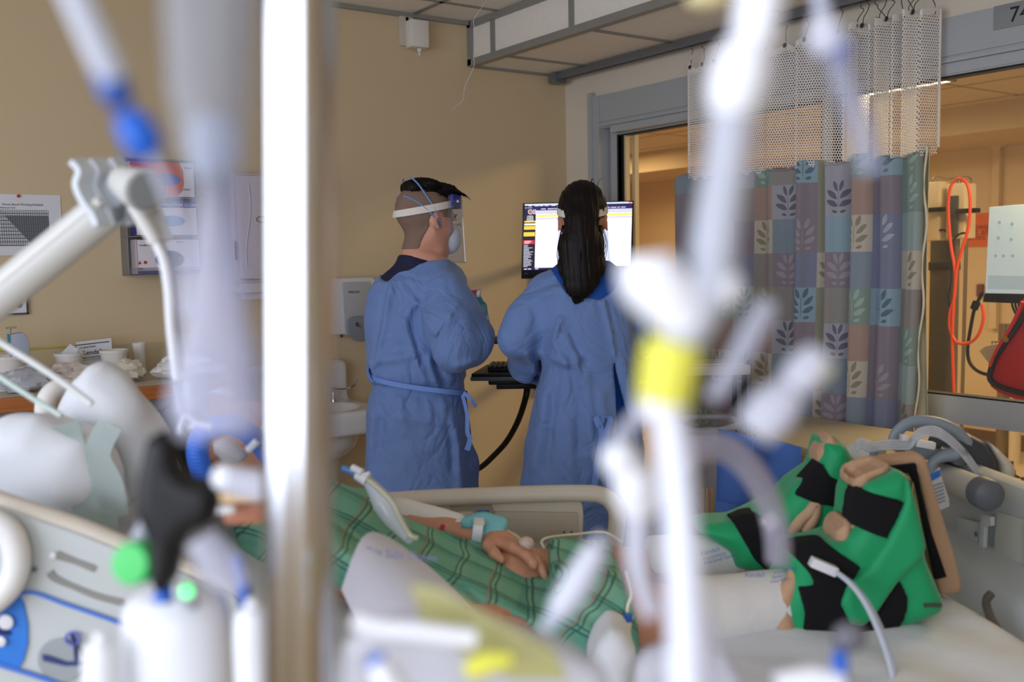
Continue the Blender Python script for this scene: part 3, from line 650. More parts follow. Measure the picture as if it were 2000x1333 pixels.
# wall arm, keyboard tray, hose
t = T('monitor_mount', 'grey wall track with a folding arm carrying the monitor and keyboard tray', 'wall mount', (3.0, YB, .9), 'W')
part('wall_track', bx(2.95, 3.05, YB-.05, YB, .8, 1.62, .006), M_ltgrey, t)
mw = W(L(1130, 470, 4.46))
part('monitor_arm', J(tube([(3.0, YB-.05, 1.5), (3.0, YB-.16, 1.5)], .025), tube([(3.0, YB-.16, 1.5), (mw[0]+.02, mw[1]+.03, 1.55)], .022)), M_ltgrey, t)
kw = W(L(1050, 735, 3.85))
part('tray_arm', J(tube([(3.0, YB-.05, 1.02), (3.0, YB-.14, 1.02)], .025), tube([(3.0, YB-.14, 1.02), (2.6, 3.5, .99), (kw[0], kw[1], .985)], .022)), M_ltgrey, t)
t = T('keyboard_tray', 'grey keyboard tray with a black rest between the two standing people', 'keyboard tray', L(1040, 740, 3.85), 'A')
zt = L(925, 728, 3.75)[2]
TL = lambda px, py, b: (L(px, py, b)[0], b)
def flat(pts, z, h, bev=.004): return prism([(p[0], p[1], z) for p in pts], (0, 0, h), bev)
q = [TL(918, 725, 3.66), TL(1120, 725, 3.62), TL(1110, 700, 3.95), TL(948, 700, 3.97)]
part('tray_board', flat(q, zt-.022, .016), mat('grey tray', (104, 106, 112), .4), t)
part('tray_lip', flat([(p[0]+.004, p[1]+.0) for p in q], zt-.006, .012), M_black, t)
part('under_bracket', J(box(L(1008, 751, 3.8), (.15, .12, .022), bev=.004), box(L(985, 744, 3.78), (.12, .1, .02), bev=.006)), M_black, t)
TRAY = t
t = T('keyboard', 'black computer keyboard on the grey tray beside the long-haired person', 'keyboard', (.08, 3.8, zt+.006), 'A')
part('key_base', flat([TL(952, 725, 3.70), TL(1110, 725, 3.66), TL(1104, 700, 3.85), TL(962, 700, 3.88)], zt+.007, .014), M_black, t)
ks = []
for r_ in range(5):
    for k in range(16): ks.append(box((-.085+k*.0185+r_*.003, 3.715+r_*.033, zt+.026), (.015, .026, .008), bev=.0015, seg=1))
part('keys', J(*ks), mat('black keys', (34, 34, 38), .35), t)['kind'] = 'stuff'
_r = L(985, 664, 3.92); part('mouse_rest', box(_r, (.11, .09, .028), bev=.013, seg=4), mat('mid grey plastic', (96, 98, 102), .4), TRAY, 60); part('rest_post', tube([(_r[0]+.03, _r[1], zt-.01), (_r[0]+.03, _r[1], _r[2]-.01)], .007), M_black, TRAY, 60)
S('cable_hose', 'black ribbed cable hose hanging from the keyboard tray to the wall', 'hose',
  (lambda P: tube(P, [.0105+.0022*(i % 2) for i in range(len(P))], 10))([tuple(p) for p in sm([L(1030, 757, 3.8), L(1026, 780, 3.84), L(1012, 822, 3.95), L(990, 862, 4.08), L(962, 893, 4.2), L(938, 914, 4.32), L(905, 930, 4.42), L(880, 940, 4.5)], 26)]), M_black, 'A', smooth=20)
# ================================================================== privacy curtain
ng = bpy.data.node_groups.new('leaf sprig', 'ShaderNodeTree')
ng.interface.new_socket('UV', in_out='INPUT', socket_type='NodeSocketVector'); ng.interface.new_socket('Mask', in_out='OUTPUT', socket_type='NodeSocketFloat')
class _M: pass
_m = _M(); _m.node_tree = ng; t = NT(_m); gi = t.add('NodeGroupInput'); go = t.add('NodeGroupOutput')
fr = t.add('ShaderNodeVectorMath', operation='FRACTION'); t.l.new(gi.outputs[0], fr.inputs[0])
sx = t.add('ShaderNodeSeparateXYZ'); t.l.new(fr.outputs[0], sx.inputs[0]); u, v = sx.outputs[0], sx.outputs[1]
best = None
for cx, cy, an, la, lb in ((.27, .36, 24, .20, .080), (.73, .36, 156, .20, .080), (.27, .60, 38, .20, .078), (.73, .62, 142, .20, .078), (.38, .83, 66, .16, .07), (.62, .84, 114, .16, .07), (.34, .13, 12, .10, .045), (.66, .13, 168, .10, .045), (.5, .45, 90, .33, .010)):
    a = radians(180-an if False else an); du = t.math('SUBTRACT', u, cx); dv = t.math('SUBTRACT', v, cy)
    # leaves rise outwards: long axis along (cos, sin) pointing away from the stem
    cxx, sxx = cos(pi-a), sin(pi-a)
    p = t.math('ADD', t.math('MULTIPLY', du, cxx), t.math('MULTIPLY', dv, sxx)); q = t.math('SUBTRACT', t.math('MULTIPLY', dv, cxx), t.math('MULTIPLY', du, sxx))
    p2 = t.math('POWER', t.math('ABSOLUTE', t.math('DIVIDE', p, la)), 1.6); q2 = t.math('POWER', t.math('ABSOLUTE', t.math('DIVIDE', q, lb)), 1.6)
    s_ = t.math('LESS_THAN', t.math('ADD', p2, q2), 1.0); best = s_ if best is None else t.math('MAXIMUM', best, s_)
t.l.new(best, go.inputs[0])
CC0 = dict(S=(122, 142, 158), M=(136, 120, 134), G=(122, 150, 134), T=(170, 134, 118), C=(190, 178, 156), K=(144, 138, 130), V=(158, 158, 170), B=(128, 164, 182), O=(148, 146, 120), I=(118, 126, 158), P=(142, 168, 162))
LF0 = dict(S=(86, 104, 124), M=(160, 146, 160), G=(150, 182, 168), T=(190, 160, 130), C=(146, 136, 104), K=(116, 108, 104), V=(104, 100, 118), B=(82, 112, 140), O=(166, 164, 130), I=(166, 170, 190), P=(100, 130, 136))
_gm = lambda d, f, a: {k: tuple(int(v*(1-f)+(sum(c)/3*f)+a) for v in c) for k, c in d.items()}
CC = _gm(CC0, .30, 8); LF = _gm(LF0, .25, 6)
def cell_mat(k, leaf):
    n = 'curtain patch '+k+(' leaf' if leaf else '')
    if n in MATS: return MATS[n]
    m = mat(n, CC[k], .8, sheen=.2, var=.05)
    if leaf:
        t = NT(m); b = t.n['Principled BSDF']; old = b.inputs['Base Color'].links[0].from_socket
        g = t.add('ShaderNodeGroup', node_tree=ng); uvn = t.add('ShaderNodeUVMap'); t.l.new(uvn.outputs[0], g.inputs[0])
        t.l.new(t.mix(g.outputs[0], old, lin(LF[k])), b.inputs['Base Color'])
    return m
XC = 3.075
colpx = [1318, 1350, 1392, 1436, 1467, 1513, 1554, 1589, 1617, 1652, 1695, 1749, 1799]
coly = [onX(p, 560, XC)[1] for p in colpx]
TAB = ["S K S V Gl K Bl O V Gl Bl Gl", "M K M K T Vl M O Vl T M Gl", "M S V M Cl S Ml O B Cl Il P", "S M G I K Ml I Cl Ml S I Cl", "K M Gl Pl Ol K Bl O K Gl Bl K",
       "M K T V T Vl M O Vl T M Gl", "V S Cl Vl Cl S I T S Cl Ml P", "S K M S K I I Cl Ml S I Kl", "M Gl V T Cl K Bl O V G Bl O", "K T M Sl K Vl M S K T Ml G", "S M Cl V I K T O Gl S I Cl", "M K S G K Ml V Cl M S I P"]
ztop = 1.835; rows = [ztop, 1.745]
while rows[-1] > .36: rows.append(rows[-1]-.131)
def foldx(y, z):
    s = (coly[0]-y)/(coly[0]-coly[-1]); dn = min(1, max(0, (2.3-z)/1.2))
    a = .010+.030*min(1, max(0, (s-.15)/.8)); ph = 2*pi*(s*3+max(0, s-.35)**1.35*7.2)
    return XC+a*sin(ph)+a*.4*sin(ph*2.1+1)+.008*dn*sin(ph*.5+z*2)
cur = T('privacy_curtain', 'patchwork leaf-print privacy curtain with white netting top hanging before the glass wall', 'curtain', (XC, coly[6], .3), 'W')
SU, SV = 9, 4; V = []; UVs = []; Fc = []; pieces = {}
ys = []; us = []
for i in range(len(coly)-1):
    for k in range(SU): ys.append(coly[i]+(coly[i+1]-coly[i])*k/SU); us.append(i+k/SU)
ys.append(coly[-1]); us.append(len(coly)-1)
zs_, vs2 = [], []
for j in range(len(rows)-1):
    for k in range(SV): zs_.append(rows[j]+(rows[j+1]-rows[j])*k/SV); vs2.append(-(j+(k/SV if j else .32+.68*k/SV)))
zs_.append(rows[-1]); vs2.append(-(len(rows)-1))
for i, y in enumerate(ys):
    for j, z in enumerate(zs_):
        s = i/(len(ys)-1)
        zz = z+(.016*sin(us[i]*2.1)-.02 if j == 0 else 0)
        V.append((foldx(y, z), y-(.04*(1-s) if False else 0)+.012*sin(z*3)*(s), zz)); UVs.append((us[i], vs2[j]))
nz_ = len(zs_); me_f = []; mi = []; mats_ = []
for i in range(len(ys)-1):
    for j in range(nz_-1):
        r_ = TAB[min(j//SV, len(TAB)-1)].split()[min(i//SU, 11)]; m = cell_mat(r_[0], len(r_) > 1)
        if m not in mats_: mats_.append(m)
        me_f.append((i*nz_+j, i*nz_+j+1, (i+1)*nz_+j+1, (i+1)*nz_+j)); mi.append(mats_.index(m))
me = bpy.data.meshes.new('curtain_fabric'); b0 = BASE[cur.name]; me.from_pydata([(p[0]-b0[0], p[1]-b0[1], p[2]-b0[2]) for p in V], [], me_f); me.update()
for m in mats_: me.materials.append(m)
me.polygons.foreach_set('material_index', mi); me.shade_smooth(); l = me.uv_layers.new(name='UVMap')
for lp in me.loops: l.data[lp.index].uv = UVs[lp.vertex_index]
fab = bpy.data.objects.new('curtain_fabric', me); COL.objects.link(fab); fab.parent = cur; BASE[fab.name] = b0
so = fab.modifiers.new('thickness', 'SOLIDIFY'); so.thickness = .002
# hems and the next fold behind the right edge
ye = coly[-1]
part('side_hem', tube([(foldx(ye, z)-.004, ye-.002+.012*sin(z*3)+.006*sin(z*23), z) for z in np.linspace(1.83, .35, 90)], .004, 6), mat('cream hem', (224, 216, 190), .8), cur)
part('turned_fold', sheet(lambda u_, v_: (foldx(ye, 1.84-1.5*v_)+.005+.03*sin(u_*pi)*(.7+.3*v_), ye+.02-.075*u_*(.55+.45*v_)+.012*sin(4.5*v_)*u_, 1.84-1.5*v_), 10, 20, .002), mat('curtain fold lining', (186, 178, 150), .8), cur)
# netting
net = bpy.data.materials.new('white hexagon netting'); net.use_nodes = True; t = NT(net); b = t.n['Principled BSDF']
b.inputs['Base Color'].default_value = lin((244, 240, 234)); b.inputs['Roughness'].default_value = .8
uvn = t.add('ShaderNodeUVMap')
def vm(op, a, b_=None):
    n = t.add('ShaderNodeVectorMath', operation=op)
    for i, x in enumerate((a, b_)):
        if x is None: continue
        if isinstance(x, tuple): n.inputs[i].default_value = x
        else: t.l.new(x, n.inputs[i])
    return n
HX = (1.0, 1.732, 1.0)
sc1 = vm('MULTIPLY', uvn.outputs[0], (100, 92, 0)); sh = vm('ADD', sc1.outputs[0], (1000, 1732, 0))
a_ = vm('SUBTRACT', vm('MODULO', sh.outputs[0], HX).outputs[0], (.5, .866, 0)); b_ = vm('SUBTRACT', vm('MODULO', vm('ADD', sh.outputs[0], (.5, .866, 0)).outputs[0], HX).outputs[0], (.5, .866, 0))
la = vm('DOT_PRODUCT', a_.outputs[0], a_.outputs[0]); t.l.new(a_.outputs[0], la.inputs[1]); lb = vm('DOT_PRODUCT', b_.outputs[0]); t.l.new(b_.outputs[0], lb.inputs[1])
def hexd(vn):
    ab = vm('ABSOLUTE', vn.outputs[0]); s_ = t.add('ShaderNodeSeparateXYZ'); t.l.new(ab.outputs[0], s_.inputs[0])
    return t.math('MAXIMUM', s_.outputs[0], t.math('ADD', t.math('MULTIPLY', s_.outputs[0], .5), t.math('MULTIPLY', s_.outputs[1], .866)))
hd_ = t.math('MINIMUM', hexd(a_), hexd(b_))
t.l.new(t.math('GREATER_THAN', hd_, .345), b.inputs['Alpha'])
nu, nv = 360, 16; hooks_px = [1348, 1372, 1400, 1430, 1468, 1500, 1532, 1577, 1640, 1682, 1691, 1710, 1724, 1742, 1756, 1769, 1782, 1796, 1812]
hy_ = [onX(p, 80, XC)[1] for p in hooks_px]
def ztop_n(y):
    for a, b2 in zip(hy_[:-1], hy_[1:]):
        if b2 <= y <= a: tt = (a-y)/(a-b2+1e-9); return 2.285-min(.03, (a-b2)*.35)*4*tt*(1-tt)
    return 2.285
V = []; UVs = []; acc = 0; prev = None
yA, yB = onX(1343, 200, XC)[1], onX(1815, 200, XC)[1]
for i in range(nu+1):
    y = yA+(yB-yA)*i/nu; s = (coly[0]-y)/(coly[0]-coly[-1])
    x = foldx(y, 2.0)+.034*min(1, max(0, (s-.55)*3.5))*sin(y*120)
    if prev is not None: acc += hypot(x-prev[0], y-prev[1])
    prev = (x, y)
    for j in range(nv+1):
        zt_ = ztop_n(y); zb = ztop-.030+.008*sin(i*.35); z = zt_+(zb-zt_)*j/nv
        V.append((x-.002, y, z)); UVs.append((acc, z))
F_ = [(i*(nv+1)+j, i*(nv+1)+j+1, (i+1)*(nv+1)+j+1, (i+1)*(nv+1)+j) for i in range(nu) for j in range(nv)]
o = part('netting', (V, F_), net, cur, uv=UVs)
part('net_heading', sheet(lambda u_, v_: (foldx(yA+(yB-yA)*u_, 2.0)+.034*min(1, max(0, ((coly[0]-(yA+(yB-yA)*u_))/(coly[0]-coly[-1])-.55)*3.5))*sin((yA+(yB-yA)*u_)*120), yA+(yB-yA)*u_, ztop_n(yA+(yB-yA)*u_)+.004-.022*v_), 200, 2, .002), mat('white heading tape', (222, 216, 208), .8), cur)
part('net_edge', J(tube([(foldx(yA, 2), yA, z) for z in np.linspace(2.285, 1.83, 20)], .004, 6), tube([(foldx(yB, 2), yB, z) for z in np.linspace(2.285, 1.83, 20)], .005, 6)), mat('white heading tape', (222, 216, 208), .8), cur)
for k, y in enumerate(hy_):
    x = foldx(y, 2.0); sgn = 1 if k % 2 else -1
    hk = part('curtain_hook', tube(sm([(3.082, y, 2.365), (3.076, y+.004*sgn, 2.352), (3.083, y+.008*sgn, 2.343), (3.09, y+.002, 2.337), (3.082, y-.002, 2.328), (x+.004, y-.002*sgn, 2.30), (x-.004, y-.001, 2.277), (x-.010, y+.003, 2.268), (x-.012, y+.003, 2.276)], 4), .0016, 6), mat('hook steel', (120, 114, 106), .3, .9), cur)
    part('grommet', lathe([(.003, 0), (.008, 0), (.009, .002), (.007, .004), (.003, .003)], (x-.006, y, 2.272), (-1, 0, .1), 14), mat('dark grommet', (84, 80, 76), .3, .8), hk)
# ================================================================== corridor things
def cX(px, py, X): return onX(px, py, X)
# door sign plate
a, b = onX(1941, 8, XR-.016), onX(2060, 58, XR-.016); c_ = onX(1943, 60, XR-.016)
t = T('room_sign', 'grey room number plate on the metal header reading 740', 'sign', (XR-.014, a[1], c_[2]), 'W')
zt1, zb1 = onX(1942, 33, XR-.016)[2], onX(1942, 59, XR-.016)[2]
part('plate', bx(XR-.017, XR-.012, b[1], a[1], zb1, zb1+.075, .002), mat('sign grey', (142, 148, 150), .4), t)
part('numerals', place(text('740', .068, .0006), (XR-.0175, onX(1971, 40, XR-.017)[1], zb1+.014), (0, -1, 0), (0, 0, 1)), M_ink, t)
# things standing in the corridor
X5 = 5.2
def Pc(px, py, X=X5): return Vector(onX(px, py, X))
t = T('infusion_stand', 'steel infusion pole with white pumps and a hook top in the corridor', 'infusion stand', (Pc(1868, 800)[0], Pc(1868, 800)[1], 0), 'W')
M_st = mat('brushed steel', (150, 140, 126), .3, .8); pA = Pc(1868, 600)
part('pole', tube([(pA.x, pA.y, .12), (pA.x, pA.y, Pc(1868, 345).z)], .012), M_st, t)
zt_ = Pc(1868, 348).z
part('hook_bar', tube(sm([Pc(1822, 360), Pc(1826, 346), Pc(1850, 350), Pc(1868, 346), Pc(1890, 346), Pc(1897, 352), Pc(1893, 360)], 5), .005, 8), M_st, t)
M_pw = mat('cream pump casing', (214, 198, 172), .4)
for (a1, b1, a2, b2) in ((1821, 357, 1845, 470), (1861, 360, 1894, 466)):
    p1, p2 = Pc(a1, b1), Pc(a2, b2); pm = part('pump_module', box((p1+p2)/2, (.12, abs(p1.y-p2.y), abs(p1.z-p2.z)), bev=.01), M_pw, t)
p1, p2 = Pc(1857, 383, X5-.08), Pc(1870, 464, X5-.08); part('pump_display', box((p1+p2)/2, (.02, abs(p1.y-p2.y), abs(p1.z-p2.z)), bev=.004), M_dkgrey, t)
for a1, b1 in ((1824, 410), (1890, 412)): part('clamp_knob', box(Pc(a1, b1, X5-.09), (.05, .12, .025), bev=.006), M_black, t)
base = Vector((pA.x, pA.y, .05))
for k in range(5): part('stand_leg', tube([base+Vector((0, 0, .06)), base+Vector((.28*cos(k*1.257), .28*sin(k*1.257), 0))], .016), M_st, t)
t2 = T('equipment_column', 'dark slim equipment column standing left of the orange cord in the corridor', 'equipment column', (Pc(1845, 700)[0], Pc(1845, 700)[1], 0), 'W')
p1, p2 = Pc(1828, 466, 5.35), Pc(1858, 760, 5.35); part('column', box(((p1.x+p2.x)/2, (p1.y+p2.y)/2, (p1.z+.0)/2), (.12, abs(p1.y-p2.y), p1.z), bev=.01), mat('dark bronze casing', (64, 56, 50), .4), t2)
part('column_collar', box(((p1.x+p2.x)/2, (p1.y+p2.y)/2, Pc(1843, 520, 5.35).z), (.13, abs(p1.y-p2.y)*1.1, .05), bev=.006), M_black, t2)
p1, p2 = Pc(1884, 470, 5.1), Pc(1874, 748, 5.1)
S('infusion_pole', 'thin dark steel pole standing right of the orange cord in the corridor', 'pole', tube([(5.1, p1.y, .0), (5.1, p1.y-.01, p1.z)], .010), M_st, 'W')
M_orc = mat('orange cord rubber', (226, 74, 38), .4)
S('extension_cord', 'orange cord coiled in long loops over the infusion stand in the corridor', 'cord', tube(sm([Pc(a1, b1, 4.95) for a1, b1 in ((1866, 900), (1865, 800), (1862, 740), (1860, 660), (1862, 600), (1866, 550), (1864, 520), (1856, 470), (1852, 400), (1858, 362), (1874, 349), (1890, 362), (1895, 400), (1890, 450), (1878, 490), (1868, 530), (1864, 580), (1856, 610), (1855, 640), (1866, 666), (1882, 672), (1900, 666), (1914, 648), (1921, 620), (1918, 595))], 6), .0085, 8), M_orc, 'W', smooth=60)
S('black_power_cord', 'black power cord with a plug hanging from the wall socket in the corridor', 'cord', J(tube(sm([Pc(a1, b1, 5.4) for a1, b1 in ((1919, 572), (1912, 585), (1903, 605), (1896, 640), (1890, 680), (1893, 706), (1905, 722), (1920, 730), (1935, 733))], 6), .010, 8), tube([Pc(1908, 590, 5.4), Pc(1902, 604, 5.4)], .022, 10)), M_black, 'W', smooth=60)
S('loose_cable', 'thin black cable hooked beside the dark column in the corridor', 'cable', tube(sm([Pc(a1, b1, 5.15) for a1, b1 in ((1822, 456), (1835, 450), (1848, 452), (1856, 470), (1858, 520), (1856, 560), (1852, 580), (1855, 600), (1860, 606), (1858, 590))], 5), .006, 6), M_black, 'W', smooth=60)
S('black_cable', 'thin black cable drooping across the corridor pump modules', 'cable', tube(sm([Pc(a1, b1, 5.05) for a1, b1 in ((1862, 470), (1868, 462), (1878, 456), (1888, 456))], 5), .006, 6), M_black, 'W', smooth=60)
# orange notice on the far wall
XW = XF-.004
a, b = onX(1885, 418, XW), onX(1931, 482, XW)
t = T('orange_notice', 'orange printed notice on the corridor wall behind the infusion stand', 'notice', (XW, a[1], b[2]), 'W')
part('notice_sheet', bx(XW-.003, XW, b[1], a[1], b[2], a[2]), mat('orange paper', (226, 112, 40), .7), t)
part('notice_text', J(*[place(text(s_, .07, .0005), (XW-.004, onX(1897, 0, XW)[1], onX(1897, yy, XW)[2]), (0, -1, 0), (0, 0, 1)) for s_, yy in (('Gown and', 449), ('not all', 459), ('times', 469))]), mat('dark orange print', (140, 60, 30), .8), t)
a, b = onX(1911, 555, XW), onX(1922, 580, XW); S('wall_socket', 'small grey and red wall socket low behind the white screen', 'socket', J(bx(XW-.03, XW, b[1], a[1], b[2], a[2], .006)), mat('maroon socket', (120, 70, 70), .5), 'W')
# column / conduit on the far wall
a = onX(1953, 272, XW); b = onX(1945, 420, XW)
S('wall_conduit', 'cream vertical conduit with a flared top on the corridor wall above the white screen', 'conduit', J(bx(XW-.05, XW, a[1]-.028, a[1]+.028, .9, a[2]-.06), bx(XW-.09, XW, a[1]-.06, a[1]+.06, a[2]-.06, a[2]+.02, .01)), M_corr, 'W')
# white screen on a cart
X4 = 4.3; a, b = onX(1932, 404, X4), onX(2060, 573, X4); c_ = onX(1922, 572, X4)
t = T('chart_screen', 'back-lit white screen with a black lower bezel on a corridor cart', 'screen', (X4, a[1], c_[2]), 'W')
ytop, ybot = onX(1932, 405, X4)[1], onX(1924, 573, X4)[1]; yr = onX(2075, 400, X4)[1]
ztop_, zbot_ = onX(1932, 405, X4)[2], onX(1924, 573, X4)[2]
part('screen_panel', prism([(X4, ytop, ztop_), (X4, yr, ztop_+.01), (X4, yr, zbot_), (X4, ybot, zbot_)], (.03, 0, 0), .003), mat('pale blue lit screen', (190, 208, 214), .4, emit=.55), t)
part('lower_bezel', prism([(X4-.004, ybot, zbot_), (X4-.004, yr, zbot_), (X4-.004, yr, zbot_-.045), (X4-.004, ybot+.01, zbot_-.04)], (.036, 0, 0), .004), M_black, t)
ic = []
for a1, b1 in ((1950, 465), (1975, 468), (1945, 500), (1960, 500), (1978, 500), (1952, 435), (1977, 438)):
    p = onX(a1, b1, X4-.002); ic.append(lathe([(0, 0), (.008, 0), (.008, .0006)], p, (-1, 0, 0), 12))
part('screen_icons', J(*ic), mat('pale screen icons', (160, 186, 200), .4, emit=.4), t)
part('screen_band', prism([onX(a1, b1, X4-.001) for a1, b1 in ((1930, 538), (2050, 540), (2050, 568), (1928, 565))], (.0008, 0, 0)), mat('lower screen band', (166, 190, 204), .4, emit=.45), t)
part('cart_post', J(tube([(X4+.05, yr+.1, .03), (X4+.05, yr+.1, zbot_)], .02), bx(X4-.1, X4+.2, yr, yr+.2, .0, .05, .01)), M_st, t)
for k in range(4): part('screen_cable', tube(sm([onX(1975+k*7, 577, X4+.02), onX(1978+k*6, 600, X4+.05), onX(1990+k*4, 625, X4+.1)], 5), .005, 6), M_black, t)
# red case
X6 = 3.95
oc = [onX(a1, b1, X6) for a1, b1 in ((2040, 560), (1992, 586), (1978, 640), (1955, 672), (1938, 712), (1930, 742), (1930, 756), (1950, 770), (2000, 790), (2060, 800))]
t = T('red_case', 'bright red equipment bag with black straps hanging in the corridor', 'bag', (X6, oc[4][1], oc[-1][2]), 'W')
part('bag_body', prism([tuple(p) for p in oc], (.2, 0, 0), .02), mat('red vinyl', (196, 16, 26), .4), t)
part('bag_strap', tube(sm([onX(a1, b1, X6-.005) for a1, b1 in ((2010, 600), (1985, 640), (1960, 675), (1942, 705), (1933, 735), (1942, 750), (1970, 762), (2020, 775))], 6), .012, 8), M_black, t)
part('hanger_post', tube([(X6+.1, oc[-1][1]+.12, .0), (X6+.1, oc[-1][1]+.12, oc[-1][2]+.02)], .02), M_st, t)
part('bag_edge', tube(sm([onX(a1, b1, X6-.01) for a1, b1 in ((1998, 590), (1975, 640), (1950, 680), (1934, 716))], 6), .009, 8), mat('bright red piping', (230, 40, 40), .4), t)
part('brass_snap', lathe([(0, .006), (.012, .004), (.014, 0)], onX(1964, 663, X6-.015), (-1, 0, 0)), mat('brass', (190, 150, 70), .3, .9), t)
S('tissue_packet', 'clear white packet hanging beside the red bag', 'packet', prism([onX(a1, b1, X6+.06) for a1, b1 in ((1912, 686), (1925, 676), (1955, 670), (1958, 690), (1935, 716))], (.02, 0, 0), .004), mat('grubby white plastic', (206, 190, 168), .4), 'W')
S('wire_basket', 'small white wire basket behind the straps of the red bag', 'basket', J(*[tube([onX(1938+k*7, 668, X6+.1), onX(1936+k*7, 690, X6+.1)], .003, 6) for k in range(5)], *[tube([onX(1936, 668+k*7, X6+.1), onX(1968, 668+k*7, X6+.1)], .003, 6) for k in range(4)]), M_st, 'W')
# castors and bases low in the corridor
def castor(px, py, X, lab, r=.05):
    p = W(LZ(px, py, r)); zz = r
    t = T('castor_wheel', lab, 'castor wheel', (p[0], p[1], 0), 'W', 'castors of the corridor carts')
    part('tyre', lathe([(r*.5, -.016), (r*.9, -.018), (r, -.008), (r, .008), (r*.9, .018), (r*.5, .016)], (p[0], p[1], p[2]), (1, .3, 0)), M_black, t, 60)
    part('fork', J(box((p[0], p[1], p[2]+r*.7), (.05, .03, r*1.2), bev=.008), tube([(p[0], p[1], p[2]+r), (p[0], p[1], p[2]+r*2)], .01)), M_dkgrey, t)
castor(1975, 950, 3.62, 'black twin castor wheel low behind the footboard, left of its pair', .075)
castor(1996, 985, 3.55, 'black twin castor wheel low at the right edge of the picture', .075)
p = W(LZ(1955, 925, .1))
t = T('rolling_base', 'cream rolling stand base with two short columns seen under the glass rail', 'rolling stand', (p[0], p[1], 0), 'W')
part('base_plate', J(box((p[0], p[1], .09), (.6, .9, .08), bev=.03)), mat('cream base', (196, 180, 152), .4), t)
for a1, w_ in ((1962, .055), (1981, .035)):
    q = W(LZ(a1, 890 if w_ > .05 else 905, .13)); part('column', tube([(q[0], q[1], .12), (q[0], q[1], 1.0)], w_), M_st if w_ > .05 else M_pw, t)
# door and frame seen through the left leaf
YD = 8.49
t = T('corridor_door', 'warm wooden corridor door with a pale frame seen through the left glass leaf', 'door', onY(1280, 700, YD), 'W'); t.location.z = 0; BASE[t.name] = (t.location.x, t.location.y, 0)
a, b = onY(1246, 360, YD-.05), onY(1345, 360, YD-.05)
part('door_leaf', bx(a[0]+.12, b[0]+.5, YD-.05, YD-.01, 0, a[2]-.1), mat('tan door leaf', (220, 178, 120), .5), t)
part('door_surround', J(bx(a[0], a[0]+.12, YD-.08, YD, 0, a[2]), bx(a[0], b[0]+.6, YD-.08, YD, a[2]-.1, a[2])), mat('pale door surround', (226, 200, 156), .5), t)
a, b = onY(1273, 336, YD-.1), onY(1312, 349, YD-.1)
S('door_sign_box', 'dark sign box on the corridor wall above the far door', 'sign', bx(a[0], b[0], YD-.12, YD, b[2], a[2], .01), M_dkgrey, 'W')
a, b = onY(1208, 360, YD-.2), onY(1240, 430, YD-.2)
S('corridor_cabinet', 'orange brown cabinet at the far end of the corridor beside the door frame', 'cabinet', J(bx(max(a[0]-.4,4), min(b[0], XF-.01), YD-.35, YD, 0, a[2])), mat('orange brown panel', (176, 98, 52), .5), 'W')
S('wall_panel', 'orange brown wall panel seen through the netting of the curtain', 'wall panel', bx(XF-.02, XF-.001, onX(1675, 250, XF)[1], onX(1500, 250, XF)[1], 0, onX(1600, 262, XF)[2]), mat('terracotta panel', (196, 110, 60), .6), 'W')
S('white_column', 'white corridor column behind the netting of the curtain', 'column', bx(4.9, 5.05, onX(1665, 250, 4.9)[1], onX(1628, 250, 4.9)[1], 0, ZK), mat('white column paint', (236, 228, 214), .6), 'W')
# ================================================================== people
SK = mat('fair skin', (206, 150, 126), .5, sss=.08, bump=.04, bs=200, var=.08, vs=14)
SKT = mat('tan skin', (190, 134, 104), .5, sss=.08, bump=.04, bs=200, var=.10, vs=14)
M_gown = mat('blue isolation gown fabric', (104, 132, 184), .75, bump=.06, bs=160, var=.05, vs=9, sheen=.12)
_t = NT(M_gown); _b = _t.n['Principled BSDF']; _o = _b.inputs['Normal'].links[0].from_node
_tc = _t.add('ShaderNodeTexCoord'); _w = _t.add('ShaderNodeTexNoise'); _w.inputs['Scale'].default_value = 5; _w.inputs['Detail'].default_value = 3; _w.inputs['Distortion'].default_value = 1.2; _t.l.new(_tc.outputs['Object'], _w.inputs['Vector'])
_r = _t.math('ABSOLUTE', _t.math('SUBTRACT', _w.outputs[0], .5)); _r = _t.math('MINIMUM', _t.math('MULTIPLY', _r, 6.0), 1.0)
_b2 = _t.add('ShaderNodeBump'); _b2.inputs['Strength'].default_value = .55; _b2.inputs['Distance'].default_value = .012; _t.l.new(_r, _b2.inputs['Height']); _t.l.new(_o.outputs[0], _b2.inputs['Normal']); _t.l.new(_b2.outputs[0], _b.inputs['Normal'])
M_tie = mat('blue gown tie', (112, 146, 214), .75)
M_navys = mat('navy scrubs', (26, 28, 58), .8, bump=.05, bs=150); M_royal = mat('royal blue scrubs', (12, 74, 160), .8, bump=.05, bs=150)
M_glove = mat('teal glove rubber', (44, 132, 166), .4, bump=.05, bs=80)
M_hairb = mat('black brown hair', (20, 14, 13), .5, var=.4, vs=80, stretch=(1, 1, .1)); MATS['black brown hair'].node_tree.nodes['Principled BSDF'].inputs['Specular IOR Level'].default_value = .2
M_buzz = mat('buzzed brown hair', (134, 110, 94), .8, bump=.4, bs=700, var=.12, vs=300)
M_visor = glassmat('clear visor film', (245, 248, 255), .05, .03); M_mask = mat('white respirator', (222, 222, 220), .7, bump=.05, bs=200)
M_elas = mat('white elastic', (226, 220, 212), .8, bump=.2, bs=400); M_bluestrap = mat('blue elastic', (110, 150, 200), .7); M_foamb = mat('deep blue foam band', (34, 50, 140), .6)
M_pants = mat('black trousers', (24, 24, 28), .8); M_shoe = mat('dark shoes', (34, 34, 38), .5)
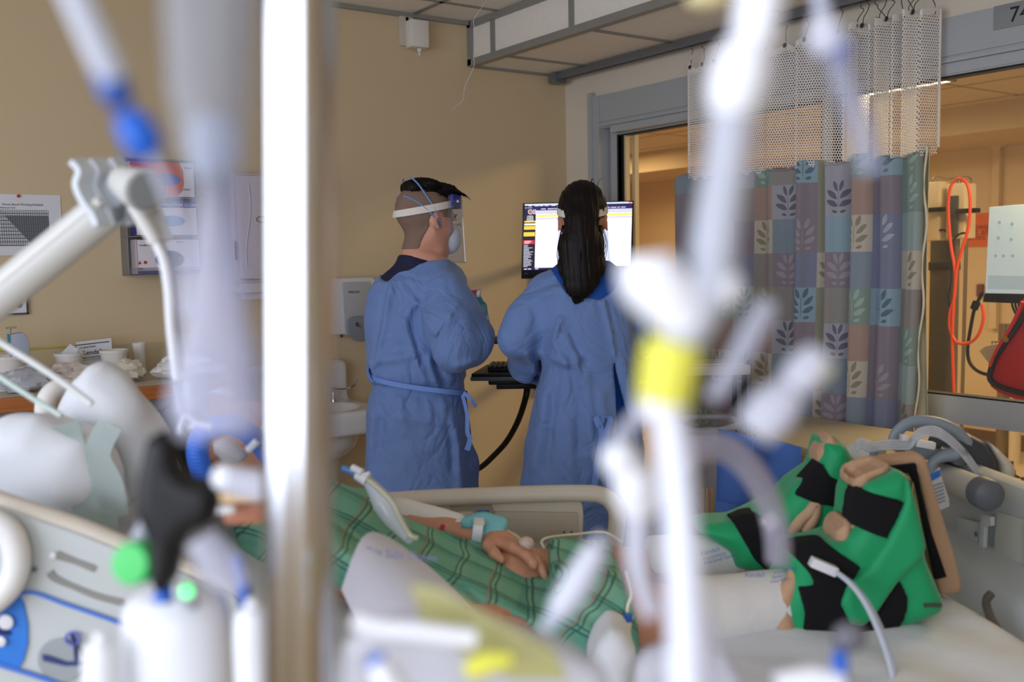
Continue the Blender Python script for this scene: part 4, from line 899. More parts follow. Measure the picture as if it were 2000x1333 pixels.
class Loc:
    """a grid seen in a rotated, scaled local frame"""
    def __init__(s, g, c, M, k=1.0):
        Mi = np.array(M.transposed()); P = [(g.X-c[0])/k, (g.Y-c[1])/k, (g.Z-c[2])/k]
        s.X, s.Y, s.Z = [Mi[i][0]*P[0]+Mi[i][1]*P[1]+Mi[i][2]*P[2] for i in range(3)]; s.k = k
for n_ in ('cone', 'path', 'ell', 'box', 'col', 'poly', 'seg2'): setattr(Loc, n_, getattr(G3, n_))
def headfield(l, neck=True, ears=True):
    f = l.ell((0, -.016, .032), (.077, .099, .089))
    f = smin(f, l.ell((0, .030, -.030), (.060, .062, .086)), .03)
    for s_ in (-1, 1): f = smin(f, l.cone((.052*s_, .0, -.055), (.014*s_, .068, -.103), .016, .017), .03)
    f = smin(f, l.ell((0, .066, -.100), (.022, .02, .016)), .02)
    f = smin(f, l.ell((0, .075, .022), (.05, .022, .012)), .02)
    f = smin(f, l.path([(0, .088, .012), (0, .104, -.018), (0, .109, -.030)], [.007, .010, .012], .008), .010)
    for s_ in (-1, 1):
        f = smax(f, -l.ell((.031*s_, .104, .004), (.017, .02, .012)), .012)
        f = smin(f, l.ell((.010*s_, .098, -.034), (.008, .010, .007)), .006)
        f = smin(f, l.ell((.036*s_, .066, -.028), (.018, .02, .016)), .02)
    f = smin(f, l.ell((0, .090, -.060), (.022, .010, .006)), .006); f = smin(f, l.ell((0, .087, -.071), (.019, .010, .006)), .006)
    f = smax(f, -l.ell((0, .103, -.0655), (.022, .006, .0015)), .003)
    if ears:
        for s_ in (-1, 1):
            R_ = Matrix.Rotation(-.35*s_, 3, 'Z') @ Matrix.Rotation(.25, 3, 'X')
            e = l.ell((.079*s_, -.006, -.008), (.009, .019, .032), R_); e = smax(e, -l.ell((.088*s_, .0, -.010), (.008, .011, .020), R_), .004); f = smin(f, e, .006)
    if neck: f = smin(f, l.cone((0, -.020, -.055), (0, -.045, -.20), .047, .055), .03)
    return f*l.k
def tf(geo, c, M, k=1.0): return ([tuple(Vector(c)+M @ (Vector(p)*k)) for p in geo[0]], geo[1])
def px3(rows, b):
    """rows (py, xl, xr, halfdepth) -> column arguments at distance b"""
    zs, cx, cy, rx, ry = [], [], [], [], []
    for py, xl, xr, hd, *cb in rows:
        bb = b+(cb[0] if cb else 0); a0_, a1_ = L(xl, py, bb), L(xr, py, bb)
        zs.append((a0_[2]+a1_[2])/2); cx.append((a0_[0]+a1_[0])/2); cy.append(bb); rx.append((a1_[0]-a0_[0])/2); ry.append(hd)
    return zs, cx, cy, rx, ry
def pp2(pts, b): return [(L(x, y, b)[0], L(x, y, b)[2]) for x, y in pts]
def hand(g, wrist, dirv, palmn, curl, s=1.0, side=1):
    """field of a hand: wrist point, pointing direction, palm normal, curl in radians per joint"""
    d = Vector(dirv).normalized(); n = Vector(palmn); n = (n-d*n.dot(d)).normalized(); w_ = d.cross(n)*side
    P = Vector(wrist); f = g.cone(P, P+d*.03*s, .024*s, .027*s)
    for k in range(4): f = smin(f, g.cone(P+d*.02*s+w_*(-.018+.012*k)*s, P+d*.088*s+w_*(-.030+.020*k)*s, .015*s, .0125*s), .012*s)
    for k in range(4):
        p = P+d*.088*s+w_*(-.030+.020*k)*s; dd = d.copy(); ln = (.040, .046, .043, .033)[k]*s; pts = [p]
        c_ = curl[k] if isinstance(curl, (list, tuple)) else curl
        for j in range(3):
            q = Matrix.Rotation(c_*(.8 if j == 0 else 1), 3, w_*(1 if side > 0 else -1)) ; dd = (q @ dd).normalized(); dd = dd+w_*(-.06+.04*k)*(1 if j == 0 else 0)
            p = p+dd*ln*(1, .62, .5)[j]; pts.append(p)
        f = smin(f, g.path(pts, [.0098*s, .0092*s, .0085*s, .0075*s], .004), .005*s)
    t0 = P+d*.025*s-w_*.026*s; t1 = t0+(d*.5-w_*.75+n*.25).normalized()*.036*s; t2 = t1+(d*.85-w_*.2+n*.35).normalized()*.030*s; t3 = t2+(d*.9+w_*.1+n*.3).normalized()*.024*s
    return smin(f, g.path([t0, t1, t2, t3], [.015*s, .0125*s, .011*s, .0085*s], .006), .012*s)
def legs(g, a, b, off, top, R_=.075, yaw=0):
    f = None
    for s_ in (-1, 1):
        hx, hy = off*s_*cos(yaw), off*s_*sin(yaw)
        q = g.path([(a+hx, b+hy, top), (a+hx, b+hy, .50), (a+hx, b+hy, .09)], [R_*1.1, R_*.8, R_*.55], .03); f = q if f is None else smin(f, q, .02)
    return f
def shoes(a, b, off, yaw, fdir):
    gs = []
    for s_ in (-1, 1):
        hx, hy = off*s_*cos(yaw), off*s_*sin(yaw); c = Vector((a+hx, b+hy, 0)); d = Vector((fdir[0], fdir[1], 0)).normalized()
        gs.append(c); 
    out = []
    for c in gs:
        ang = atan2(d.y, d.x); R_ = Matrix.Rotation(ang, 3, 'Z')
        out.append(J(box(c+d*.055+Vector((0, 0, .022)), (.28, .10, .044), R_, .02, 3), ball(c+d*.05+Vector((0, 0, .045)), (.12, .045, .045), rot=R_)))
    return out
# ------------------------------------------------------------------ standing person, short hair
bM_ = 3.35; hc = Vector(L(834, 430, bM_)); HMm = Matrix.Rotation(radians(-58), 3, 'Z') @ Matrix.Rotation(radians(-6), 3, 'X'); hk = .965
man = T('person', 'person with shaved sides in a blue gown holding up a small clear bag', 'person', (hc.x, bM_+.02, 0))
g = G3((hc.x-.28, bM_-.33, .0), (hc.x+.30, bM_+.30, hc.z+.15), .0088)
lh = Loc(g, hc, HMm, hk); fh = headfield(lh)
rows = [(497, 793, 862, .062, -.01), (512, 785, 872, .075), (528, 762, 890, .09), (545, 742, 902, .11), (570, 728, 903, .125), (620, 720, 896, .13), (680, 724, 888, .125), (735, 738, 896, .12), (770, 735, 900, .13), (850, 728, 905, .14), (960, 735, 905, .14)]
tor = g.col(*px3(rows, bM_), p=2.3)
Z = lambda py, b=bM_: L(1000, py, b)[2]
body = smin(fh, tor, .03); body = smin(body, legs(g, hc.x-.005, bM_+.01, .07, .78, .065, -.2), .04)
sh_r, el_r, wr_r = L(870, 580, 3.27), L(883, 680, 3.18), L(934, 640, 3.34)
body = smin(body, g.path([sh_r, el_r, wr_r], [.05, .042, .030], .02), .03)
wl = L(915, 640, 3.60); body = smin(body, g.path([L(760, 580, 3.46), L(800, 670, 3.58), wl], [.05, .042, .03], .02), .03)
bodyg = g.mesh(body, 1); part('body', bodyg, SK, man, 180)
armf = lambda g: U(g.path([sh_r, el_r, wr_r], [.05, .042, .030], .02), g.path([L(760, 580, 3.46), L(800, 670, 3.58), wl], [.05, .042, .03], .02))
for c in shoes(hc.x-.005, bM_+.01, .07, -.2, (.6, .8)): part('shoe', c, M_shoe, man, 60)
# scrubs: just over the body up to the neckline
zz = np.maximum(g.Z-(Z(512)+.06*(g.X-hc.x)*-1), 0)
xs_ = L(796, 495, bM_)[0]
lg = legs(g, hc.x-.005, bM_+.01, .07, .78, .075, -.2)
scr = smin(smin(tor, lh.cone((0, -.020, -.055), (0, -.045, -.20), .047, .055)*hk, .03)-.007, lg, .04); scr = np.maximum(scr, g.Z-(Z(493)-.30*np.maximum(g.X-xs_, 0)))
scr = np.maximum(scr, .10-g.Z)
part('scrubs', g.mesh(scr, 2), M_navys, man, 180)
# gown
g = G3((hc.x-.30, bM_-.40, .38), (hc.x+.34, bM_+.42, Z(497)+.02), .0072)
rows = [(503, 800, 866, .06, -.01), (514, 776, 884, .085), (528, 750, 898, .10), (545, 734, 908, .12), (565, 722, 908, .135), (620, 711, 902, .145), (680, 714, 894, .15), (722, 716, 908, .162), (738, 720, 910, .158), (752, 731, 899, .138), (766, 720, 908, .150), (800, 714, 914, .16), (900, 713, 926, .17), (970, 714, 939, .175), (1090, 710, 946, .18)]
rows0 = [(497, 793, 862, .062, -.01), (512, 785, 872, .075), (528, 762, 890, .09), (545, 742, 902, .11), (570, 728, 903, .125), (620, 720, 896, .13), (680, 724, 888, .125), (735, 738, 896, .12), (770, 735, 900, .13), (850, 728, 905, .14), (960, 735, 905, .14)]
inner = smin(g.col(*px3(rows0, bM_), p=2.3), legs(g, hc.x-.005, bM_+.01, .07, .78, .075, -.2), .04)-.013
f = g.col(*px3(rows, bM_), p=2.3)
sl = g.path([L(868, 572, 3.25), L(878, 640, 3.18), L(884, 690, 3.14)], [.072, .084, .060], .03)
sl = smin(sl, g.path([L(884, 688, 3.14), L(915, 678, 3.20), L(938, 655, 3.28)], [.058, .060, .044], .03), .03)
sl = smin(sl, g.path([L(900, 600, 3.24), L(925, 655, 3.22)], [.050, .052], .03), .05)
f = smin(f, sl, .03)
f = smin(f, g.path([L(760, 580, 3.46), L(800, 670, 3.58), L(885, 650, 3.59)], [.07, .065, .05], .03), .04)
f += nfield(g, 14, .004, 1, (1, 1, .5))+nfield(g, 34, .0016, 2, (1, 1, .6))
for P, a_, w_ in (([(770, 560), (758, 620), (745, 680), (730, 730)], .010, .016), ([(815, 590), (800, 620), (822, 690), (838, 735)], .012, .016), ([(812, 570), (860, 640)], .006, .012), ([(900, 590), (862, 640)], .006, .010), ([(730, 700), (790, 690), (830, 680)], .007, .014),
                  ([(845, 690), (860, 745)], .010, .014), ([(735, 742), (770, 790)], .008, .012), ([(790, 760), (800, 830)], .006, .014), ([(840, 765), (850, 800)], .007, .010), ([(870, 770), (900, 850), (905, 960)], .008, .016), ([(735, 800), (728, 970)], .008, .016), ([(780, 800), (885, 815)], .005, .012), ([(900, 700), (935, 690)], .008, .012)):
    f -= 1.5*a_*np.exp(-(g.seg2(pp2(P, bM_))/w_)**2)
for P, a_, w_ in (([(762, 555), (750, 640), (738, 700)], .010, .010), ([(825, 600), (812, 640), (832, 700)], .010, .010), ([(775, 750), (850, 770), (895, 775)], .006, .012), ([(855, 700), (872, 740)], .012, .012), ([(760, 770), (752, 860)], .006, .014), ([(880, 790), (888, 900)], .007, .014), ([(738, 748), (800, 757), (900, 766)], .010, .007)):
    f += 1.5*a_*np.exp(-(g.seg2(pp2(P, bM_))/(w_*.8))**2)
f = np.minimum(f, np.minimum(inner, armf(g)-.014))
cut = g.poly(pp2([(735, 530), (743, 546), (757, 551), (775, 533), (800, 518), (840, 509), (866, 508), (880, 470), (760, 470), (738, 500)], bM_-.1), bM_-.1, .35, .012)
f = smax(f, -cut, .004)
f = smax(f, -g.cone(L(948, 640, 3.32), L(930, 660, 3.28), .040, .030), .004)       # sleeve mouth
slot = g.poly(pp2([(724, 716), (728, 735), (742, 742), (728, 742), (718, 725)], bM_-.1), bM_, .3, .004); f = smax(f, -slot, .004)
part('isolation_gown', g.mesh(f, 1), M_gown, man, 180)
dn = Vector((0, 0, -1))
part('gown_tie', ribbon(sm([L(726, 737, bM_-.09), L(750, 746, bM_-.145), L(800, 756, bM_-.165), L(860, 764, bM_-.165), L(896, 768, bM_-.12), L(912, 768, bM_-.04)], 8), (0, 0, 1), .016, .004), M_tie, man, 60)
part('gown_tie', J(ribbon(sm([L(905, 768, bM_-.12), L(918, 778, bM_-.13), L(930, 795, bM_-.12)], 6), (0, 0, 1), [.014, .01], .003), ribbon(sm([L(903, 772, bM_-.12), L(912, 810, bM_-.14), L(913, 845, bM_-.15), L(918, 858, bM_-.15), L(912, 880, bM_-.15)], 6), (1, 0, 0), [.010, .018], .003)), M_tie, man, 60)
part('gown_seam', J(tube([Vector(L(884+k*2.6, 632-k*2.0-(0), 3.14-.005*k)) for k in range(-9, 8)], .0012, 5)), M_tie, man)
# gloved right hand
g = G3(Vector(L(935, 620, 3.38))-Vector((.11, .11, .11)), Vector(L(935, 620, 3.38))+Vector((.11, .11, .11)), .0042)
f = hand(g, L(944, 648, 3.36), (-.22, .15, 1.0), (-.75, .65, 0), .52, 1.0, -1); f = smin(f, g.cone(L(944, 655, 3.36), L(938, 664, 3.34), .030, .034), .01)
gl_ = part('glove', g.mesh(f, 1), M_glove, man, 180)
# hair
g = G3(hc-Vector((.16, .16, .10)), hc+Vector((.16, .16, .17)), .004); lh = Loc(g, hc, HMm, hk); fh = headfield(lh, True, False)
reg = np.maximum(lh.Y-.062+(lh.Z<-.0)*.2*0, -(lh.Z+.118-.35*np.maximum(lh.Y+.03, 0)))     # nape and sides
reg = np.maximum(reg, np.where(lh.Z < .01, lh.Y-(.01+.5*(lh.Z+.0))-.0, -1)); reg = np.maximum(reg, np.where(lh.Z < -.03, lh.Y+.025-.3*(lh.Z+.03), -1))
earcut = np.minimum(lh.ell((.079, .002, -.012), (.03, .028, .040)), lh.ell((-.079, .002, -.012), (.03, .028, .040)))
sh_ = np.maximum(np.maximum(fh-.0035, -(fh+.004)), reg); sh_ = np.maximum(sh_, -earcut)
part('buzzed_sides', g.mesh(sh_, 1), M_buzz, man, 180)
top = lh.ell((0, -.005, .062), (.070, .094, .062)); top = np.maximum(top, .082-.12*(lh.Y+.03)*0-lh.Z); 
top = smin(top, lh.path([(0, -.072, .102), (0, -.02, .118), (0, .05, .112), (0, .102, .100)], [.026, .027, .027, .018], .03, (2.1, 1, 1)), .012); top = smax(top, lh.Z-(.142-.16*(lh.Y+.05)), .01)
top += .0022*np.sin(lh.X*900+lh.Z*160)+.0015*np.sin(lh.X*420+lh.Y*60)
part('short_hair', g.mesh(top, 0), M_hairb, man, 180)
tu = []; rg = random.Random(5)
for k in range(150):
    x = rg.uniform(-.05, .05); y0 = rg.uniform(-.06, .09); z0_ = .134-.16*(y0+.05)-1.2*x*x*4
    tu.append(tube(sm([(x, y0, z0_-.004), (x*1.05, y0+.02, z0_+.001), (x*1.1+rg.uniform(-.006, .006), y0+.048, z0_-.008+rg.uniform(-.012, .002))], 3), [.0028, .0022, .0006], 4))
part('hair_tufts', tf(J(*tu), hc, HMm, hk), M_hairb, man, 60)['kind'] = 'stuff'
eyes = [ball((.031*s_, .088, .003), .0115) for s_ in (-1, 1)]
for e in eyes: part('eye', tf(e, hc, HMm, hk), mat('eye white', (225, 220, 215), .2), man, 180)
def shield(parent, c, M, k, tilt=.30, zb=.03, lo=-.135, band=M_foamb):
    fs = part('face_shield', tf(sheet(lambda u_, v_: ((.082+.012*v_)*sin((u_-.5)*2.7), .008+(.116+.034*v_)*cos((u_-.5)*2.7)*1.0, zb+.055+(lo-.055-zb)*v_), 26, 10, .0012), c, M, k), M_visor, parent, 60)
    st = []; 
    for j in range(49):
        th = radians(20)+j/48*radians(320)+pi/2; st.append((.0850*cos(th), -.014+.1085*sin(th), zb+.008+.30*(.106*sin(th))))
    part('shield_strap', tf(ribbon(st, (0, .05, 1), .024, .0022), c, M, k), M_elas, fs, 60)
    part('brow_band', tf(sheet(lambda u_, v_: (.083*sin((u_-.5)*2.3), .010+.112*cos((u_-.5)*2.3), zb+.062-.040*v_), 20, 3, .016), c, M, k), band, fs, 40)
    for s_ in (-1, 1): part('rivet', tf(ball((.0845*sin(.95*s_), .012+.114*cos(.95*s_), zb+.04), .0045), c, M, k), M_white, fs, 180)
    part('visor_edge', tf(tube([((.0945)*sin((u_-.5)*2.7), .008+.150*cos((u_-.5)*2.7), lo+.001) for u_ in np.linspace(0, 1, 20)], .0009, 5), c, M, k), M_ltgrey, fs)
    return fs
fs = shield(man, hc, HMm, hk)
part('band_print', tf(J(*[ribbon([(.0855*sin(x), .014+.1145*cos(x), .088-.009*r_) for x in np.linspace(.45, .80, 6)], (0, 0, 1), .0018, .0008) for r_ in range(3)]), hc, HMm, hk), M_paper, fs)
def mask(parent, c, M, k, straps=True):
    mk_ = part('respirator', tf(ball((0, .088, -.052), (.047, .045, .058), 24, 16, Matrix.Rotation(.25, 3, 'X')), c, M, k), M_mask, parent, 180)
    part('mask_rim', tf(tube(sm([(.046*cos(a), .072+.02*sin(a)*.6-.02*abs(cos(a)), -.052+.058*sin(a)) for a in np.linspace(0, 2*pi, 13)[:-1]], 4, True), .0028, 6, closed=True), c, M, k), mat('mask rim', (206, 206, 204), .7), mk_)
    part('nose_fold', tf(tube(sm([(-.028, .118, -.012), (0, .13, .0), (.028, .118, -.012)], 4), .002, 6), c, M, k), M_ltgrey, mk_)
    if straps:
        for up_, bk_ in ((1.0, -.55), (.62, -.95)):
            pts = []
            for q in np.linspace(-1, 1, 33):
                th = q*pi*.93; d_ = Vector((sin(th)*1.0, .42*cos(th)+bk_*.5*(1-cos(th))*.5, -.62+up_*.80*(1-cos(th))))
                c0 = Vector((0, -.014, .030)); k_ = 1/sqrt((d_.x/.080)**2+(d_.y/.103)**2+(d_.z/.092)**2); p_ = c0+d_*k_
                if abs(q) > .15: p_ = c0+d_*(k_+(.004+.032*max(0, min(1, (p_.z-.075)/.03)))/d_.length)
                if p_.z < 0 and p_.y > .05: continue
                pts.append(p_)
            h_ = [p for p in pts]
            part('mask_strap', tf(tube(h_, .0028, 6), c, M, k), M_bluestrap, mk_, 60)
    return mk_
mask(man, hc, HMm, hk)
# bag of vials in the glove
q = [L(x, y, 3.40) for x, y in ((915, 570), (941, 563), (938, 585), (930, 625), (922, 628), (912, 600))]
t = T('medicine_bag', 'clear plastic bag with a bright pink label held up in the teal gloved hand', 'plastic bag', L(925, 625, 3.40))
part('film', prism(q, (.0, .018, 0), .002), glassmat('clear bag film', (230, 226, 220), .30, .1), t)
part('pink_label', prism([L(x, y, 3.396) for x, y in ((915, 567), (932, 567), (928, 580), (916, 580))], (0, .001, 0)), mat('bright pink label', (236, 28, 120), .5), t)
part('printed_insert', prism([L(x, y, 3.397) for x, y in ((917, 582), (933, 583), (929, 604), (922, 612), (916, 598))], (0, .001, 0)), mat('speckled printed insert', (150, 146, 142), .6, var=.8, vs=160), t)
# ------------------------------------------------------------------ standing person, long dark hair
bW = 3.20; hw = Vector(L(1138, 432, bW)); HW = Matrix.Rotation(radians(-6), 3, 'Z') @ Matrix.Rotation(radians(-4), 3, 'X'); kw_ = .94
wom = T('person', 'person with long dark hair and blue gown facing the computer monitor', 'person', (hw.x, bW+.02, 0))
g = G3((hw.x-.30, bW-.28, 0), (hw.x+.30, bW+.52, hw.z+.15), .0092)
lw = Loc(g, hw, HW, kw_); fh = headfield(lw)
rows = [(505, 1105, 1178, .055), (520, 1090, 1195, .07), (540, 1062, 1215, .09), (570, 1052, 1222, .11), (640, 1058, 1220, .12), (720, 1066, 1212, .115), (800, 1050, 1222, .13), (900, 1042, 1224, .14)]
tor = g.col(*px3(rows, bW), p=2.3); body = smin(fh, tor, .03); body = smin(body, legs(g, hw.x, bW+.01, .085, .85, .075), .04)
armL = g.path([L(1062, 575, bW), L(1018, 660, bW-.02), L(1052, 722, 3.52)], [.045, .040, .026], .02); armR = g.path([L(1216, 575, bW), L(1243, 655, bW+.02), L(1190, 712, 3.52)], [.045, .040, .026], .02)
body = smin(smin(body, armL, .03), armR, .03)
body = smin(body, hand(g, L(1052, 722, 3.52), (.2, 1, -.06), (0, 0, -1), .25, .95, 1), .01); body = smin(body, hand(g, L(1190, 712, 3.52), (-.3, 1, -.06), (0, 0, -1), .25, .95, -1), .01)
part('body', g.mesh(body, 1), SKT, wom, 180)
for c in shoes(hw.x, bW+.01, .085, 0, (0, 1)): part('shoe', c, M_shoe, wom, 60)
Zw = lambda py: L(1000, py, bW)[2]
scr = np.maximum(tor-.010, -(fh-.006)); scr = np.maximum(scr, g.Z-Zw(512)); scr = np.maximum(scr, Zw(862)-g.Z)
part('scrubs', g.mesh(scr, 2), M_royal, wom, 180)
pn = np.maximum(smin(tor-.008, legs(g, hw.x, bW+.01, .085, .85, .088), .05), g.Z-Zw(850)); pn = np.maximum(pn, .10-g.Z); part('trousers', g.mesh(pn, 2), M_pants, wom, 180)
g = G3((hw.x-.32, bW-.30, .36), (hw.x+.32, bW+.46, Zw(505)+.02), .0075)
inner = smin(g.col(*px3(rows, bW), p=2.3), legs(g, hw.x, bW+.01, .085, .85, .088), .05)-.012
inner = np.minimum(inner, np.minimum(g.path([L(1062, 575, bW), L(1018, 660, bW-.02), L(1050, 720, 3.46)], [.045, .040, .030], .02), g.path([L(1216, 575, bW), L(1243, 655, bW+.02), L(1192, 710, 3.46)], [.045, .040, .030], .02))-.014)
rows = [(522, 1085, 1205, .075), (532, 1062, 1222, .09), (545, 1046, 1232, .11), (570, 1040, 1233, .13), (640, 1042, 1238, .14), (700, 1052, 1242, .14), (760, 1046, 1246, .15), (830, 1034, 1250, .16), (900, 1026, 1252, .17), (960, 1018, 1254, .175), (1100, 1010, 1258, .18)]
f = g.col(*px3(rows, bW), p=2.4)
sl = g.path([L(1066, 578, bW), L(1028, 625, bW-.02), L(1014, 662, bW-.03)], [.066, .066, .060], .03); sl = smin(sl, g.path([L(1013, 662, bW-.03), L(1030, 712, 3.30), L(1046, 722, 3.42)], [.060, .058, .046], .03), .04)
f = smin(f, sl, .025)
sr_ = g.path([L(1214, 575, bW+.02), L(1238, 625, bW+.05), L(1240, 665, bW+.08), L(1205, 700, 3.42)], [.065, .060, .055, .045], .03); f = smin(f, sr_, .02)
f += nfield(g, 14, .0036, 11, (1, 1, .5))+nfield(g, 34, .0016, 12, (1, 1, .6))
for P, a_, w_ in (([(1172, 585), (1186, 640), (1196, 690)], .008, .008), ([(1090, 620), (1075, 660), (1100, 700)], .010, .013), ([(1100, 655), (1122, 700), (1128, 740)], .008, .012), ([(1060, 690), (1110, 705), (1125, 690)], .010, .012), ([(1030, 590), (1090, 560)], .006, .014), ([(1140, 720), (1150, 850)], .006, .012), ([(1210, 700), (1240, 850)], .008, .014), ([(1060, 760), (1040, 900)], .008, .016), ([(1030, 690), (1050, 735)], .008, .010), ([(1105, 810), (1110, 950)], .006, .016), ([(1165, 760), (1190, 900)], .007, .014)):
    f -= 1.5*a_*np.exp(-(g.seg2(pp2(P, bW))/w_)**2)
for P, a_, w_ in (([(1178, 585), (1192, 650), (1197, 688)], .008, .006), ([(1068, 650), (1062, 700), (1048, 750)], .020, .012), ([(1110, 640), (1134, 700)], .008, .010), ([(1120, 730), (1126, 860)], .006, .014), ([(1080, 760), (1066, 900)], .007, .014)):
    f += 1.5*a_*np.exp(-(g.seg2(pp2(P, bW))/(w_*.8))**2)
f = np.minimum(f, inner)
cut = g.poly(pp2([(1078, 520), (1092, 548), (1112, 574), (1150, 582), (1171, 586), (1196, 570), (1210, 548), (1212, 520), (1180, 490), (1100, 490)], bW-.1), bW, .4, .008); f = smax(f, -cut, .004)
gap = g.poly(pp2([(1194, 685), (1207, 745), (1222, 800), (1240, 862), (1250, 1100), (1203, 1100), (1204, 870), (1200, 760)], bW-.1), bW-.25, .25, .004); f = smax(f, -gap, .003)
part('isolation_gown', g.mesh(f, 1), M_gown, wom, 180)
part('gown_tie', J(ribbon(sm([L(1178, 815, bW-.175), L(1170, 835, bW-.19), L(1163, 815, bW-.19), L(1175, 845, bW-.19), L(1167, 900, bW-.20), L(1160, 960, bW-.2)], 6), (1, 0, 0), [.012, .016, .02], .003), ribbon(sm([L(1178, 815, bW-.175), L(1192, 818, bW-.19), L(1184, 850, bW-.19), L(1188, 900, bW-.2), L(1192, 955, bW-.2)], 6), (1, 0, 0), [.012, .018, .022], .003)), M_tie, wom, 60)
# long hair
g = G3(hw-Vector((.15, .20, .33)), hw+Vector((.15, .14, .15)), .0042); lw = Loc(g, hw, HW, kw_)
f = lw.ell((0, -.024, .040), (.083, .102, .095)); f = smax(f, lw.Y-.045+lw.Z*-.2, .02); f = smax(f, -np.minimum(lw.box((.095, .0, -.055), (.034, .15, .060), .02), lw.box((-.095, .0, -.055), (.034, .15, .060), .02)), .02)
f = smax(f, -lw.ell((0, .12, -.02), (.075, .09, .10)), .01)
for s_ in (-1, 1): f = smax(f, -lw.ell((.086*s_, .004, -.018), (.022, .030, .038)), .006)
P_ = [L(1136, 430, bW-.11), L(1134, 480, bW-.115), L(1134, 530, bW-.12), L(1132, 560, bW-.135), L(1126, 590, bW-.14)]
f = smin(f, g.path(P_, [.040, .045, .043, .030, .008], .03, (1.25, .62, 1)), .03)
f = smin(f, g.path([L(1168, 470, bW-.09), L(1170, 520, bW-.10), L(1160, 556, bW-.12)], [.02, .02, .008], .02), .02)
f = smin(f, g.path([L(1108, 470, bW-.09), L(1104, 520, bW-.10), L(1110, 548, bW-.12)], [.02, .02, .008], .02), .02)
f = smin(f, g.ell(L(1135, 490, bW-.125), (.034, .024, .11)), .02)
f += .0012*np.sin((g.X-hw.x)*620+np.sin(g.Z*30)*1.5)+.0010*np.sin((g.X-hw.x)*310+g.Z*25+2)
part('long_hair', g.mesh(f, 0), M_hairb, wom, 180)
st = []; rg = random.Random(9)
for k in range(46):
    s_ = rg.choice((-1, 1)); x0 = 1136+s_*rg.uniform(26, 44); e_ = rg.uniform(0, 1)
    if s_ < 0: pts = [(x0+6, 440), (x0-rg.uniform(0, 5), 485), (x0+rg.uniform(-3, 6), 515), (1118-rg.uniform(4, 38)*e_, 545+rg.uniform(-6, 12))]
    else: pts = [(x0-2, 440), (x0+rg.uniform(-2, 8), 475), (x0+rg.uniform(-6, 4), 505), (x0-rg.uniform(2, 26), 540+rg.uniform(-10, 20))]
    st.append(tube(sm([L(a_, b_, bW-.085-.03*(i/3)+rg.uniform(-.008, .008)) for i, (a_, b_) in enumerate(pts)], 6), [.0011, .0010, .0004], 4))
for k in range(5):
    a_ = rg.uniform(-.9, .9); st.append(tube(sm([hw+HW @ Vector((.07*sin(a_)*.9, -.06+.03*cos(a_), .105)), hw+HW @ Vector((.075*sin(a_), -.05, .122+rg.uniform(0, .006))), hw+HW @ Vector((.09*sin(a_), -.06, .122+rg.uniform(-.01, .008)))], 3), [.0012, .0004], 4))
for k in range(90):
    x0 = rg.uniform(-36, 36); st.append(tube(sm([L(1136+x0*.35, 372+abs(x0)*.25, bW-.06), L(1136+x0*.9, 425, bW-.128+abs(x0)*.0007), L(1136+x0*.85, 480, bW-.150+abs(x0)*.0006), L(1134+x0*.65, 535, bW-.150+abs(x0)*.0006), L(1130+x0*.3, 575+rg.uniform(-14, 16), bW-.152)], 6), [.0018, .0016, .0005], 4))
part('hair_strands', J(*st), M_hairb, wom, 60)['kind'] = 'stuff'
for s_ in (-1, 1): part('eye', tf(ball((.031*s_, .088, .003), .0115), hw, HW, kw_), mat('eye white', (225, 220, 215), .2), wom, 180)
fs = shield(wom, hw, HW, kw_, band=mat('grey blue foam band', (96, 98, 132), .6)); mask(wom, hw, HW, kw_, False)
# ================================================================== the bed   (s from the footboard to the head, t from the far rail towards the camera)
BO = (1.03, 2.47); BU = (.9962, .0872); BV = (.0872, -.9962)
def Bp(s, t, z): return (BO[0]-s*BU[0]+t*BV[0], BO[1]-s*BU[1]+t*BV[1], z)
def onT(px, py, t):
    r = ray(px, py); k = (t+BO[0]*BV[0]+BO[1]*BV[1])/(r.x*BV[0]+r.y*BV[1]); return (r.x*k, r.y*k, CZ+r.z*k)
def onS(px, py, s):
    r = ray(px, py); k = (-s+BO[0]*BU[0]+BO[1]*BU[1])/(r.x*BU[0]+r.y*BU[1]); return (r.x*k, r.y*k, CZ+r.z*k)
RB = Matrix.Rotation(atan2(BU[1], BU[0]), 3, 'Z')
M_bed = mat('beige bed plastic', (204, 196, 180), .42, var=.03); M_bedg = mat('grey green bed plastic', (188, 194, 192), .4, var=.03)
M_sheet = mat('white bed sheet', (216, 219, 222), .85, bump=.25, bs=18, var=.04); M_pil = mat('white pillowcase', (226, 230, 234), .8, bump=.2, bs=14)
M_cap = mat('slate grey plastic', (98, 102, 108), .45); M_blue = mat('bright blue label', (44, 118, 206), .5)
ZM = .79
bed = T('hospital_bed', 'beige hospital bed with raised head end, side rails and footboard', 'bed', Bp(1.0, .5, 0))
g = G3((BO[0]-2.2, BO[1]-1.3, .55), (BO[0]+.12, BO[1]+.05, 1.25), .016)
lb = Loc(g, Bp(1.0, .51, 0), RB)      # x towards the foot, y away from the camera
f = lb.box((.37, 0, ZM-.085), (.47, .455, .085), .07); ra = radians(-17)
Rr = Matrix.Rotation(radians(18), 3, 'Y')
f = smin(f, lb.box((-.53, 0, ZM+.075), (.52, .455, .085), .06, Rr), .06)
f += nfield(g, 16, .004, 21)
part('mattress', g.mesh(f, 1), M_sheet, bed, 180)
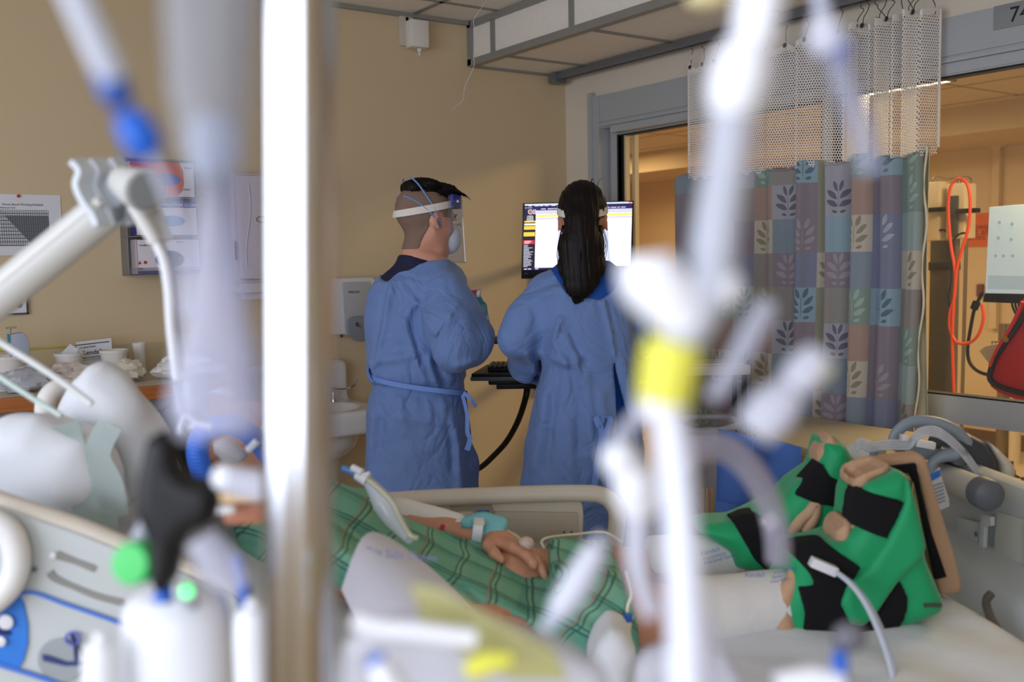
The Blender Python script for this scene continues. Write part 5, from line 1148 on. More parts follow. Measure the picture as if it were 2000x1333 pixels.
# frame, base, wheels
fr_ = part('bed_frame', J(box(Bp(1.0, .5, .54), (2.0, .86, .10), RB, .02), box(Bp(1.0, .5, .24), (1.5, .62, .10), RB, .02), box(Bp(.55, .5, .38), (.12, .4, .3), RB, .01), box(Bp(1.5, .5, .38), (.12, .4, .3), RB, .01)), M_bed, bed)
for s_ in (.3, 1.75):
    for t_ in (.15, .85):
        w_ = part('bed_wheel', lathe([(.03, -.02), (.07, -.022), (.075, -.012), (.075, .012), (.07, .022), (.03, .02)], Bp(s_, t_, .075), (0, 1, 0)), M_black, bed, 60)
        part('wheel_fork', box(Bp(s_, t_, .14), (.05, .07, .12), RB, .01), M_cap, w_)
# far siderail
sr1 = part('side_rail', prism([onT(x, y, 0) for x, y in ((540, 1030), (600, 1005), (700, 990), (900, 978), (1060, 974), (1128, 975), (1138, 985), (1140, 1010), (1136, 1100), (540, 1110))], (0, .045, 0), .008), M_bed, bed)
part('top_grip', tube(sm([onT(x, y, .005) for x, y in ((500, 1040), (560, 1005), (640, 990), (800, 976), (1000, 967), (1130, 964), (1175, 968), (1196, 984), (1205, 1010), (1200, 1060), (1190, 1110))], 6), .021, 12, sq=(1, 1.2)), M_bed, sr1, 60)
part('inset_panel', prism([onT(x, y, .005) for x, y in ((965, 1000), (1128, 1002), (1130, 1058), (960, 1058))], (0, .02, 0), .003), mat('warm grey inset', (184, 174, 156), .5), sr1)
part('control_inset', prism([onT(x, y, .006) for x, y in ((880, 985), (958, 984), (964, 1000), (960, 1055), (876, 1050))], (0, .02, 0), .003), mat('taupe inset', (160, 150, 134), .5), sr1)
part('key_pad', J(prism([onT(x, y, .010) for x, y in ((898, 1000), (924, 1000), (924, 1016), (898, 1014))], (0, .01, 0), .001)), M_bed, sr1)
part('blue_label', prism([onT(x, y, .010) for x, y in ((931, 998), (956, 998), (956, 1018), (931, 1017))], (0, .01, 0), .001), M_blue, sr1)
part('label_text', place(text('Hill-Rom', .0055, .0002), onT(934, 1008, .0115), (1, .08, 0), (0, 0, 1)), M_paper, sr1)
for x_ in (1102, 1116): part('rail_screw', ball(onT(x_, 1040, .008), .003), M_cap, sr1)
# near head-end siderail
NT_ = 1.03
def nt(x, y, d=0): return onT(x, y, NT_+d)
sr2 = part('side_rail', prism([nt(x, y) for x, y in ((-260, 905), (-60, 968), (60, 1010), (160, 1045), (260, 1085), (360, 1120), (450, 1160), (520, 1220), (540, 1300), (530, 1420), (-260, 1420))], (0, .05, 0), .014), M_bedg, bed)
part('rail_edge', tube(sm([nt(x, y, -.02) for x, y in ((-260, 898), (-60, 960), (60, 1000), (160, 1033), (260, 1074), (360, 1112), (450, 1154), (518, 1215), (538, 1300))], 5), .014, 10), M_bed, sr2, 60)
part('blue_panel', prism([nt(x, y, .003) for x, y in ((-60, 1200), (0, 1180), (36, 1164), (46, 1180), (54, 1220), (54, 1260), (46, 1290), (36, 1306), (-60, 1290))], (0, .004, 0)), M_blue, sr2)
part('blue_line', ribbon(sm([nt(x, y, .004) for x, y in ((30, 1166), (52, 1158), (75, 1161), (120, 1178), (170, 1195), (235, 1218), (330, 1255), (420, 1300))], 5), (0, 0, 1), .005, .002), mat('pale blue line', (72, 116, 200), .5), sr2)
part('blue_line', ribbon(sm([nt(x, y, .004) for x, y in ((-40, 1285), (0, 1300), (60, 1318), (120, 1338), (200, 1366))], 5), (0, 0, 1), .006, .002), mat('pale blue line', (72, 116, 200), .5), sr2)
part('white_knob', lathe([(.008, -.002), (.010, .002), (0, .004)], nt(12, 1215, .006), (0, -1, 0)), M_white, sr2); part('dark_key', prism([nt(x, y, .006) for x, y in ((-20, 1224), (18, 1234), (20, 1242), (-20, 1240))], (0, .002, 0)), mat('navy key', (24, 34, 96), .4), sr2)
part('white_knob', lathe([(.006, -.002), (.007, .002), (0, .004)], nt(2, 1253, .006), (0, -1, 0)), M_white, sr2)
part('grip_ring', tube(sm([nt(x, y, .02) for x, y in ((-75, 1020), (-20, 1018), (18, 1040), (34, 1090), (22, 1140), (-20, 1180), (-75, 1190))], 6), .017, 12), mat('white ring grip', (226, 226, 222), .4), sr2, 60)
for P in (((112, 1084), (150, 1098), (185, 1112)), ((97, 1118), (108, 1130), (140, 1145), (190, 1165), (240, 1178))):
    part('rail_slot', tube(sm([nt(x, y, .001) for x, y in P], 5), [.006, .004, .005], 8, sq=(1, .5)), mat('recess grey', (140, 138, 132), .6), sr2, 60)
part('white_button', ball(nt(104, 1086, .004), (.005, .003, .005)), M_white, sr2)
part('rail_screw', ball(nt(67, 1113, .003), .0035), M_cap, sr2)
dl = part('angle_dial', lathe([(0, .001), (.030, .001), (.030, 0)], nt(118, 1290, .002), (0, -1, 0)), mat('dial grey', (150, 156, 158), .4), sr2)
part('dial_needle', J(prism([nt(x, y, .006) for x, y in ((82, 1280), (92, 1282), (130, 1294), (168, 1292), (168, 1300), (128, 1302), (84, 1292))], (0, .002, 0)), tube([nt(140, 1240, .005), nt(147, 1262, .005), nt(150, 1300, .005)], .003, 6)), mat('dial navy', (52, 62, 116), .4), dl)
part('dial_ring', tube(sm([nt(142+14*cos(a), 1248+12*sin(a), .006) for a in np.linspace(0, 6.28, 13)[:-1]], 2, True), .0016, 6, closed=True), mat('dial blue', (96, 110, 200), .4), dl)
# footboard
FBz = 1.0
fb = part('footboard', J(prism([Bp(-.03, -.03, .5), Bp(-.03, .0, .86), Bp(-.03, .10, .97), Bp(-.03, .90, .97), Bp(-.03, 1.0, .86), Bp(-.03, 1.03, .5)], (.055*BU[0], .055*BU[1], 0), .015),), M_bedg, bed)
g = G3(np.array(Bp(.06, 1.05, .60)), np.array(Bp(-.12, -.05, 1.0))+np.array((0, .0, 0)), .012) if False else None
part('foot_panel', J(prism([onS(x, y, -.012) for x, y in ((1868, 1010), (1912, 1022), (1906, 1118), (1862, 1096))], (.012, 0, 0), .003)), M_bedg, fb)
part('panel_bracket', J(prism([onS(x, y, -.004) for x, y in ((1914, 1004), (1935, 1010), (1935, 1028), (1922, 1030), (1918, 1122), (1908, 1124))], (.01, 0, 0), .002)), mat('pale bracket', (196, 200, 196), .35), fb)
part('panel_column', J(prism([onS(x, y, -.016) for x, y in ((1945, 1000), (2010, 1020), (2010, 1170), (1990, 1160), (1938, 1112))], (.02, 0, 0), .004), prism([onS(x, y, -.012) for x, y in ((1995, 1020), (2050, 1040), (2050, 1220), (1996, 1168))], (.02, 0, 0), .004)), mat('cream grey panel', (194, 194, 182), .45), fb)
part('bracket_screw', ball(onS(1906, 1044, -.004), (.003, .006, .006)), M_cap, fb)
pe = part('bumper_roll', tube([L(1832, 926, 2.42), L(1855, 936, 2.32), L(1928, 967, 2.08)], [.030, .032, .032], 20), mat('cream grey roll', (204, 202, 192), .45), fb, 60)
part('roll_end_cap', J(lathe([(0, .012), (.030, .010), (.0345, .004), (.0345, -.03)], L(1930, 968, 2.075), (.05, -1, -.05), 24), prism([L(x, y, 2.08) for x, y in ((1935, 938), (1952, 955), (1962, 975), (1958, 988), (1930, 994))], (0, .03, 0), .006)), M_cap, pe, 60)
part('bumper_roll', tube([L(1662, 893, 2.56), L(1690, 884, 2.50), L(1712, 900, 2.47)], [.032, .034, .034], 18), mat('cream grey roll', (204, 202, 192), .45), fb, 60)
# lower corner of the footboard with its release grip
g = G3((.84, 1.35, .45), (1.22, 2.45, .93), .012); P_ = None
f = g.poly([(Bp(0, .1, 0)[0]-.17, .68), (Bp(0, .1, 0)[0]-.10, .74), (Bp(0, .1, 0)[0]-.05, .80), (Bp(0, .1, 0)[0]+.10, .82), (Bp(0, .1, 0)[0]+.10, .5), (Bp(0, .1, 0)[0]-.14, .5)], 1.9, .5, .03)
f += nfield(g, 6, .004, 5)
part('foot_corner', g.mesh(f, 1), M_bedg, fb, 180)
part('release_grip', tube(sm([L(x, y, 1.76+b_) for x, y, b_ in ((1936, 1160, .11), (1926, 1176, .10), (1934, 1205, .07), (1952, 1238, .03), (1972, 1282, -.03))], 6), .008, 8), mat('dark groove', (84, 76, 66), .6), fb, 60)
# ------------------------------------------------------------------ compression pump on the footboard
def puff(pts, b, half, rd, h=.006, disp=0, seed=0, ax=None):
    P = [L(x, y, b) for x, y in pts]; P2 = [(p[0], p[2]) for p in P]; xs = [p[0] for p in P2]; zs = [p[1] for p in P2]; m_ = .02
    g = G3((min(xs)-m_, b-half-m_, min(zs)-m_), (max(xs)+m_, b+half+m_, max(zs)+m_), h); f = g.poly(P2, b, half, rd)
    if disp: f += nfield(g, 30, disp, seed)
    return g, f
M_pg = mat('blue grey pump plastic', (138, 150, 160), .35); M_pd = mat('dark slate pump shell', (64, 70, 80), .4)
pump = T('compression_pump', 'blue grey compression pump with an arched handle hooked over the footboard', 'pump', L(1800, 900, 2.4))
g, f = puff([(1838, 840), (1870, 838), (1905, 856), (1928, 890), (1932, 935), (1900, 955), (1870, 920), (1835, 900), (1826, 870)], 2.42, .07, .03); part('pump_shell', g.mesh(f, 1), M_pd, pump, 180)
g, f = puff([(1905, 852), (1925, 868), (1945, 888), (1957, 905), (1952, 935), (1940, 950), (1928, 948), (1930, 900), (1915, 872)], 2.44, .08, .015); part('shell_rim', g.mesh(f, 1), mat('cream rim', (206, 202, 186), .4), pump, 180)
part('arched_handle', tube(sm([L(x, y, 2.36) for x, y in ((1745, 862), (1752, 845), (1772, 828), (1800, 823), (1835, 828), (1865, 842), (1888, 865), (1895, 885))], 6), .012, 10, sq=(1.2, .8)), M_pg, pump, 60)
part('arched_handle', tube(sm([L(x, y, 2.46) for x, y in ((1808, 826), (1850, 830), (1885, 850), (1910, 885), (1920, 930))], 6), .010, 10), M_pd, pump, 60)
g, f = puff([(1745, 862), (1790, 868), (1830, 872), (1860, 874), (1858, 896), (1820, 900), (1780, 890), (1744, 882)], 2.36, .03, .010); part('front_casing', g.mesh(f, 1), M_pg, pump, 180)
for x_, y_ in ((1752, 876), (1833, 873), (1764, 884)): part('casing_socket', box(L(x_, y_, 2.325), (.010, .006, .010)), M_pd, pump)
part('hook_arm', J(tube(sm([L(x, y, 2.30) for x, y in ((1818, 925), (1822, 905), (1840, 893), (1862, 888), (1872, 880))], 5), [.012, .012, .016, .02], 10)), M_pg, pump, 60)
part('pivot_disc', lathe([(0, .008), (.02, .006), (.022, 0), (.022, -.02)], L(1873, 893, 2.30), (0, -1, 0)), M_cap, pump, 60)
part('front_ring', tube(sm([L(x, y, 2.32) for x, y in ((1712, 872), (1706, 888), (1712, 905), (1730, 912))], 5), .010, 8), M_pg, pump, 60)
M_tub = glassmat('clear pvc tubing', (226, 230, 236), .30, .08); M_tubl = glassmat('clear soft tubing', (236, 240, 246), .42, .1)
for k in range(4):
    part('air_hose', tube(sm([(L(x, y+k*5.0, 2.30-.006*k)) for x, y in ((1672, 866), (1682, 858), (1700, 866), (1730, 862), (1762, 862), (1778, 860), (1792, 842), (1815, 835), (1840, 842), (1868, 864), (1895, 895), (1915, 925), (1932, 950))], 6), .0042, 8), M_tubl, pump, 60)
part('hose_connector', J(box(L(1806, 868, 2.29), (.045, .02, .018), Matrix.Rotation(.2, 3, 'Y'), .003), box(L(1765, 855, 2.29), (.014, .02, .014), bev=.002)), M_white, pump)
q = [L(x, y, 2.14) for x, y in ((1812, 938), (1836, 914), (1842, 940), (1854, 975), (1855, 990), (1832, 1000), (1818, 965))]
t = T('label_pouch', 'white printed label pouch with a blue top clipped beside the bumper roll', 'label', L(1833, 1000, 2.14))
part('pouch', prism(q, (0, .008, 0), .002), mat('white label pouch', (214, 214, 214), .35), t)
part('blue_header', prism([L(x, y, 2.136) for x, y in ((1812, 930), (1836, 918), (1838, 930), (1815, 943))], (0, .002, 0)), M_blue, t)
part('printed_lines', J(*[ribbon([L(1822+k, 950+k*7, 2.136), L(1842+k, 943+k*7, 2.136)], (0, 0, 1), .002, .0006) for k in range(6)]), M_grey, t)
# ------------------------------------------------------------------ patient
M_psk = mat('patient skin', (196, 142, 112), .5, sss=.08, bump=.08, bs=120, var=.12, vs=14)
hp = Vector(L(430, 872, 1.86)); HP = Matrix.Rotation(radians(-82), 3, 'Z') @ Matrix.Rotation(radians(52), 3, 'X') @ Matrix.Rotation(radians(-14), 3, 'Y')
pat = T('person', 'patient lying in the bed under a green plaid gown with wrapped legs', 'person', Bp(.9, .6, ZM))
g = G3((-.80, 1.48, .70), (.78, 2.32, 1.36), .0115)
lp = Loc(g, hp, HP, 1.0); fh = headfield(lp)
def Q(x, y, b): return np.array(L(x, y, b))
neck, chest, belly, pel = Q(490, 960, 1.86), Q(610, 1060, 1.86), Q(820, 1150, 1.86), Q(985, 1185, 1.85)
tor = g.path([neck+np.array((.0, 0, -.01)), chest, belly, pel], [.052, .105, .098, .092], .05, (1, 1.45, .9))
kn, kf = Q(1248, 1208, 1.76), Q(1210, 1128, 2.02); an, af = Q(1590, 1176, 1.86), Q(1520, 1090, 2.08)
lg1 = g.path([pel+np.array((.02, -.08, -.0)), kn, an], [.085, .060, .040], .03); lg2 = g.path([pel+np.array((.02, .09, .0)), kf, af], [.085, .056, .038], .03)
f1 = smin(lg1, g.path([an, Q(1720, 1150, 1.87), Q(1745, 1010, 1.90)], [.042, .04, .028], .03), .02); f2 = smin(lg2, g.path([af, Q(1600, 1070, 2.10), Q(1620, 960, 2.12)], [.040, .038, .026], .03), .02)
cutb = g.poly([(L(x, y, 1.84)[0], L(x, y, 1.84)[2]-.012) for x, y in ((300, 700), (560, 890), (665, 960), (720, 990), (800, 1060), (860, 1090), (950, 1130), (1030, 1172), (1078, 1170), (1120, 1120), (1190, 1092), (1240, 1100), (1300, 1100), (1300, 1500), (100, 1500), (100, 700))], 1.9, .9, .01)
armf_ = g.path([Q(600, 985, 2.05), Q(700, 1012, 2.12), Q(870, 1044, 2.08), Q(965, 1056, 2.00)], [.05, .042, .034, .024], .02)
armn_ = g.path([Q(600, 1060, 1.66), Q(740, 1150, 1.60), Q(880, 1210, 1.64)], [.05, .042, .03], .02)
body = smin(smin(smax(smin(tor, f1, .03), cutb, .01), fh, .04), smin(f2, smin(armf_, armn_, .02), .03), .03)
part('body', g.mesh(body, 1), M_psk, pat, 180)
gh = G3(hp-Vector((.17, .17, .17)), hp+Vector((.17, .17, .17)), .005); lh_ = Loc(gh, hp, HP, 1.0); fq = headfield(lh_, True, False)
hr_ = np.maximum(np.maximum(fq-.009+.002*np.sin(lh_.X*300+lh_.Y*120), -(fq+.004)), np.maximum(lh_.Y-.035-.9*np.maximum(lh_.Z-.04, 0)*.0-.25*(lh_.Z-.02), -.045-lh_.Z))
hr_ = np.maximum(hr_, -np.minimum(lh_.ell((.079, .004, -.015), (.03, .03, .042)), lh_.ell((-.079, .004, -.015), (.03, .03, .042))))
part('short_hair', gh.mesh(hr_, 1), M_hairb, pat, 180)
# far hand, finer
g2 = G3(Q(1030, 1075, 1.95)-np.array((.11, .09, .08)), Q(1030, 1075, 1.95)+np.array((.11, .09, .08)), .0038)
hd_ = Vector(Q(1040, 1080, 1.92)-Q(962, 1056, 2.00)); f = hand(g2, Q(962, 1058, 2.00), hd_, (0, -.6, -1), [.22, .26, .32, .38], .98, 1)
f = smin(f, g2.cone(Q(950, 1052, 2.01), Q(975, 1060, 1.99), .025, .026), .01)
part('left_hand', g2.mesh(f, 1), M_psk, pat, 180)
# gown
M_plaid = mat('green plaid gown', (112, 172, 146), .85, bump=.08, bs=200, var=.10, vs=5)
t_ = NT(M_plaid); b_ = t_.n['Principled BSDF']; base_ = b_.inputs['Base Color'].links[0].from_socket
tc = t_.add('ShaderNodeTexCoord'); nz = t_.add('ShaderNodeTexNoise'); nz.inputs['Scale'].default_value = 5; t_.l.new(tc.outputs['Object'], nz.inputs['Vector'])
vv = t_.add('ShaderNodeVectorMath', operation='MULTIPLY_ADD'); t_.l.new(nz.outputs['Color'], vv.inputs[0]); vv.inputs[1].default_value = (.05, .05, .05); t_.l.new(tc.outputs['Object'], vv.inputs[2])
sp = t_.add('ShaderNodeSeparateXYZ'); t_.l.new(vv.outputs[0], sp.inputs[0])
U1 = t_.math('ADD', t_.math('MULTIPLY', sp.outputs[0], .8), t_.math('MULTIPLY', sp.outputs[2], -.9)); V1 = t_.math('ADD', t_.math('MULTIPLY', sp.outputs[0], .6), t_.math('ADD', t_.math('MULTIPLY', sp.outputs[2], .9), t_.math('MULTIPLY', sp.outputs[1], .7)))
def ln(u, k, o, w): return t_.math('LESS_THAN', t_.math('ABSOLUTE', t_.math('SUBTRACT', t_.math('FRACT', t_.math('ADD', t_.math('MULTIPLY', u, k), o)), .5)), w)
c_ = t_.mix(t_.math('MULTIPLY', ln(U1, 13, 0, .16), .35), base_, lin((140, 176, 140)))
c_ = t_.mix(t_.math('MULTIPLY', ln(V1, 13, .2, .18), .35), c_, lin((64, 140, 120)))
dk = t_.math('MAXIMUM', t_.math('MAXIMUM', ln(U1, 13, .0, .026), ln(U1, 13, .14, .022)), t_.math('MAXIMUM', ln(V1, 13, .0, .026), ln(V1, 13, .12, .020)))
c_ = t_.mix(t_.math('MULTIPLY', dk, .8), c_, lin((34, 78, 74)))
c_ = t_.mix(t_.math('MULTIPLY', ln(U1, 6.5, .35, .012), .6), c_, lin((176, 110, 96)))
t_.l.new(c_, b_.inputs['Base Color'])
g = G3((-.62, 1.50, .74), (.32, 2.26, 1.24), .0085)
tor = g.path([neck+np.array((.02, 0, -.02)), chest, belly, pel], [.062, .120, .112, .104], .05, (1, 1.45, .9))
lg = smin(g.path([pel+np.array((.02, -.08, 0)), kn+np.array((-.03, 0, 0))], [.10, .078], .03), g.path([pel+np.array((.02, .09, 0)), kf], [.10, .074], .03), .06)
f = smin(tor, lg, .05); f = smin(f, g.ell(tuple((kn+kf)/2+np.array((-.10, 0, -.01))), (.18, .20, .075)), .04)
f = smin(f, g.path([Q(620, 1060, 1.64), Q(760, 1140, 1.60)], [.065, .055], .03), .04)
fo = nfield(g, 12, .006, 31, (1, .5, 1))+nfield(g, 30, .0018, 32)
for P, a_, w_ in (([(900, 1062), (1010, 1120), (1090, 1200)], .016, .012), ([(880, 1070), (960, 1130), (1040, 1210)], .016, .012), ([(930, 1062), (1060, 1110), (1170, 1190)], .016, .012), ([(860, 1080), (900, 1140), (960, 1200)], .014, .014), ([(990, 1080), (1120, 1110), (1200, 1150)], .012, .012), ([(1130, 1200), (1215, 1110)], .012, .010), ([(700, 985), (840, 1060)], .010, .016)):
    f = f-a_*np.exp(-(g.seg2([(L(x, y, 1.84)[0], L(x, y, 1.84)[2]) for x, y in P])/w_)**2)
f = f+fo
cutp = g.poly([(L(x, y, 1.84)[0], L(x, y, 1.84)[2]) for x, y in ((600, 900), (665, 950), (720, 992), (800, 1045), (860, 1076), (950, 1106), (1030, 1142), (1072, 1140), (1084, 1062), (1102, 1056), (1140, 1068), (1190, 1082), (1206, 1105), (1226, 1160), (1230, 1218), (1190, 1238), (1180, 1400), (300, 1400), (420, 900))], 1.9, .6, .01)
f = smax(f, cutp, .012)
g0_ = f
part('patient_gown', g.mesh(f, 1), M_plaid, pat, 180)
# wrapped lower legs
M_wrapw = mat('white leg wrap', (224, 222, 218), .75, bump=.2, bs=30, var=.03); M_bprint = mat('blue wrap print', (76, 100, 176), .7)
for nm, k0, a0_, r0, x0_, c0_ in (('near', kn, an, .063, (1335, 1195, 1.78), (1545, 1172, 1.85)), ('far', kf, af, .054, (1262, 1098, 2.03), (1455, 1090, 2.07))):
    A_, B_ = Q(*x0_), Q(*c0_); g = G3(np.minimum(A_, B_)-.09, np.maximum(A_, B_)+.09, .0065)
    f = g.path([A_, B_], [r0*1.02, r0*.94], .02); f = smax(f, np.maximum(A_[0]-g.X, g.X-B_[0]), .01); f += nfield(g, 22, .0035, 40)
    lw_ = part('leg_wrap', g.mesh(f, 1), M_wrapw, pat, 180); by = (A_[1]+B_[1])/2-r0-.004
    if nm == 'near':
        part('wrap_print', J(place(text('Kendall', .012, .0003), L(1455, 1128, 1.775), (1, 0, 0), (0, 0, 1)), *[place(text(w_, .007, .0003), L(1512-k_*3, 1122+k_*9, 1.778), (1, 0, .2), (0, 0, 1)) for k_, w_ in enumerate(('SCD EXPRESS', 'Sleeve', 'Knee length'))]), M_bprint, lw_)
    else:
        part('wrap_print', J(place(text('Kendall', .013, .0003), L(1370, 1086, 1.985), (1, 0, .25), (0, .3, 1)), *[place(text(w_, .008, .0003), L(1374+k_*2, 1096+k_*7, 1.982), (1, 0, .25), (0, .3, 1)) for k_, w_ in enumerate(('SCD EXPRESS', 'Knee Length Sleeve'))]), M_bprint, lw_)
# arm sleeve, bands, restraint
g = G3(Q(790, 1010, 2.1)-np.array((.14, .10, .09)), Q(790, 1010, 2.1)+np.array((.16, .10, .09)), .006)
f = g.path([Q(690, 1000, 2.13), Q(780, 1018, 2.12), Q(890, 1030, 2.10)], [.046, .046, .034], .02); f += nfield(g, 24, .004, 50)
part('arm_wrap', g.mesh(f, 1), M_wrapw, pat, 180)
def cuff(A_, B_, r, m, nm, e=(1, 1, 1)):
    A_, B_ = Vector(A_), Vector(B_); d = (B_-A_); return part(nm, lathe([(r*.9, 0), (r, .002), (r*1.03, d.length*.3), (r*1.03, d.length*.7), (r, d.length-.002), (r*.9, d.length)], A_, d.normalized(), 28), m, pat, 60)
cuff(Q(864, 1047, 2.075), Q(880, 1049, 2.07), .036, mat('crimson wristband', (186, 26, 76), .4), 'wrist_band'); cuff(Q(888, 1048, 2.07), Q(904, 1050, 2.066), .037, M_paper, 'wrist_band')
M_teal = mat('teal foam restraint', (120, 186, 190), .8, bump=.2, bs=60)
g = G3(Q(945, 1040, 2.04)-np.array((.08, .07, .07)), Q(945, 1040, 2.04)+np.array((.08, .07, .07)), .0045)
f = np.abs(g.cone(Q(890, 1044, 2.06), Q(975, 1054, 2.02), .042, .040)-.0)-.008; f = np.maximum(f, np.maximum(Q(904, 0, 2.05)[0]-g.X, g.X-Q(968, 0, 2.03)[0])-.0)
f = smin(f, g.path([Q(912, 1022, 2.035), Q(945, 1018, 2.03), Q(980, 1026, 2.01)], [.014, .016, .014], .01), .01)
rs = part('wrist_restraint', g.mesh(f, 1), M_teal, pat, 180)
part('restraint_strap', ribbon(sm([Q(936, 1012, 2.02), Q(935, 1022, 1.985), Q(932, 1045, 1.973), Q(930, 1068, 1.99)], 5), (1, 0, 0), .020, .003), M_paper, rs); part('strap_buckle', J(box(Q(936, 1022, 1.98), (.022, .004, .010), bev=.001), box(Q(931, 1064, 1.985), (.022, .004, .006), bev=.001)), mat('cream buckle', (216, 206, 176), .4), rs)
part('tape_patch', ball(Q(1028, 1064, 1.93), (.016, .014, .016)), glassmat('translucent tape', (220, 200, 186), .7, .3), pat, 180)
part('finger_sensor', tube(sm([Q(990, 1040, 2.03), Q(1008, 1050, 2.02), Q(1020, 1062, 1.99)], 4), .006, 8), mat('cream tape', (226, 214, 176), .6), pat)
part('wound_spot', ball(Q(986, 1057, 1.955), (.004, .002, .003)), mat('dark red scab', (92, 30, 30), .4), pat)
tubeS = lambda nm, lab, cat, pts, r, m, k=6, **kw: S(nm, lab, cat, tube(sm([L(*p) for p in pts], k), r, 10), m, 'A', smooth=60, **kw)
tubeS('sensor_lead', 'thin cream lead running from the patient hand over the sheet to the thigh', 'lead', ((1075, 1095, 1.97), (1062, 1070, 1.99), (1058, 1058, 2.02), (1075, 1050, 2.05), (1130, 1044, 2.10), (1180, 1040, 2.12), (1215, 1060, 2.08)), .0028, mat('cream lead', (226, 220, 196), .5))
tubeS('thigh_lead', 'cream lead with a blue plug lying along the hem of the plaid gown', 'lead', ((1222, 1118, 1.78), (1232, 1160, 1.68), (1226, 1185, 1.66), (1225, 1205, 1.66)), .0028, mat('cream lead', (226, 220, 196), .5))
t = T('lead_plug', 'cream plug with a blue collar on a black cable beside the knee', 'plug', L(1222, 1240, 1.64))
part('plug_body', tube([L(1226, 1216, 1.65), L(1220, 1248, 1.64)], [.008, .010, .007], 12), mat('cream plug', (222, 210, 176), .5), t)
part('blue_collar', tube([L(1226, 1200, 1.65), L(1225, 1215, 1.65)], .008, 12), mat('blue collar', (36, 96, 190), .4), t)
part('black_cable', tube(sm([L(1218, 1250, 1.64), L(1214, 1285, 1.62), L(1216, 1345, 1.60)], 6), .0042, 8), M_black, t)
# folded sheet and pillows
g, f = puff([(1240, 1250), (1218, 1218), (1190, 1208), (1165, 1232), (1150, 1270), (1148, 1340), (1160, 1390), (1230, 1390), (1226, 1290)], 1.60, .07, .03, .007, .003, 61)
S('white_towel', 'folded white towel tucked against the patient thigh', 'towel', g.mesh(f, 1), M_sheet, 'A', smooth=180)
g, f = puff([(-60, 860), (30, 815), (95, 806), (190, 850), (235, 930), (238, 1000), (150, 1010), (60, 985), (-60, 950)], 1.54, .08, .06, .008, .004, 62)
S('pillow', 'pale blue white pillow under the patient at the left edge', 'pillow', g.mesh(f, 1), M_pil, 'A', smooth=180, group=None)
g, f = puff([(105, 870), (128, 800), (150, 740), (176, 706), (208, 706), (244, 735), (292, 790), (325, 850), (345, 930), (250, 990), (150, 960)], 1.68, .055, .045, .008, .005, 63)
S('white_cushion', 'peaked white cushion standing up behind the pillow', 'cushion', g.mesh(f, 1), M_sheet, 'A', smooth=180)
g, f = puff([(404, 768), (440, 756), (465, 790), (500, 800), (560, 860), (600, 930), (520, 950), (440, 850)], 2.05, .05, .035, .008, .003, 64)
S('bunched_sheet', 'bunched white sheet behind the head of the patient', 'sheet', g.mesh(f, 1), M_sheet, 'A', smooth=180)
M_drape = glassmat('pale green plastic film', (206, 218, 212), .28, .2)
for k, (P, w_, lab) in enumerate(((((118, 830), (132, 880), (160, 950), (190, 1000), (196, 1040)), .055, 'pale green plastic strip hanging over the pillow edge'), (((215, 830), (190, 890), (215, 950), (225, 1010)), .040, 'second pale green plastic strip nearer the middle of the pillow'))):
    S('plastic_strip', lab, 'plastic strip', ribbon(sm([L(x, y, 1.50-.01*i) for i, (x, y) in enumerate(P)], 6), (1, 0, -.2), w_, .002), M_drape, 'A', smooth=60)
S('white_ring_collar', 'white round foam collar beside the peaked cushion', 'collar', tube(sm([L(124+36*cos(a), 800+42*sin(a), 1.84+.03*cos(a)) for a in np.linspace(0, 2*pi, 13)[:-1]], 4, True), .018, 12, closed=True), M_foam, 'A', smooth=180)
# paper drape reading Side Down
P0 = [(702, 1128), (722, 1068), (742, 1042), (800, 1052), (842, 1068), (880, 1098), (930, 1160), (990, 1235), (1030, 1300), (900, 1330), (720, 1330), (665, 1190)]
def drape(u_, v_):
    a_ = L(742+ (1040-742)*v_, 1042+(1310-1042)*(v_**1.25), 1.50-.12*v_); c_ = L(668+(780-668)*v_, 1150+(1400-1150)*v_, 1.34-.10*v_)
    p = [a_[i]*(1-u_)+c_[i]*u_ for i in range(3)]; p[2] += .03*sin(pi*u_); return tuple(p)
t = T('paper_drape', 'white paper drape printed Side Down lying across the gown', 'drape', L(800, 1200, 1.45))
part('drape_sheet', sheet(drape, 14, 18, .002), mat('blue white drape paper', (206, 208, 220), .6), t, 60)
part('drape_print', place(text('This Side Down', .017, .0004), L(706, 1084, 1.405), (1, 0, -.12), (0, .25, 1)), mat('grey blue print', (110, 112, 150), .7), t)
# suction catheter / feeding tube assembly over the chest
t = T('catheter_assembly', 'clear sleeved catheter with white and blue connectors lying over the shoulder of the patient', 'catheter', L(770, 1000, 1.74))
part('clear_sleeve', tube(sm([L(x, y, b) for x, y, b in ((712, 935, 1.80), (730, 955, 1.79), (750, 985, 1.78), (772, 1020, 1.76), (800, 1055, 1.70))], 6), [.008, .014, .022, .018, .008], 14), M_tubl, t, 60)
part('catheter_tube', tube(sm([L(x, y, b) for x, y, b in ((716, 936, 1.79), (745, 960, 1.77), (768, 985, 1.76), (782, 1015, 1.74), (800, 1045, 1.70), (815, 1052, 1.70))], 6), .005, 8), mat('yellowish clear tube', (206, 204, 176), .3, alpha=.8), t, 60)
part('white_connector', tube([L(698, 928, 1.80), L(718, 940, 1.79)], [.010, .011], 12), M_white, t, 60); part('blue_connector', tube([L(668, 915, 1.81), L(684, 920, 1.81), L(698, 930, 1.80)], [.007, .006], 10), mat('pale blue connector', (84, 130, 190), .3), t, 60)
part('white_port', J(tube([L(688, 914, 1.80), L(708, 924, 1.79)], .007, 10), tube([L(706, 930, 1.79), L(722, 925, 1.785)], .004, 8)), M_white, t, 60)
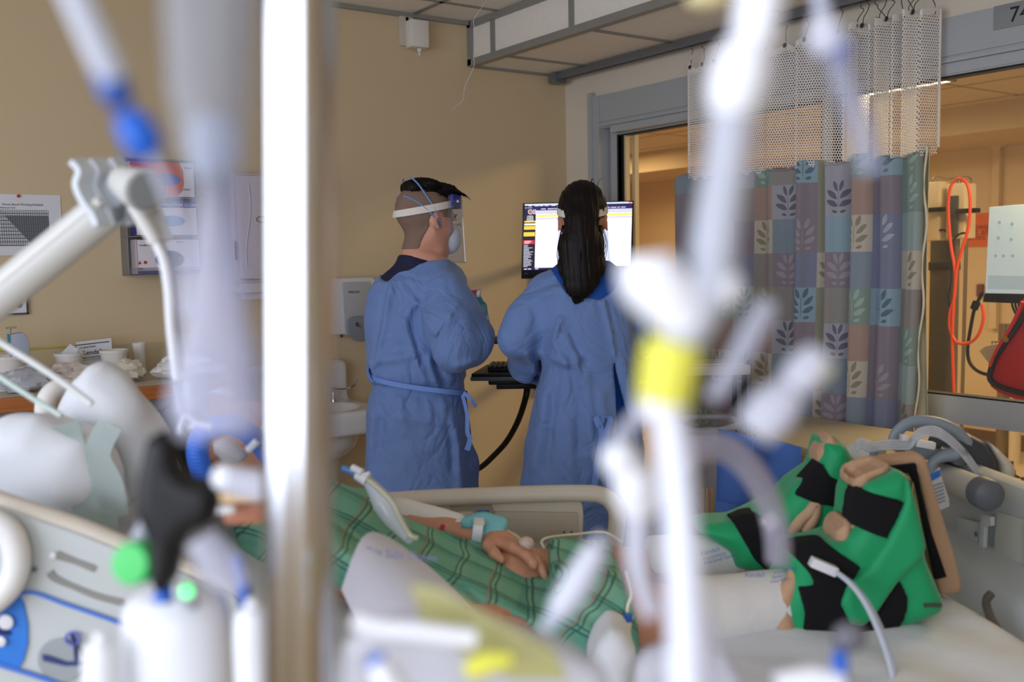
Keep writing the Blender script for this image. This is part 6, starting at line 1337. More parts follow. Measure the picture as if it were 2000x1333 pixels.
# ------------------------------------------------------------------ heel protector boots
M_grn = mat('bright green boot nylon', (2, 150, 92), .62, bump=.15, bs=40, var=.05, sheen=.2); M_tan = mat('tan brushed lining', (184, 148, 116), .85, bump=.3, bs=50, var=.08); M_blk = mat('black loop fabric', (4, 4, 7), .95)
M_tagb = mat('royal blue tag', (24, 64, 190), .5)
def boot(lab, b, shell, opening, patches, straps, tag_, panel=None, seed=0, half=.085):
    t = T('heel_boot', lab, 'heel protector boot', L(shell[0][0], shell[0][1], b), 'A', 'green heel protector boots')
    P = [L(x, y, b-half*.75) for x, y in shell]; P2 = [(p[0], p[2]) for p in P]; xs = [p[0] for p in P2]; zs = [p[1] for p in P2]
    g = G3((min(xs)-.03, b-half-.05, min(zs)-.03), (max(xs)+.03, b+half+.05, max(zs)+.03), .0055)
    pl = lambda pts: [(L(x, y, b-half*.95)[0], L(x, y, b-half*.95)[2]) for x, y in pts]
    base = g.poly(P2, b, half, .035)+nfield(g, 26, .004, seed)
    for op in opening: base = smax(base, -g.poly(pl(op), b, half*.62, .02), .01)
    part('boot_shell', g.mesh(base, 1), M_grn, t, 180)
    for op in opening:
        f = np.maximum(g.poly(pl(op), b, half*.70, .012)+.004, 0)-.0; fl = np.abs(g.poly(pl(op), b, half*.60, .02))-.005; fl = np.maximum(fl, base-.014); part('fleece_lining', g.mesh(fl, 1), M_tan, t, 180)
    for k, pt in enumerate(patches):
        f = np.maximum(np.abs(base+0)-.007-.0025*k, g.poly(pl(pt), b-.2, .2, .002)); part('black_patch', g.mesh(f, 1), M_blk, t, 180)
    for st in straps:
        f = base-.016; f = smax(f, g.poly(pl(st), b-.2, .195, .012), .012); part('green_strap', g.mesh(f, 1), M_grn, t, 180)
    if tag_: part('blue_tag', prism([L(x, y, b-half-.016) for x, y in tag_], (0, .010, 0), .001), M_tagb, t)
    return t
bf = boot('green heel boot on the far foot with crossed black straps and a blue tag', 2.06,
     [(1365, 1040), (1390, 1028), (1440, 1022), (1530, 985), (1560, 950), (1600, 920), (1618, 868), (1650, 868), (1695, 930), (1720, 960), (1730, 1040), (1700, 1110), (1600, 1120), (1470, 1118), (1440, 1110), (1430, 1080)],
     [[(1612, 936), (1613, 895), (1634, 860), (1672, 900), (1684, 912), (1660, 925), (1630, 932)]],
     [[(1428, 1014), (1480, 1006), (1560, 1050), (1574, 1062), (1500, 1120), (1470, 1090)], [(1552, 967), (1607, 905), (1621, 932), (1672, 951), (1662, 1000), (1646, 1041), (1613, 1021), (1640, 990), (1600, 985)]],
     [], [(1636, 977), (1650, 964), (1661, 973), (1645, 987)], seed=71, half=.075)
part('fleece_cuff', tube(sm([L(x, y, 1.985) for x, y in ((1546, 1045), (1560, 1020), (1580, 1000), (1592, 985), (1590, 1010), (1572, 1040))], 5), .013, 10), M_tan, bf, 60)
bn = boot('green heel boot on the near foot with wide black patches and a broad green strap', 1.86,
     [(1542, 1080), (1613, 1069), (1650, 1060), (1672, 1030), (1676, 980), (1690, 945), (1704, 940), (1758, 920), (1774, 930), (1787, 985), (1807, 1071), (1828, 1133), (1842, 1178), (1838, 1196), (1754, 1231), (1704, 1250), (1613, 1266), (1534, 1260), (1530, 1230), (1522, 1183), (1546, 1130)],
     [[(1686, 960), (1684, 925), (1716, 915), (1752, 910), (1748, 932), (1716, 946), (1702, 966)], [(1652, 1085), (1650, 1050), (1660, 1034), (1676, 1034), (1674, 1080), (1664, 1092)]],
     [[(1536, 1072), (1613, 1062), (1682, 1108), (1656, 1140), (1640, 1180), (1680, 1225), (1708, 1200), (1756, 1131), (1772, 1166), (1770, 1195), (1754, 1240), (1704, 1275), (1613, 1290), (1561, 1290), (1571, 1199), (1557, 1146), (1588, 1139), (1578, 1118)], [(1640, 985), (1669, 955), (1763, 978), (1731, 1053), (1678, 1033), (1646, 1041), (1613, 1021)]],
     [[(1770, 926), (1790, 985), (1810, 1071), (1756, 1129), (1708, 1196), (1684, 1219), (1656, 1215), (1637, 1175), (1650, 1138), (1696, 1104), (1730, 1054), (1763, 980)]],
     None, seed=72, half=.085)
part('brand_tab', box(L(1822, 1183, 1.775), (.032, .004, .007), Matrix.Rotation(-.0, 3, 'Y')), mat('dark woven tab', (60, 70, 50), .7), bn)
part('fleece_cuff', tube(sm([L(x, y, 1.80) for x, y in ((1552, 1112), (1545, 1140), (1533, 1165), (1524, 1185), (1526, 1215), (1528, 1245), (1536, 1264))], 5), [.010, .016, .020, .022, .026, .026, .018], 10), M_tan, bn, 60)
wd = part('side_wedge', prism([L(x, y, 1.92) for x, y in ((1688, 906), (1740, 896), (1800, 888), (1812, 900), (1830, 970), (1862, 1070), (1880, 1140), (1878, 1160), (1840, 1166), (1826, 1120), (1812, 1000), (1796, 928), (1712, 930), (1700, 950))], (.0, .05, 0), .012), M_tan, bn, 60)
part('wedge_loop_face', prism([L(x, y, 1.905) for x, y in ((1716, 922), (1740, 912), (1790, 906), (1800, 960), (1820, 1040), (1850, 1128), (1828, 1134), (1806, 1030), (1790, 950), (1776, 926))], (0, .012, 0), .002), M_blk, wd)
part('inner_fleece', tube(sm([L(x, y, 1.82) for x, y in ((1660, 1100), (1668, 1060), (1676, 1035), (1668, 1020))], 5), [.01, .016, .012], 10), M_tan, bn, 60)
# hose block and hose from the near boot
t = T('hose_coupling', 'white block coupling with clear hoses on the black patch of the near boot', 'coupling', L(1610, 1115, 1.76))
part('coupling_block', box(L(1608, 1107, 1.755), (.050, .022, .018), Matrix.Rotation(.42, 3, 'Y'), .003), M_white, t)
for k in range(3): part('clear_hose', tube(sm([L(x+k*5, y+k*3, 1.75-.04*i+.006*k) for i, (x, y) in enumerate(((1630, 1116), (1660, 1140), (1690, 1180), (1718, 1240), (1738, 1300), (1752, 1370)))], 6), .0052, 8), M_tubl, t, 60)
# clear hoses by the footboard corner
S('drain_tubing', 'bundle of grey clear tubing hanging at the footboard corner', 'tubing', J(*[tube(sm([L(1968+k*7, 1275, 1.80), L(1962+k*7, 1300, 1.78), L(1972+k*7, 1350, 1.74)], 5), .005, 8) for k in range(4)]), M_tub, 'A', smooth=60)
# ------------------------------------------------------------------ overbed table with blue gown, cart, bin
M_tbl = mat('beige laminate table', (190, 176, 142), .4); zt_ = .90
tp = sm([(LZ(x, y, zt_)[0], LZ(x, y, zt_)[1]) for x, y in ((1476, 832), (1500, 816), (1560, 812), (1700, 832), (1830, 852), (1880, 880), (1820, 905), (1740, 905), (1640, 890), (1560, 872), (1495, 848))], 4, True)
t = T('overbed_table', 'beige overbed table with a rounded top beside the curtain', 'table', (LZ(1640, 850, zt_)[0], LZ(1640, 850, zt_)[1], 0))
part('table_top', prism([(p[0], p[1], zt_-.03) for p in tp], (0, 0, .03), .006), M_tbl, t); part('raised_lip', prism([(p[0]*1+0, p[1]-.004, zt_-.044) for p in tp], (0, 0, .014), .004), mat('tan table rim', (172, 156, 118), .4), t)
tc_ = LZ(1640, 850, zt_); part('table_post', box((tc_[0]+.02, tc_[1]-.15, .46), (.07, .05, .84), bev=.01), M_bed, t); part('table_base', J(box((tc_[0]-.1, tc_[1]-.1, .06), (.62, .06, .05), bev=.015), box((tc_[0]-.1, tc_[1]+.12, .06), (.62, .06, .05), bev=.015), box((tc_[0]+.2, tc_[1], .06), (.06, .3, .05), bev=.015)), M_bed, t)
def cloth(px0, px1, y0a, y0b, y1a, y1b, b, ph=0, n_=9, amp=.012):
    return lambda u_, v_: (lambda x, yy: (L(x, yy, b)[0], b+amp*sin(u_*n_+ph+v_*1.5)+.01*v_, L(x, yy, b)[2]))(px0+(px1-px0)*u_, (y0a+(y0b-y0a)*u_)*(1-v_)+(y1a+(y1b-y1a)*u_)*v_)
M_bg2 = mat('blue gown fabric folded', (72, 110, 184), .8, bump=.15, bs=30)
gn = T('hanging_gown', 'blue gown draped over the front edge of the overbed table', 'gown', L(1490, 1010, 2.72))
part('front_drop', sheet(cloth(1402, 1562, 838, 872, 995, 975, 2.74, 0, 11), 30, 16, .003), M_bg2, gn, 60)
part('lower_fold', sheet(cloth(1400, 1510, 980, 990, 1010, 1040, 2.72, 2, 8), 18, 8, .003), M_bg2, gn, 60)
part('second_drop', sheet(cloth(1592, 1616, 893, 896, 990, 980, 2.74, 1, 3), 8, 10, .003), M_bg2, gn, 60)
part('side_seam', tube([L(1471, 862+k*9, 2.722) for k in range(14)], .0012, 5), M_tie, gn)
ct = T('supply_cart', 'white topped supply cart with a black post behind the yellow tape', 'cart', L(1400, 740, 3.62))
ct.location.z = 0; BASE[ct.name] = (BASE[ct.name][0], BASE[ct.name][1], 0)
A0 = L(1330, 728, 3.62); A1 = L(1464, 722, 3.62); 
part('cart_top', J(bx(A0[0], A1[0], 3.60, 3.80, A1[2]-.018, A1[2]+.018, .006), bx(A0[0]+.02, A1[0]-.02, 3.62, 3.78, A1[2]+.018, A1[2]+.024)), mat('off white cart top', (206, 204, 198), .4), ct)
for x_ in (A1[0]-.02, A0[0]+.02):
    for y_ in (3.62, 3.78): part('cart_post', bx(x_-.008, x_+.008, y_-.008, y_+.008, .02, A1[2]-.015), M_black, ct)
part('lower_shelf', bx(A0[0], A1[0], 3.60, 3.80, .3, .33, .004), M_ltgrey, ct)
tb_ = L(1385, 880, 3.42)
t = T('trash_bin', 'grey bin lined with a clear plastic bag under the white cart top', 'bin', (tb_[0], 3.42, 0))
part('bin_body', prism([(tb_[0]-.09, 3.34, .0), (tb_[0]+.05, 3.34, .0), (tb_[0]+.07, 3.34, .88), (tb_[0]-.12, 3.34, .88)], (0, .16, 0), .02), mat('warm grey bin', (136, 132, 128), .5), t)
part('bin_liner', J(tube(sm([(tb_[0]-.115, 3.33, .90), (tb_[0]-.03, 3.325, .885), (tb_[0]+.075, 3.33, .905), (tb_[0]+.075, 3.50, .905), (tb_[0]-.115, 3.50, .90)], 6, True), .012, 8, closed=True), sheet(lambda u_, v_: (tb_[0]-.12+.19*u_, 3.325+.008*sin(u_*14), .90-.45*v_), 16, 8, .001)), glassmat('clear liner', (214, 214, 220), .45, .15), t, 60)
# dark equipment base under the arm of the cart
eb = L(1300, 1010, 2.95)
t = T('equipment_box', 'dark equipment box with cables low behind the bed rail', 'equipment', (eb[0], eb[1], 0))
part('base_box', box((eb[0], eb[1], .36), (.22, .2, .72), bev=.02), mat('charcoal casing', (46, 44, 46), .5), t)
part('base_cable', tube(sm([L(1262, 1000, 2.84), L(1285, 1030, 2.84), L(1320, 1046, 2.84), L(1350, 1030, 2.84)], 6), .008, 8), M_black, t, 60)
for k in range(3): part('wood_slat', box(L(1372+k*9, 1000, 2.9), (.008, .01, .14), bev=.002), mat('pale wood slat', (176, 140, 96), .5), t)
# ================================================================== lines, pole and arm close to the lens
M_chp = mat('polished steel pole', (214, 216, 220), .16, 1, var=.01)
M_wpl = mat('white moulded connector', (236, 238, 242), .35, sss=0); M_lum = mat('milky tubing', (198, 202, 212), .35, alpha=.72)
M_soft = glassmat('milky soft plastic', (232, 234, 244), .62, .2); M_soft2 = glassmat('hazy clear plastic', (226, 228, 240), .42, .2)
M_bconn = mat('vivid blue connector', (4, 92, 196), .35); M_yel = mat('yellow tape', (226, 224, 84), .6); M_bcor = mat('blue corrugated hose', (52, 112, 220), .4)
M_armp = mat('cream grey arm', (200, 200, 194), .4); M_armg = mat('grey arm joint', (104, 108, 106), .45)
def PT(P, b=None, k=6): return sm([L(p[0], p[1], p[2] if len(p) > 2 else b) for p in P], k)
# steel pole
p0, p1 = L(582, -700, .52), L(585, 2600, .52)
t = T('steel_pole', 'polished steel infusion pole standing upright close to the camera', 'pole', (p1[0], .52, 0))
zlo = .0; xa = lambda z: p0[0]+(p1[0]-p0[0])*(p0[2]-z)/(p0[2]-p1[2])
part('pole_tube', tube([(xa(.12), .52, .12), (xa(2.1), .52, 2.1)], .0188, 40), M_chp, t, 60)
part('pole_base', J(*[tube([(xa(.1), .52, .10), (xa(.1)+.26*cos(k*1.257+.3), .52+.26*sin(k*1.257+.3), .07)], .016, 10) for k in range(5)], tube([(xa(.1), .52, .06), (xa(.1), .52, .16)], .03, 14)), M_armg, t, 60)
for k in range(5): part('castor', lathe([(.01, -.012), (.032, -.014), (.036, 0), (.032, .014), (.01, .012)], (xa(.1)+.26*cos(k*1.257+.3), .52+.26*sin(k*1.257+.3), .036), (1, .2, 0), 18), M_black, t, 60)
part('pole_hook', tube(sm([(xa(2.1)-.16, .52, 2.12), (xa(2.1)-.17, .52, 2.06), (xa(2.1)-.12, .52, 2.05), (xa(2.1), .52, 2.1), (xa(2.1)+.12, .52, 2.05), (xa(2.1)+.17, .52, 2.06), (xa(2.1)+.16, .52, 2.12)], 5), .005, 8), M_chp, t, 60)
# tube with blue connectors, upper left
t = T('ventilator_line', 'thick grey tube with vivid blue connectors slanting down at the upper left', 'tube', L(290, 300, .36))
part('tube_run', tube(PT([(80, -160), (150, 0), (190, 90), (225, 165)], .36), .0058, 14), M_lum, t, 60)
part('pale_connector', tube(PT([(204, 138), (226, 180), (240, 206)], .36), [.005, .0058, .004], 14), mat('mid blue connector', (44, 84, 160), .35), t, 60)
part('blue_connector', tube(PT([(248, 222), (264, 250), (282, 282), (296, 304)], .36), [.0045, .0068, .0066, .004], 14), M_bconn, t, 60)
part('tube_tail', tube(PT([(296, 306), (330, 380), (350, 480), (356, 620)], .36), .0022, 10), M_soft2, t, 60)
# hazy infusion bag and drip chamber
t = T('infusion_bag', 'large hazy clear infusion bag hanging left of the steel pole', 'infusion bag', L(410, 850, .30))
def bag(rows, b, th):
    def fn(u_, v_):
        n = len(rows)-1; k = min(int(v_*n), n-1); q = v_*n-k; r0, r1 = rows[k], rows[k+1]
        q = q*q*(3-2*q); y = r0[0]+(r1[0]-r0[0])*(v_*n-k); xl = r0[1]+(r1[1]-r0[1])*q; xr = r0[2]+(r1[2]-r0[2])*q
        a = 2*pi*u_; x = (xl+xr)/2+(xr-xl)/2*cos(a); p = L(x, y, b); return (p[0], b+th*sin(a), p[2])
    return sheet(fn, 28, 8*(len(rows)-1))
part('bag_upper', bag([(-160, 325, 500), (0, 318, 500), (150, 326, 492), (300, 350, 478), (370, 385, 450)], .30, .010), glassmat('faint bag film', (222, 226, 234), .15, .3), t, 60)
part('drip_chamber', bag([(225, 385, 440), (250, 368, 462), (320, 372, 466), (355, 385, 445)], .33, .006), glassmat('drip chamber film', (226, 232, 244), .36, .3), t, 60)
part('lower_film', bag([(365, 392, 446), (480, 378, 462), (600, 362, 482), (720, 338, 502), (800, 325, 512), (850, 345, 500)], .34, .008), glassmat('thin hazy film', (222, 224, 240), .34, .3), t, 60)
# ventilator support arm
AB = 1.12
t = T('support_arm', 'cream jointed ventilator support arm with a clip bracket, angled up from the left edge', 'support arm', L(100, 520, AB))
part('arm_tube', tube([L(-160, 700, AB), L(0, 578, AB), L(205, 412, AB)], .0225, 24), M_armp, t, 60)
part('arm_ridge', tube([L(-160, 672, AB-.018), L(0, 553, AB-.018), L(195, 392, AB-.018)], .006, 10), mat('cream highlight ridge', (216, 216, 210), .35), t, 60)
for k, dx_ in enumerate((0, 36, 74)):
    part('clip_plate', ribbon(sm([L(148+dx_*1.02, 314-k*2, AB-.02+.02*k), L(166+dx_, 335, AB-.02+.02*k), L(160+dx_*1.0, 362, AB-.02+.02*k), L(172+dx_*1.0, 392, AB-.02+.02*k), L(192+dx_*.9, 420, AB-.02+.02*k), L(200+dx_*.85, 440, AB-.02+.02*k)], 6), (.35, 1, 0), .022, .007), mat('pale clip plastic', (196, 202, 206), .35), t, 60)
part('clip_web', prism([L(x, y, AB+.0) for x, y in ((172, 352), (222, 352), (232, 380), (240, 410), (236, 432), (222, 438), (186, 414), (174, 384))], (0, .02, 0), .004), mat('shaded clip grey', (158, 166, 172), .4), t)
part('clip_slot', prism([L(x, y, AB-.008) for x, y in ((221, 405), (234, 402), (238, 428), (226, 434))], (0, .004, 0), .001), M_dkgrey, t)
part('joint_body', J(tube([L(232, 352, AB), L(262, 366, AB-.01), L(284, 374, AB-.03)], [.016, .022, .023], 24)), M_armp, t, 60)
part('joint_flare', prism([L(x, y, AB-.012) for x, y in ((230, 334), (282, 337), (276, 356), (262, 400), (255, 410), (250, 372))], (0, .024, 0), .006), M_armp, t)
part('joint_disc', lathe([(0, .006), (.018, .006), (.0195, .002), (.0195, -.012)], L(286, 373, AB-.035), (.45, -1, 0), 28, sx=.9, sy=1.05), M_armg, t, 60)
part('lower_arm', tube([L(262, 400, AB-.02), L(285, 440, AB-.02), L(304, 474, AB-.02)], [.0085, .0085, .0075], 14), M_armp, t, 60)
part('lower_arm_back', tube([L(296, 412, AB+.01), L(312, 455, AB+.01), L(318, 472, AB+.01)], .011, 14), mat('beige grey strut', (176, 174, 166), .4), t, 60)
part('hanging_tube_and_shadow', tube(PT([(302, 470), (318, 505), (328, 560), (332, 620), (338, 690), (344, 742)], AB-.02), .0052, 12), mat('white arm tube', (222, 224, 226), .35), t, 60)
part('hanging_tube_and_shadow', tube(PT([(312, 478), (330, 520), (338, 580), (344, 650), (354, 730)], AB+.0), .0045, 12), M_armg, t, 60)  # grey twin stands in for the shadow beside the white tube
hb = L(360, 775, AB)
part('tube_holder', J(prism([L(x, y, AB-.012) for x, y in ((336, 742), (372, 738), (380, 800), (362, 812), (346, 806))], (0, .03, 0), .004), tube([L(344, 745, AB-.014), L(352, 806, AB-.014)], .006, 10), tube([L(366, 742, AB-.014), L(374, 800, AB-.014)], .006, 10)), mat('grey tube holder', (136, 142, 148), .4), t)
part('holder_lever', tube([L(376, 742, AB+.01), L(390, 770, AB+.01), L(400, 800, AB+.01)], [.006, .009, .007], 12), mat('slate lever', (112, 126, 150), .4), t, 60)
part('holder_screw', ball(L(360, 734, AB-.01), .006), M_chr, t)
for P in (((362, 808), (356, 820), (350, 838), (352, 850)), ((366, 808), (378, 822), (398, 832), (414, 832)), ((372, 838), (384, 828), (400, 830), (412, 838))):
    part('bridle_tube', tube(PT(P, AB+.02), .0032, 8), M_white, t, 60)
# tubes from the left edge
for lab, P, r_, m_ in (('white tube slanting down from the left edge above the pillow', ((-60, 620), (0, 668), (70, 712), (130, 752), (180, 790)), .0048, mat('white cuff tube', (218, 222, 220), .4)), ('pale green tube slanting down from the left edge below the white one', ((-60, 690), (0, 736), (48, 768), (86, 792), (120, 812)), .0038, mat('pale green tube', (196, 214, 208), .4))):
    S('breathing_tube', lab, 'tube', tube(PT(P, 1.30), r_, 10), m_, 'A', smooth=60)
# blue corrugated loop
cpts = PT([(425, 985, 1.62), (398, 930, 1.60), (386, 882, 1.58), (398, 848, 1.58), (438, 830, 1.60), (478, 842, 1.64), (508, 868, 1.68), (528, 896, 1.72)], k=14)
t = T('breathing_hose', 'bright blue corrugated breathing hose looping over the patient face', 'hose', L(430, 960, 1.6))
part('corrugated_hose', tube(cpts, [.0168+.0014*(i % 2) for i in range(len(cpts))], 16), M_bcor, t, 30)
part('mouth_piece', puff([(416, 862), (440, 856), (466, 872), (486, 890), (470, 905), (440, 902), (420, 885)], 1.70, .020, .014, .005)[0].mesh(puff([(416, 862), (440, 856), (466, 872), (486, 890), (470, 905), (440, 902), (420, 885)], 1.70, .020, .014, .005)[1], 1), mat('white mouthpiece', (206, 204, 206), .5), t, 180)
part('white_cuff', tube([L(484, 880, 1.62), L(502, 862, 1.62)], .007, 10), M_soft, t, 60)
# black manifold
g, f = puff([(292, 855), (318, 840), (346, 852), (352, 915), (378, 934), (418, 940), (428, 985), (418, 1020), (378, 1036), (358, 1060), (345, 1130), (322, 1158), (302, 1140), (296, 1050), (272, 1000), (276, 930)], .60, .014, .010, .003)
t = T('black_manifold', 'black cross shaped stopcock manifold blurred close to the camera', 'stopcock', L(330, 1150, .60))
part('manifold_body', g.mesh(f, 1), mat('black moulded plastic', (12, 12, 14), .5), t, 180)
part('blue_tip', tube([L(322, 1135, .60), L(318, 1172, .60)], [.0044, .0066], 12), M_bconn, t, 60)
part('grey_sleeve', tube([L(268, 1060, .62), L(300, 1000, .62)], .0055, 10), M_soft2, t, 60)
S('green_knob', 'glossy green knob beside the foot of the black manifold', 'knob', lathe([(0, .008), (.012, .007), (.014, .002), (.014, -.006), (0, -.008)], L(264, 1100, .60), (-.2, -1, .2), 20), mat('glossy green', (52, 190, 84), .3), 'A', smooth=60)
t = T('indicator_lamp', 'small lit green indicator light right of the blue tip', 'indicator light', L(365, 1158, .62))
part('lens', ball(L(365, 1156, .62), .0042), mat('lit green lens', (110, 250, 150), .4, emit=1.6), t, 180); part('bezel', lathe([(.0042, 0), (.006, 0), (.006, -.004), (.0042, -.004)], L(365, 1156, .622), (0, -1, 0), 16), M_ltgrey, t, 60)
part('lamp_housing', tube([L(365, 1160, .632), L(380, 1230, .66), L(400, 1400, .70)], [.006, .007, .008], 10), M_ltgrey, t, 60)
# white round bottles at the bottom left
def bottle(lab, px, py, r, b, h=.16):
    p = L(px, py, b); t = T('white_bottle', lab, 'bottle', (p[0], p[1], p[2]-h), 'A', 'white bottles close to the camera')
    part('bottle_body', lathe([(0, -h), (r*.98, -h), (r, -h+.004), (r, -.020), (r*.93, -.008), (r*.7, -.001), (0, 0)], p, n=32), M_wpl, t, 60)
    part('bottle_neck', lathe([(r*.35, -.004), (r*.35, .004), (r*.22, .006), (0, .006)], p, n=20), M_wpl, t, 60); return t
bottle('wide white round bottle below the black manifold', 342, 1152, .0355, .66)
bottle('narrow white bottle left of the foot of the steel pole', 492, 1186, .0120, .62, .08)
bottle('small white bottle at the bottom edge left of the wide one', 196, 1252, .0120, .62, .08)
S('blue_strip', 'blue flat clamp hanging above the narrow white bottle', 'clamp', tube([L(462, 1090, .68), L(474, 1150, .67), L(482, 1215, .67)], [.0066, .0082, .0055], 12, sq=(1, .6)), M_bcor, 'A', smooth=60)
t = T('white_coupling', 'white ball ended coupling left of the pole above the tan clip', 'coupling', L(460, 960, .60))
part('ball_end', ball(L(440, 934, .60), .0088), M_wpl, t, 180); part('coupling_barrel', tube([L(450, 938, .60), L(500, 948, .60), L(560, 955, .60)], [.0095, .0098, .009], 16), M_soft, t, 60)
t = T('tan_clip', 'tan and cream clip seen between the black manifold and the pole', 'clip', L(470, 1000, .85))
part('cream_edge', tube([L(425, 974, .84), L(480, 972, .84), L(545, 968, .84)], .0052, 10), mat('cream clip edge', (226, 192, 142), .5), t, 60); part('tan_body', box(L(488, 1000, .85), (.044, .012, .020), bev=.004), mat('tan clip body', (176, 116, 88), .5), t); part('white_tab', box(L(440, 996, .83), (.018, .01, .007), bev=.003), M_white, t)
S('clear_syringe', 'clear tilted syringe barrel right of the black manifold', 'syringe', tube([L(390, 1050, .50), L(430, 1110, .50), L(470, 1150, .50)], [.008, .011, .006], 14), M_soft2, 'A', smooth=60)
# central main line with tape and connectors
BM = .335
t = T('infusion_line', 'white infusion line with stacked connectors and a yellow tape flag right of centre', 'infusion line', L(1330, 1333, BM))
part('upper_connector', tube(PT([(1500, -120), (1486, -20), (1474, 60), (1462, 100)], BM, 4), [.0080, .0080, .0075, .0068], 16), M_wpl, t, 60)
part('upper_connector', tube(PT([(1462, 92), (1450, 125), (1436, 180), (1428, 230)], BM, 4), [.0072, .0096, .0098, .0066], 16), M_wpl, t, 60)
part('drop_tube', tube(PT([(1430, 225), (1418, 320), (1402, 420), (1392, 500)], BM, 5), [.0075, .0070, .0075, .0078], 14), M_lum, t, 60)
part('side_lobe', ball(L(1410, 560, BM), (.0066, .0066, .0075)), M_wpl, t, 180)
part('wing_connector', tube(PT([(1262, 500), (1272, 545), (1310, 590), (1345, 640)], BM, 5), [.0088, .0115, .0105, .0080], 18), M_wpl, t, 60)
part('junction_body', tube(PT([(1395, 490), (1382, 570), (1350, 640), (1318, 675)], BM, 5), [.0080, .0075, .0072, .0080], 16), M_lum, t, 60)
part('yellow_flag', tube(PT([(1316, 668), (1306, 720), (1296, 786)], BM, 4), [.0098, .0098, .0090], 18), M_yel, t, 60)
part('flag_collar', tube(PT([(1296, 780), (1290, 812)], BM, 4), [.0090, .0082], 18), M_wpl, t, 60)
part('lower_tube', tube(PT([(1302, 790), (1314, 880), (1326, 1000), (1334, 1120), (1340, 1250), (1345, 1420)], BM, 6), [.0058, .0060, .0060, .0062, .0064, .0066], 14), mat('white lower line', (228, 232, 244), .4), t, 60)
part('branch_tube', tube(PT([(1350, 1150), (1372, 1240), (1392, 1320), (1410, 1420)], BM+.01, 6), .0048, 12), M_soft, t, 60)
# connector group left of the main line
t = T('side_connector', 'white two part connector hanging left of the main infusion line over the bed rail', 'connector', L(1235, 1060, .40))
part('connector_cap', tube(PT([(1200, 868), (1215, 900), (1232, 925)], .40, 4), [.0060, .0085, .0068], 14), M_wpl, t, 60); part('connector_barrel', tube(PT([(1235, 915), (1244, 960), (1250, 1005)], .40, 4), [.0078, .0098, .0072], 16), M_wpl, t, 60)
part('connector_tail', tube(PT([(1248, 1000), (1246, 1060), (1250, 1120), (1275, 1200)], .40, 5), [.0062, .0056, .0045], 12), M_soft, t, 60)
part('support_tube', tube(PT([(1200, 870), (1240, 820), (1290, 780)], .40, 5), .0035, 10), M_soft2, t, 60)
# diagonal syringe over the gown
t = T('tilted_syringe', 'tilted white translucent syringe floating over the hem of the green gown', 'syringe', L(1125, 1180, .46))
part('barrel', tube([L(1168, 1070, .46), L(1128, 1140, .46), L(1092, 1195, .46)], [.0062, .0078, .0066], 14), M_soft, t, 60); part('tip', tube([L(1094, 1192, .46), L(1064, 1230, .46)], [.005, .0035], 12), M_soft2, t, 60); part('plunger', tube([L(1168, 1072, .46), L(1180, 1048, .46)], .004, 10), M_soft2, t, 60)
# upper right small connector
t = T('roller_clamp', 'small white clamp with a blue wheel high over the curtain netting', 'clamp', L(1630, 130, .42))
part('clamp_body', tube(PT([(1604, 30), (1612, 70), (1624, 100)], .42, 4), [.004, .0078, .0068], 14), M_soft, t, 60); part('blue_wheel', ball(L(1638, 96, .42), (.0055, .004, .0062)), glassmat('hazy blue wheel', (150, 170, 236), .6, .2), t, 180)
part('clamp_line', tube(PT([(1590, -120), (1598, -30), (1606, 30)], .42, 5), .0035, 10), M_soft2, t, 60); part('clamp_line', tube(PT([(1632, 100), (1650, 170), (1680, 250), (1700, 340)], .42, 5), [.005, .0062, .0055], 10), glassmat('very faint tube', (214, 216, 230), .22, .2), t, 60)
# diagonal line of connectors right of the tape
t = T('connector_chain', 'slanting chain of two pale connectors in front of the curtain', 'connector', L(1500, 850, .38))
part('upper_bead', tube(PT([(1602, 690), (1575, 722), (1545, 758)], .38, 4), [.0055, .0080, .0065], 16), M_soft, t, 60); part('lower_bead', tube(PT([(1545, 765), (1508, 800), (1470, 845)], .38, 4), [.0065, .0098, .0080], 16), M_soft, t, 60)
part('bead_cap', box(L(1606, 728, .385), (.004, .009, .009), Matrix.Rotation(.6, 3, 'Y'), .002), mat('pale yellow cap', (226, 222, 150), .4), t)
S('tilted_tube', 'pale tilted tube above the connector chain in front of the curtain', 'tube', tube(PT([(1500, 590), (1468, 650), (1420, 735), (1390, 780)], .38, 5), [.0041, .0048, .0036, .0028], 12), M_soft2, 'A', smooth=60)
# curved grey hose with label
t = T('curved_hose', 'curved grey lavender hose with a white label arching behind the main line', 'hose', L(1515, 1080, .92))
part('hose_run', tube(PT([(1330, 900, .60), (1380, 872, .62), (1430, 884, .64), (1475, 930, .66), (1505, 990, .68), (1518, 1050, .69), (1520, 1090, .70)], None), .0092, 16), mat('lavender grey hose', (170, 168, 184), .35, alpha=.6), t, 60)
part('hose_label', prism([L(x, y, .90) for x, y in ((1484, 1020), (1506, 998), (1526, 1018), (1505, 1042))], (0, .002, 0), .0006), mat('white hose label', (224, 226, 232), .5), t)
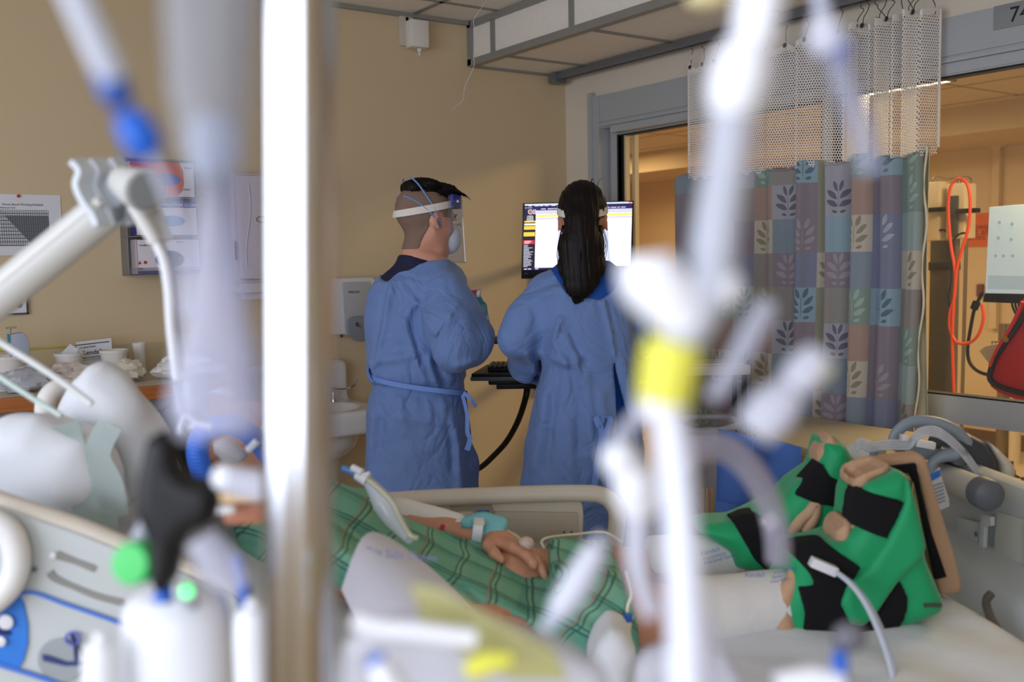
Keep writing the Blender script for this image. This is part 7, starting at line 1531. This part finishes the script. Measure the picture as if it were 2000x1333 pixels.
# bag with yellow label at the bottom centre
t = T('drainage_bag', 'clear drainage bag with pale yellow label at the bottom centre close to the camera', 'bag', L(920, 1400, .5))
g, f = puff([(668, 1250), (710, 1215), (800, 1196), (960, 1205), (1090, 1245), (1180, 1300), (1215, 1420), (668, 1420)], .52, .010, .009, .0035)
part('bag_film', g.mesh(f, 1), glassmat('grey milky film', (222, 222, 228), .62, .2), t, 180)
part('yellow_label', prism([L(x, y, .485) for x, y in ((800, 1140), (860, 1150), (960, 1205), (1080, 1270), (1110, 1330), (1000, 1330), (890, 1270), (820, 1210))], (0, .003, 0), .001), glassmat('pale yellow film', (224, 222, 168), .38, .3), t)
part('yellow_clip', tube([L(912, 1312, .46), L(950, 1296, .46), L(1000, 1288, .46)], [.0046, .0058, .003], 12), M_yel, t, 60)
part('bag_tube', tube(PT([(690, 1208), (740, 1226), (830, 1236), (930, 1248)], .46, 5), .0047, 12), M_wpl, t, 60)
part('bag_port', tube([L(735, 1290, .44), L(765, 1345, .44), L(790, 1400, .44)], [.0046, .0076, .0084], 14), M_wpl, t, 60); part('blue_port_ring', tube([L(730, 1284, .44), L(742, 1302, .44)], .0047, 12), M_bcor, t, 60)
# low right blurred connectors
t = T('low_connector', 'white connector with an upright blue tip at the bottom edge on the mattress side', 'connector', L(1600, 1400, .48))
part('white_body', tube([L(1520, 1345, .48), L(1580, 1330, .48), L(1640, 1340, .48)], .008, 14), M_wpl, t, 60); part('blue_tip', tube([L(1641, 1272, .48), L(1640, 1400, .48)], [.0034, .0046], 12), M_bconn, t, 60); part('grey_cap', ball(L(1658, 1245, .56), (.010, .008, .009)), glassmat('smoky cap', (130, 130, 140), .7, .2), t, 180)
g, f = puff([(1238, 1290), (1270, 1262), (1340, 1255), (1420, 1275), (1450, 1330), (1450, 1420), (1230, 1420)], .62, .012, .010, .004)
S('milky_pouch', 'milky white pouch at the bottom edge beneath the main infusion line', 'pouch', g.mesh(f, 1), M_soft, 'A', smooth=180)
S('glow_blob', 'small cream blob standing in for a yellowish glow at the very top edge above the ceiling band', 'cap', ball(L(1384, -2, .44), (.010, .006, .0045)), mat('cream glow colour', (214, 200, 150), .5), 'A', smooth=180)  # cream ball that puts a soft yellowish glow into colour
# ================================================================== faces
M_lip = mat('lip', (176, 104, 94), .45); M_brow = mat('dark eyebrow hair', (40, 28, 24), .7); M_lid = mat('eyelid skin', (186, 132, 104), .5)
def facebits(parent, c, M, k, closed=False, mouth=True):
    for s_ in (-1, 1):
        part('eyebrow', tf(tube(sm([(.014*s_, .1005, .020), (.030*s_, .0975, .027), (.046*s_, .0845, .023)], 5), [.0022, .0034, .0014], 8, sq=(1, .7)), c, M, k), M_brow, parent, 60)
        if closed:
            part('eyelid', tf(ball((.031*s_, .0855, .003), .0130), c, M, k), M_lid, parent, 180)
            part('eyelash_line', tf(tube(sm([(.020*s_, .0945, .0), (.031*s_, .0985, -.003), (.042*s_, .0925, .0)], 4), .0009, 5), c, M, k), M_brow, parent, 60)
        else:
            part('eyelid', tf(ball((.031*s_, .0862, .0085), (.0128, .0122, .0098)), c, M, k), M_lid, parent, 180)
            part('iris', tf(ball((.031*s_, .0958, .001), (.0050, .0042, .0048)), c, M, k), mat('brown iris', (60, 40, 28), .2), parent, 180)
    if mouth: part('lips', tf(J(tube(sm([(-.022, .0885, -.0640), (-.010, .0975, -.0615), (0, .0985, -.0625), (.010, .0975, -.0615), (.022, .0885, -.0640)], 4), [.0015, .0038, .0032, .0038, .0015], 8), tube(sm([(-.021, .0880, -.0665), (0, .0965, -.0705), (.021, .0880, -.0665)], 5), [.0015, .0045, .0015], 8)), c, M, k), M_lip, parent, 180)
facebits(man, hc, HMm, hk, mouth=False); facebits(wom, hw, HW, kw_, mouth=False); facebits(pat, hp, HP, 1.0, closed=True)
part('tube_tape', tf(ribbon([(-.060, .052, -.060), (-.04, .078, -.055), (-.02, .094, -.052), (0, .099, -.051), (.02, .094, -.052), (.04, .078, -.055), (.060, .052, -.060)], (0, 0, 1), .012, .002), hp, HP, 1.0), M_white, pat, 60)
# near hand of the patient, resting on the gown
w0 = Vector(Q(866, 1206, 1.64)); g3 = G3(w0-Vector((.06, .11, .09)), w0+Vector((.22, .11, .09)), .0042)
f = hand(g3, w0, (1, .08, -.10), (0, .15, -1), [.20, .24, .28, .34], .98, -1); f = smin(f, g3.cone(w0-Vector((.05, 0, -.004)), w0+Vector((.01, 0, 0)), .028, .026), .012)
part('right_hand', g3.mesh(f, 1), M_psk, pat, 180)
# ================================================================== light
w = bpy.data.worlds.new('sky'); sc.world = w; w.use_nodes = True
w.node_tree.nodes['Background'].inputs[0].default_value = (.62, .76, 1, 1); w.node_tree.nodes['Background'].inputs[1].default_value = .35
def area(name, loc, rot, sx, sy, power, rgb, spread=180):
    ld = bpy.data.lights.new(name, 'AREA'); ld.shape = 'RECTANGLE'; ld.size = sx; ld.size_y = sy; ld.energy = power; ld.color = lin(rgb)[:3]; ld.spread = radians(spread)
    o = bpy.data.objects.new(name, ld); COL.objects.link(o); o.location = loc; o.rotation_euler = rot
area('daylight_left_window', (-2.15, .55, 1.65), (0, radians(-90), 0), 1.5, 3.6, 97, (230, 237, 255))
area('daylight_rear_window', (-.9, -1.9, 1.6), (radians(90), 0, 0), 1.2, 1.55, 36, (230, 237, 255))
for (x, y, p) in ((4.4, 1.7, 66), (5.0, 4.6, 26), (5.6, 7.0, 26)):
    area('corridor_lamp', (x, y, ZK-.03), (0, 0, 0), .6, 1.2, p, (255, 220, 166))
vs_ = sc.view_settings; vs_.view_transform = 'Standard'; vs_.look = 'None'; vs_.exposure = 0.0; vs_.gamma = 1.0; vs_.use_curve_mapping = False
try: sc.cycles.max_bounces = 10; sc.cycles.transparent_max_bounces = 24
except Exception: pass
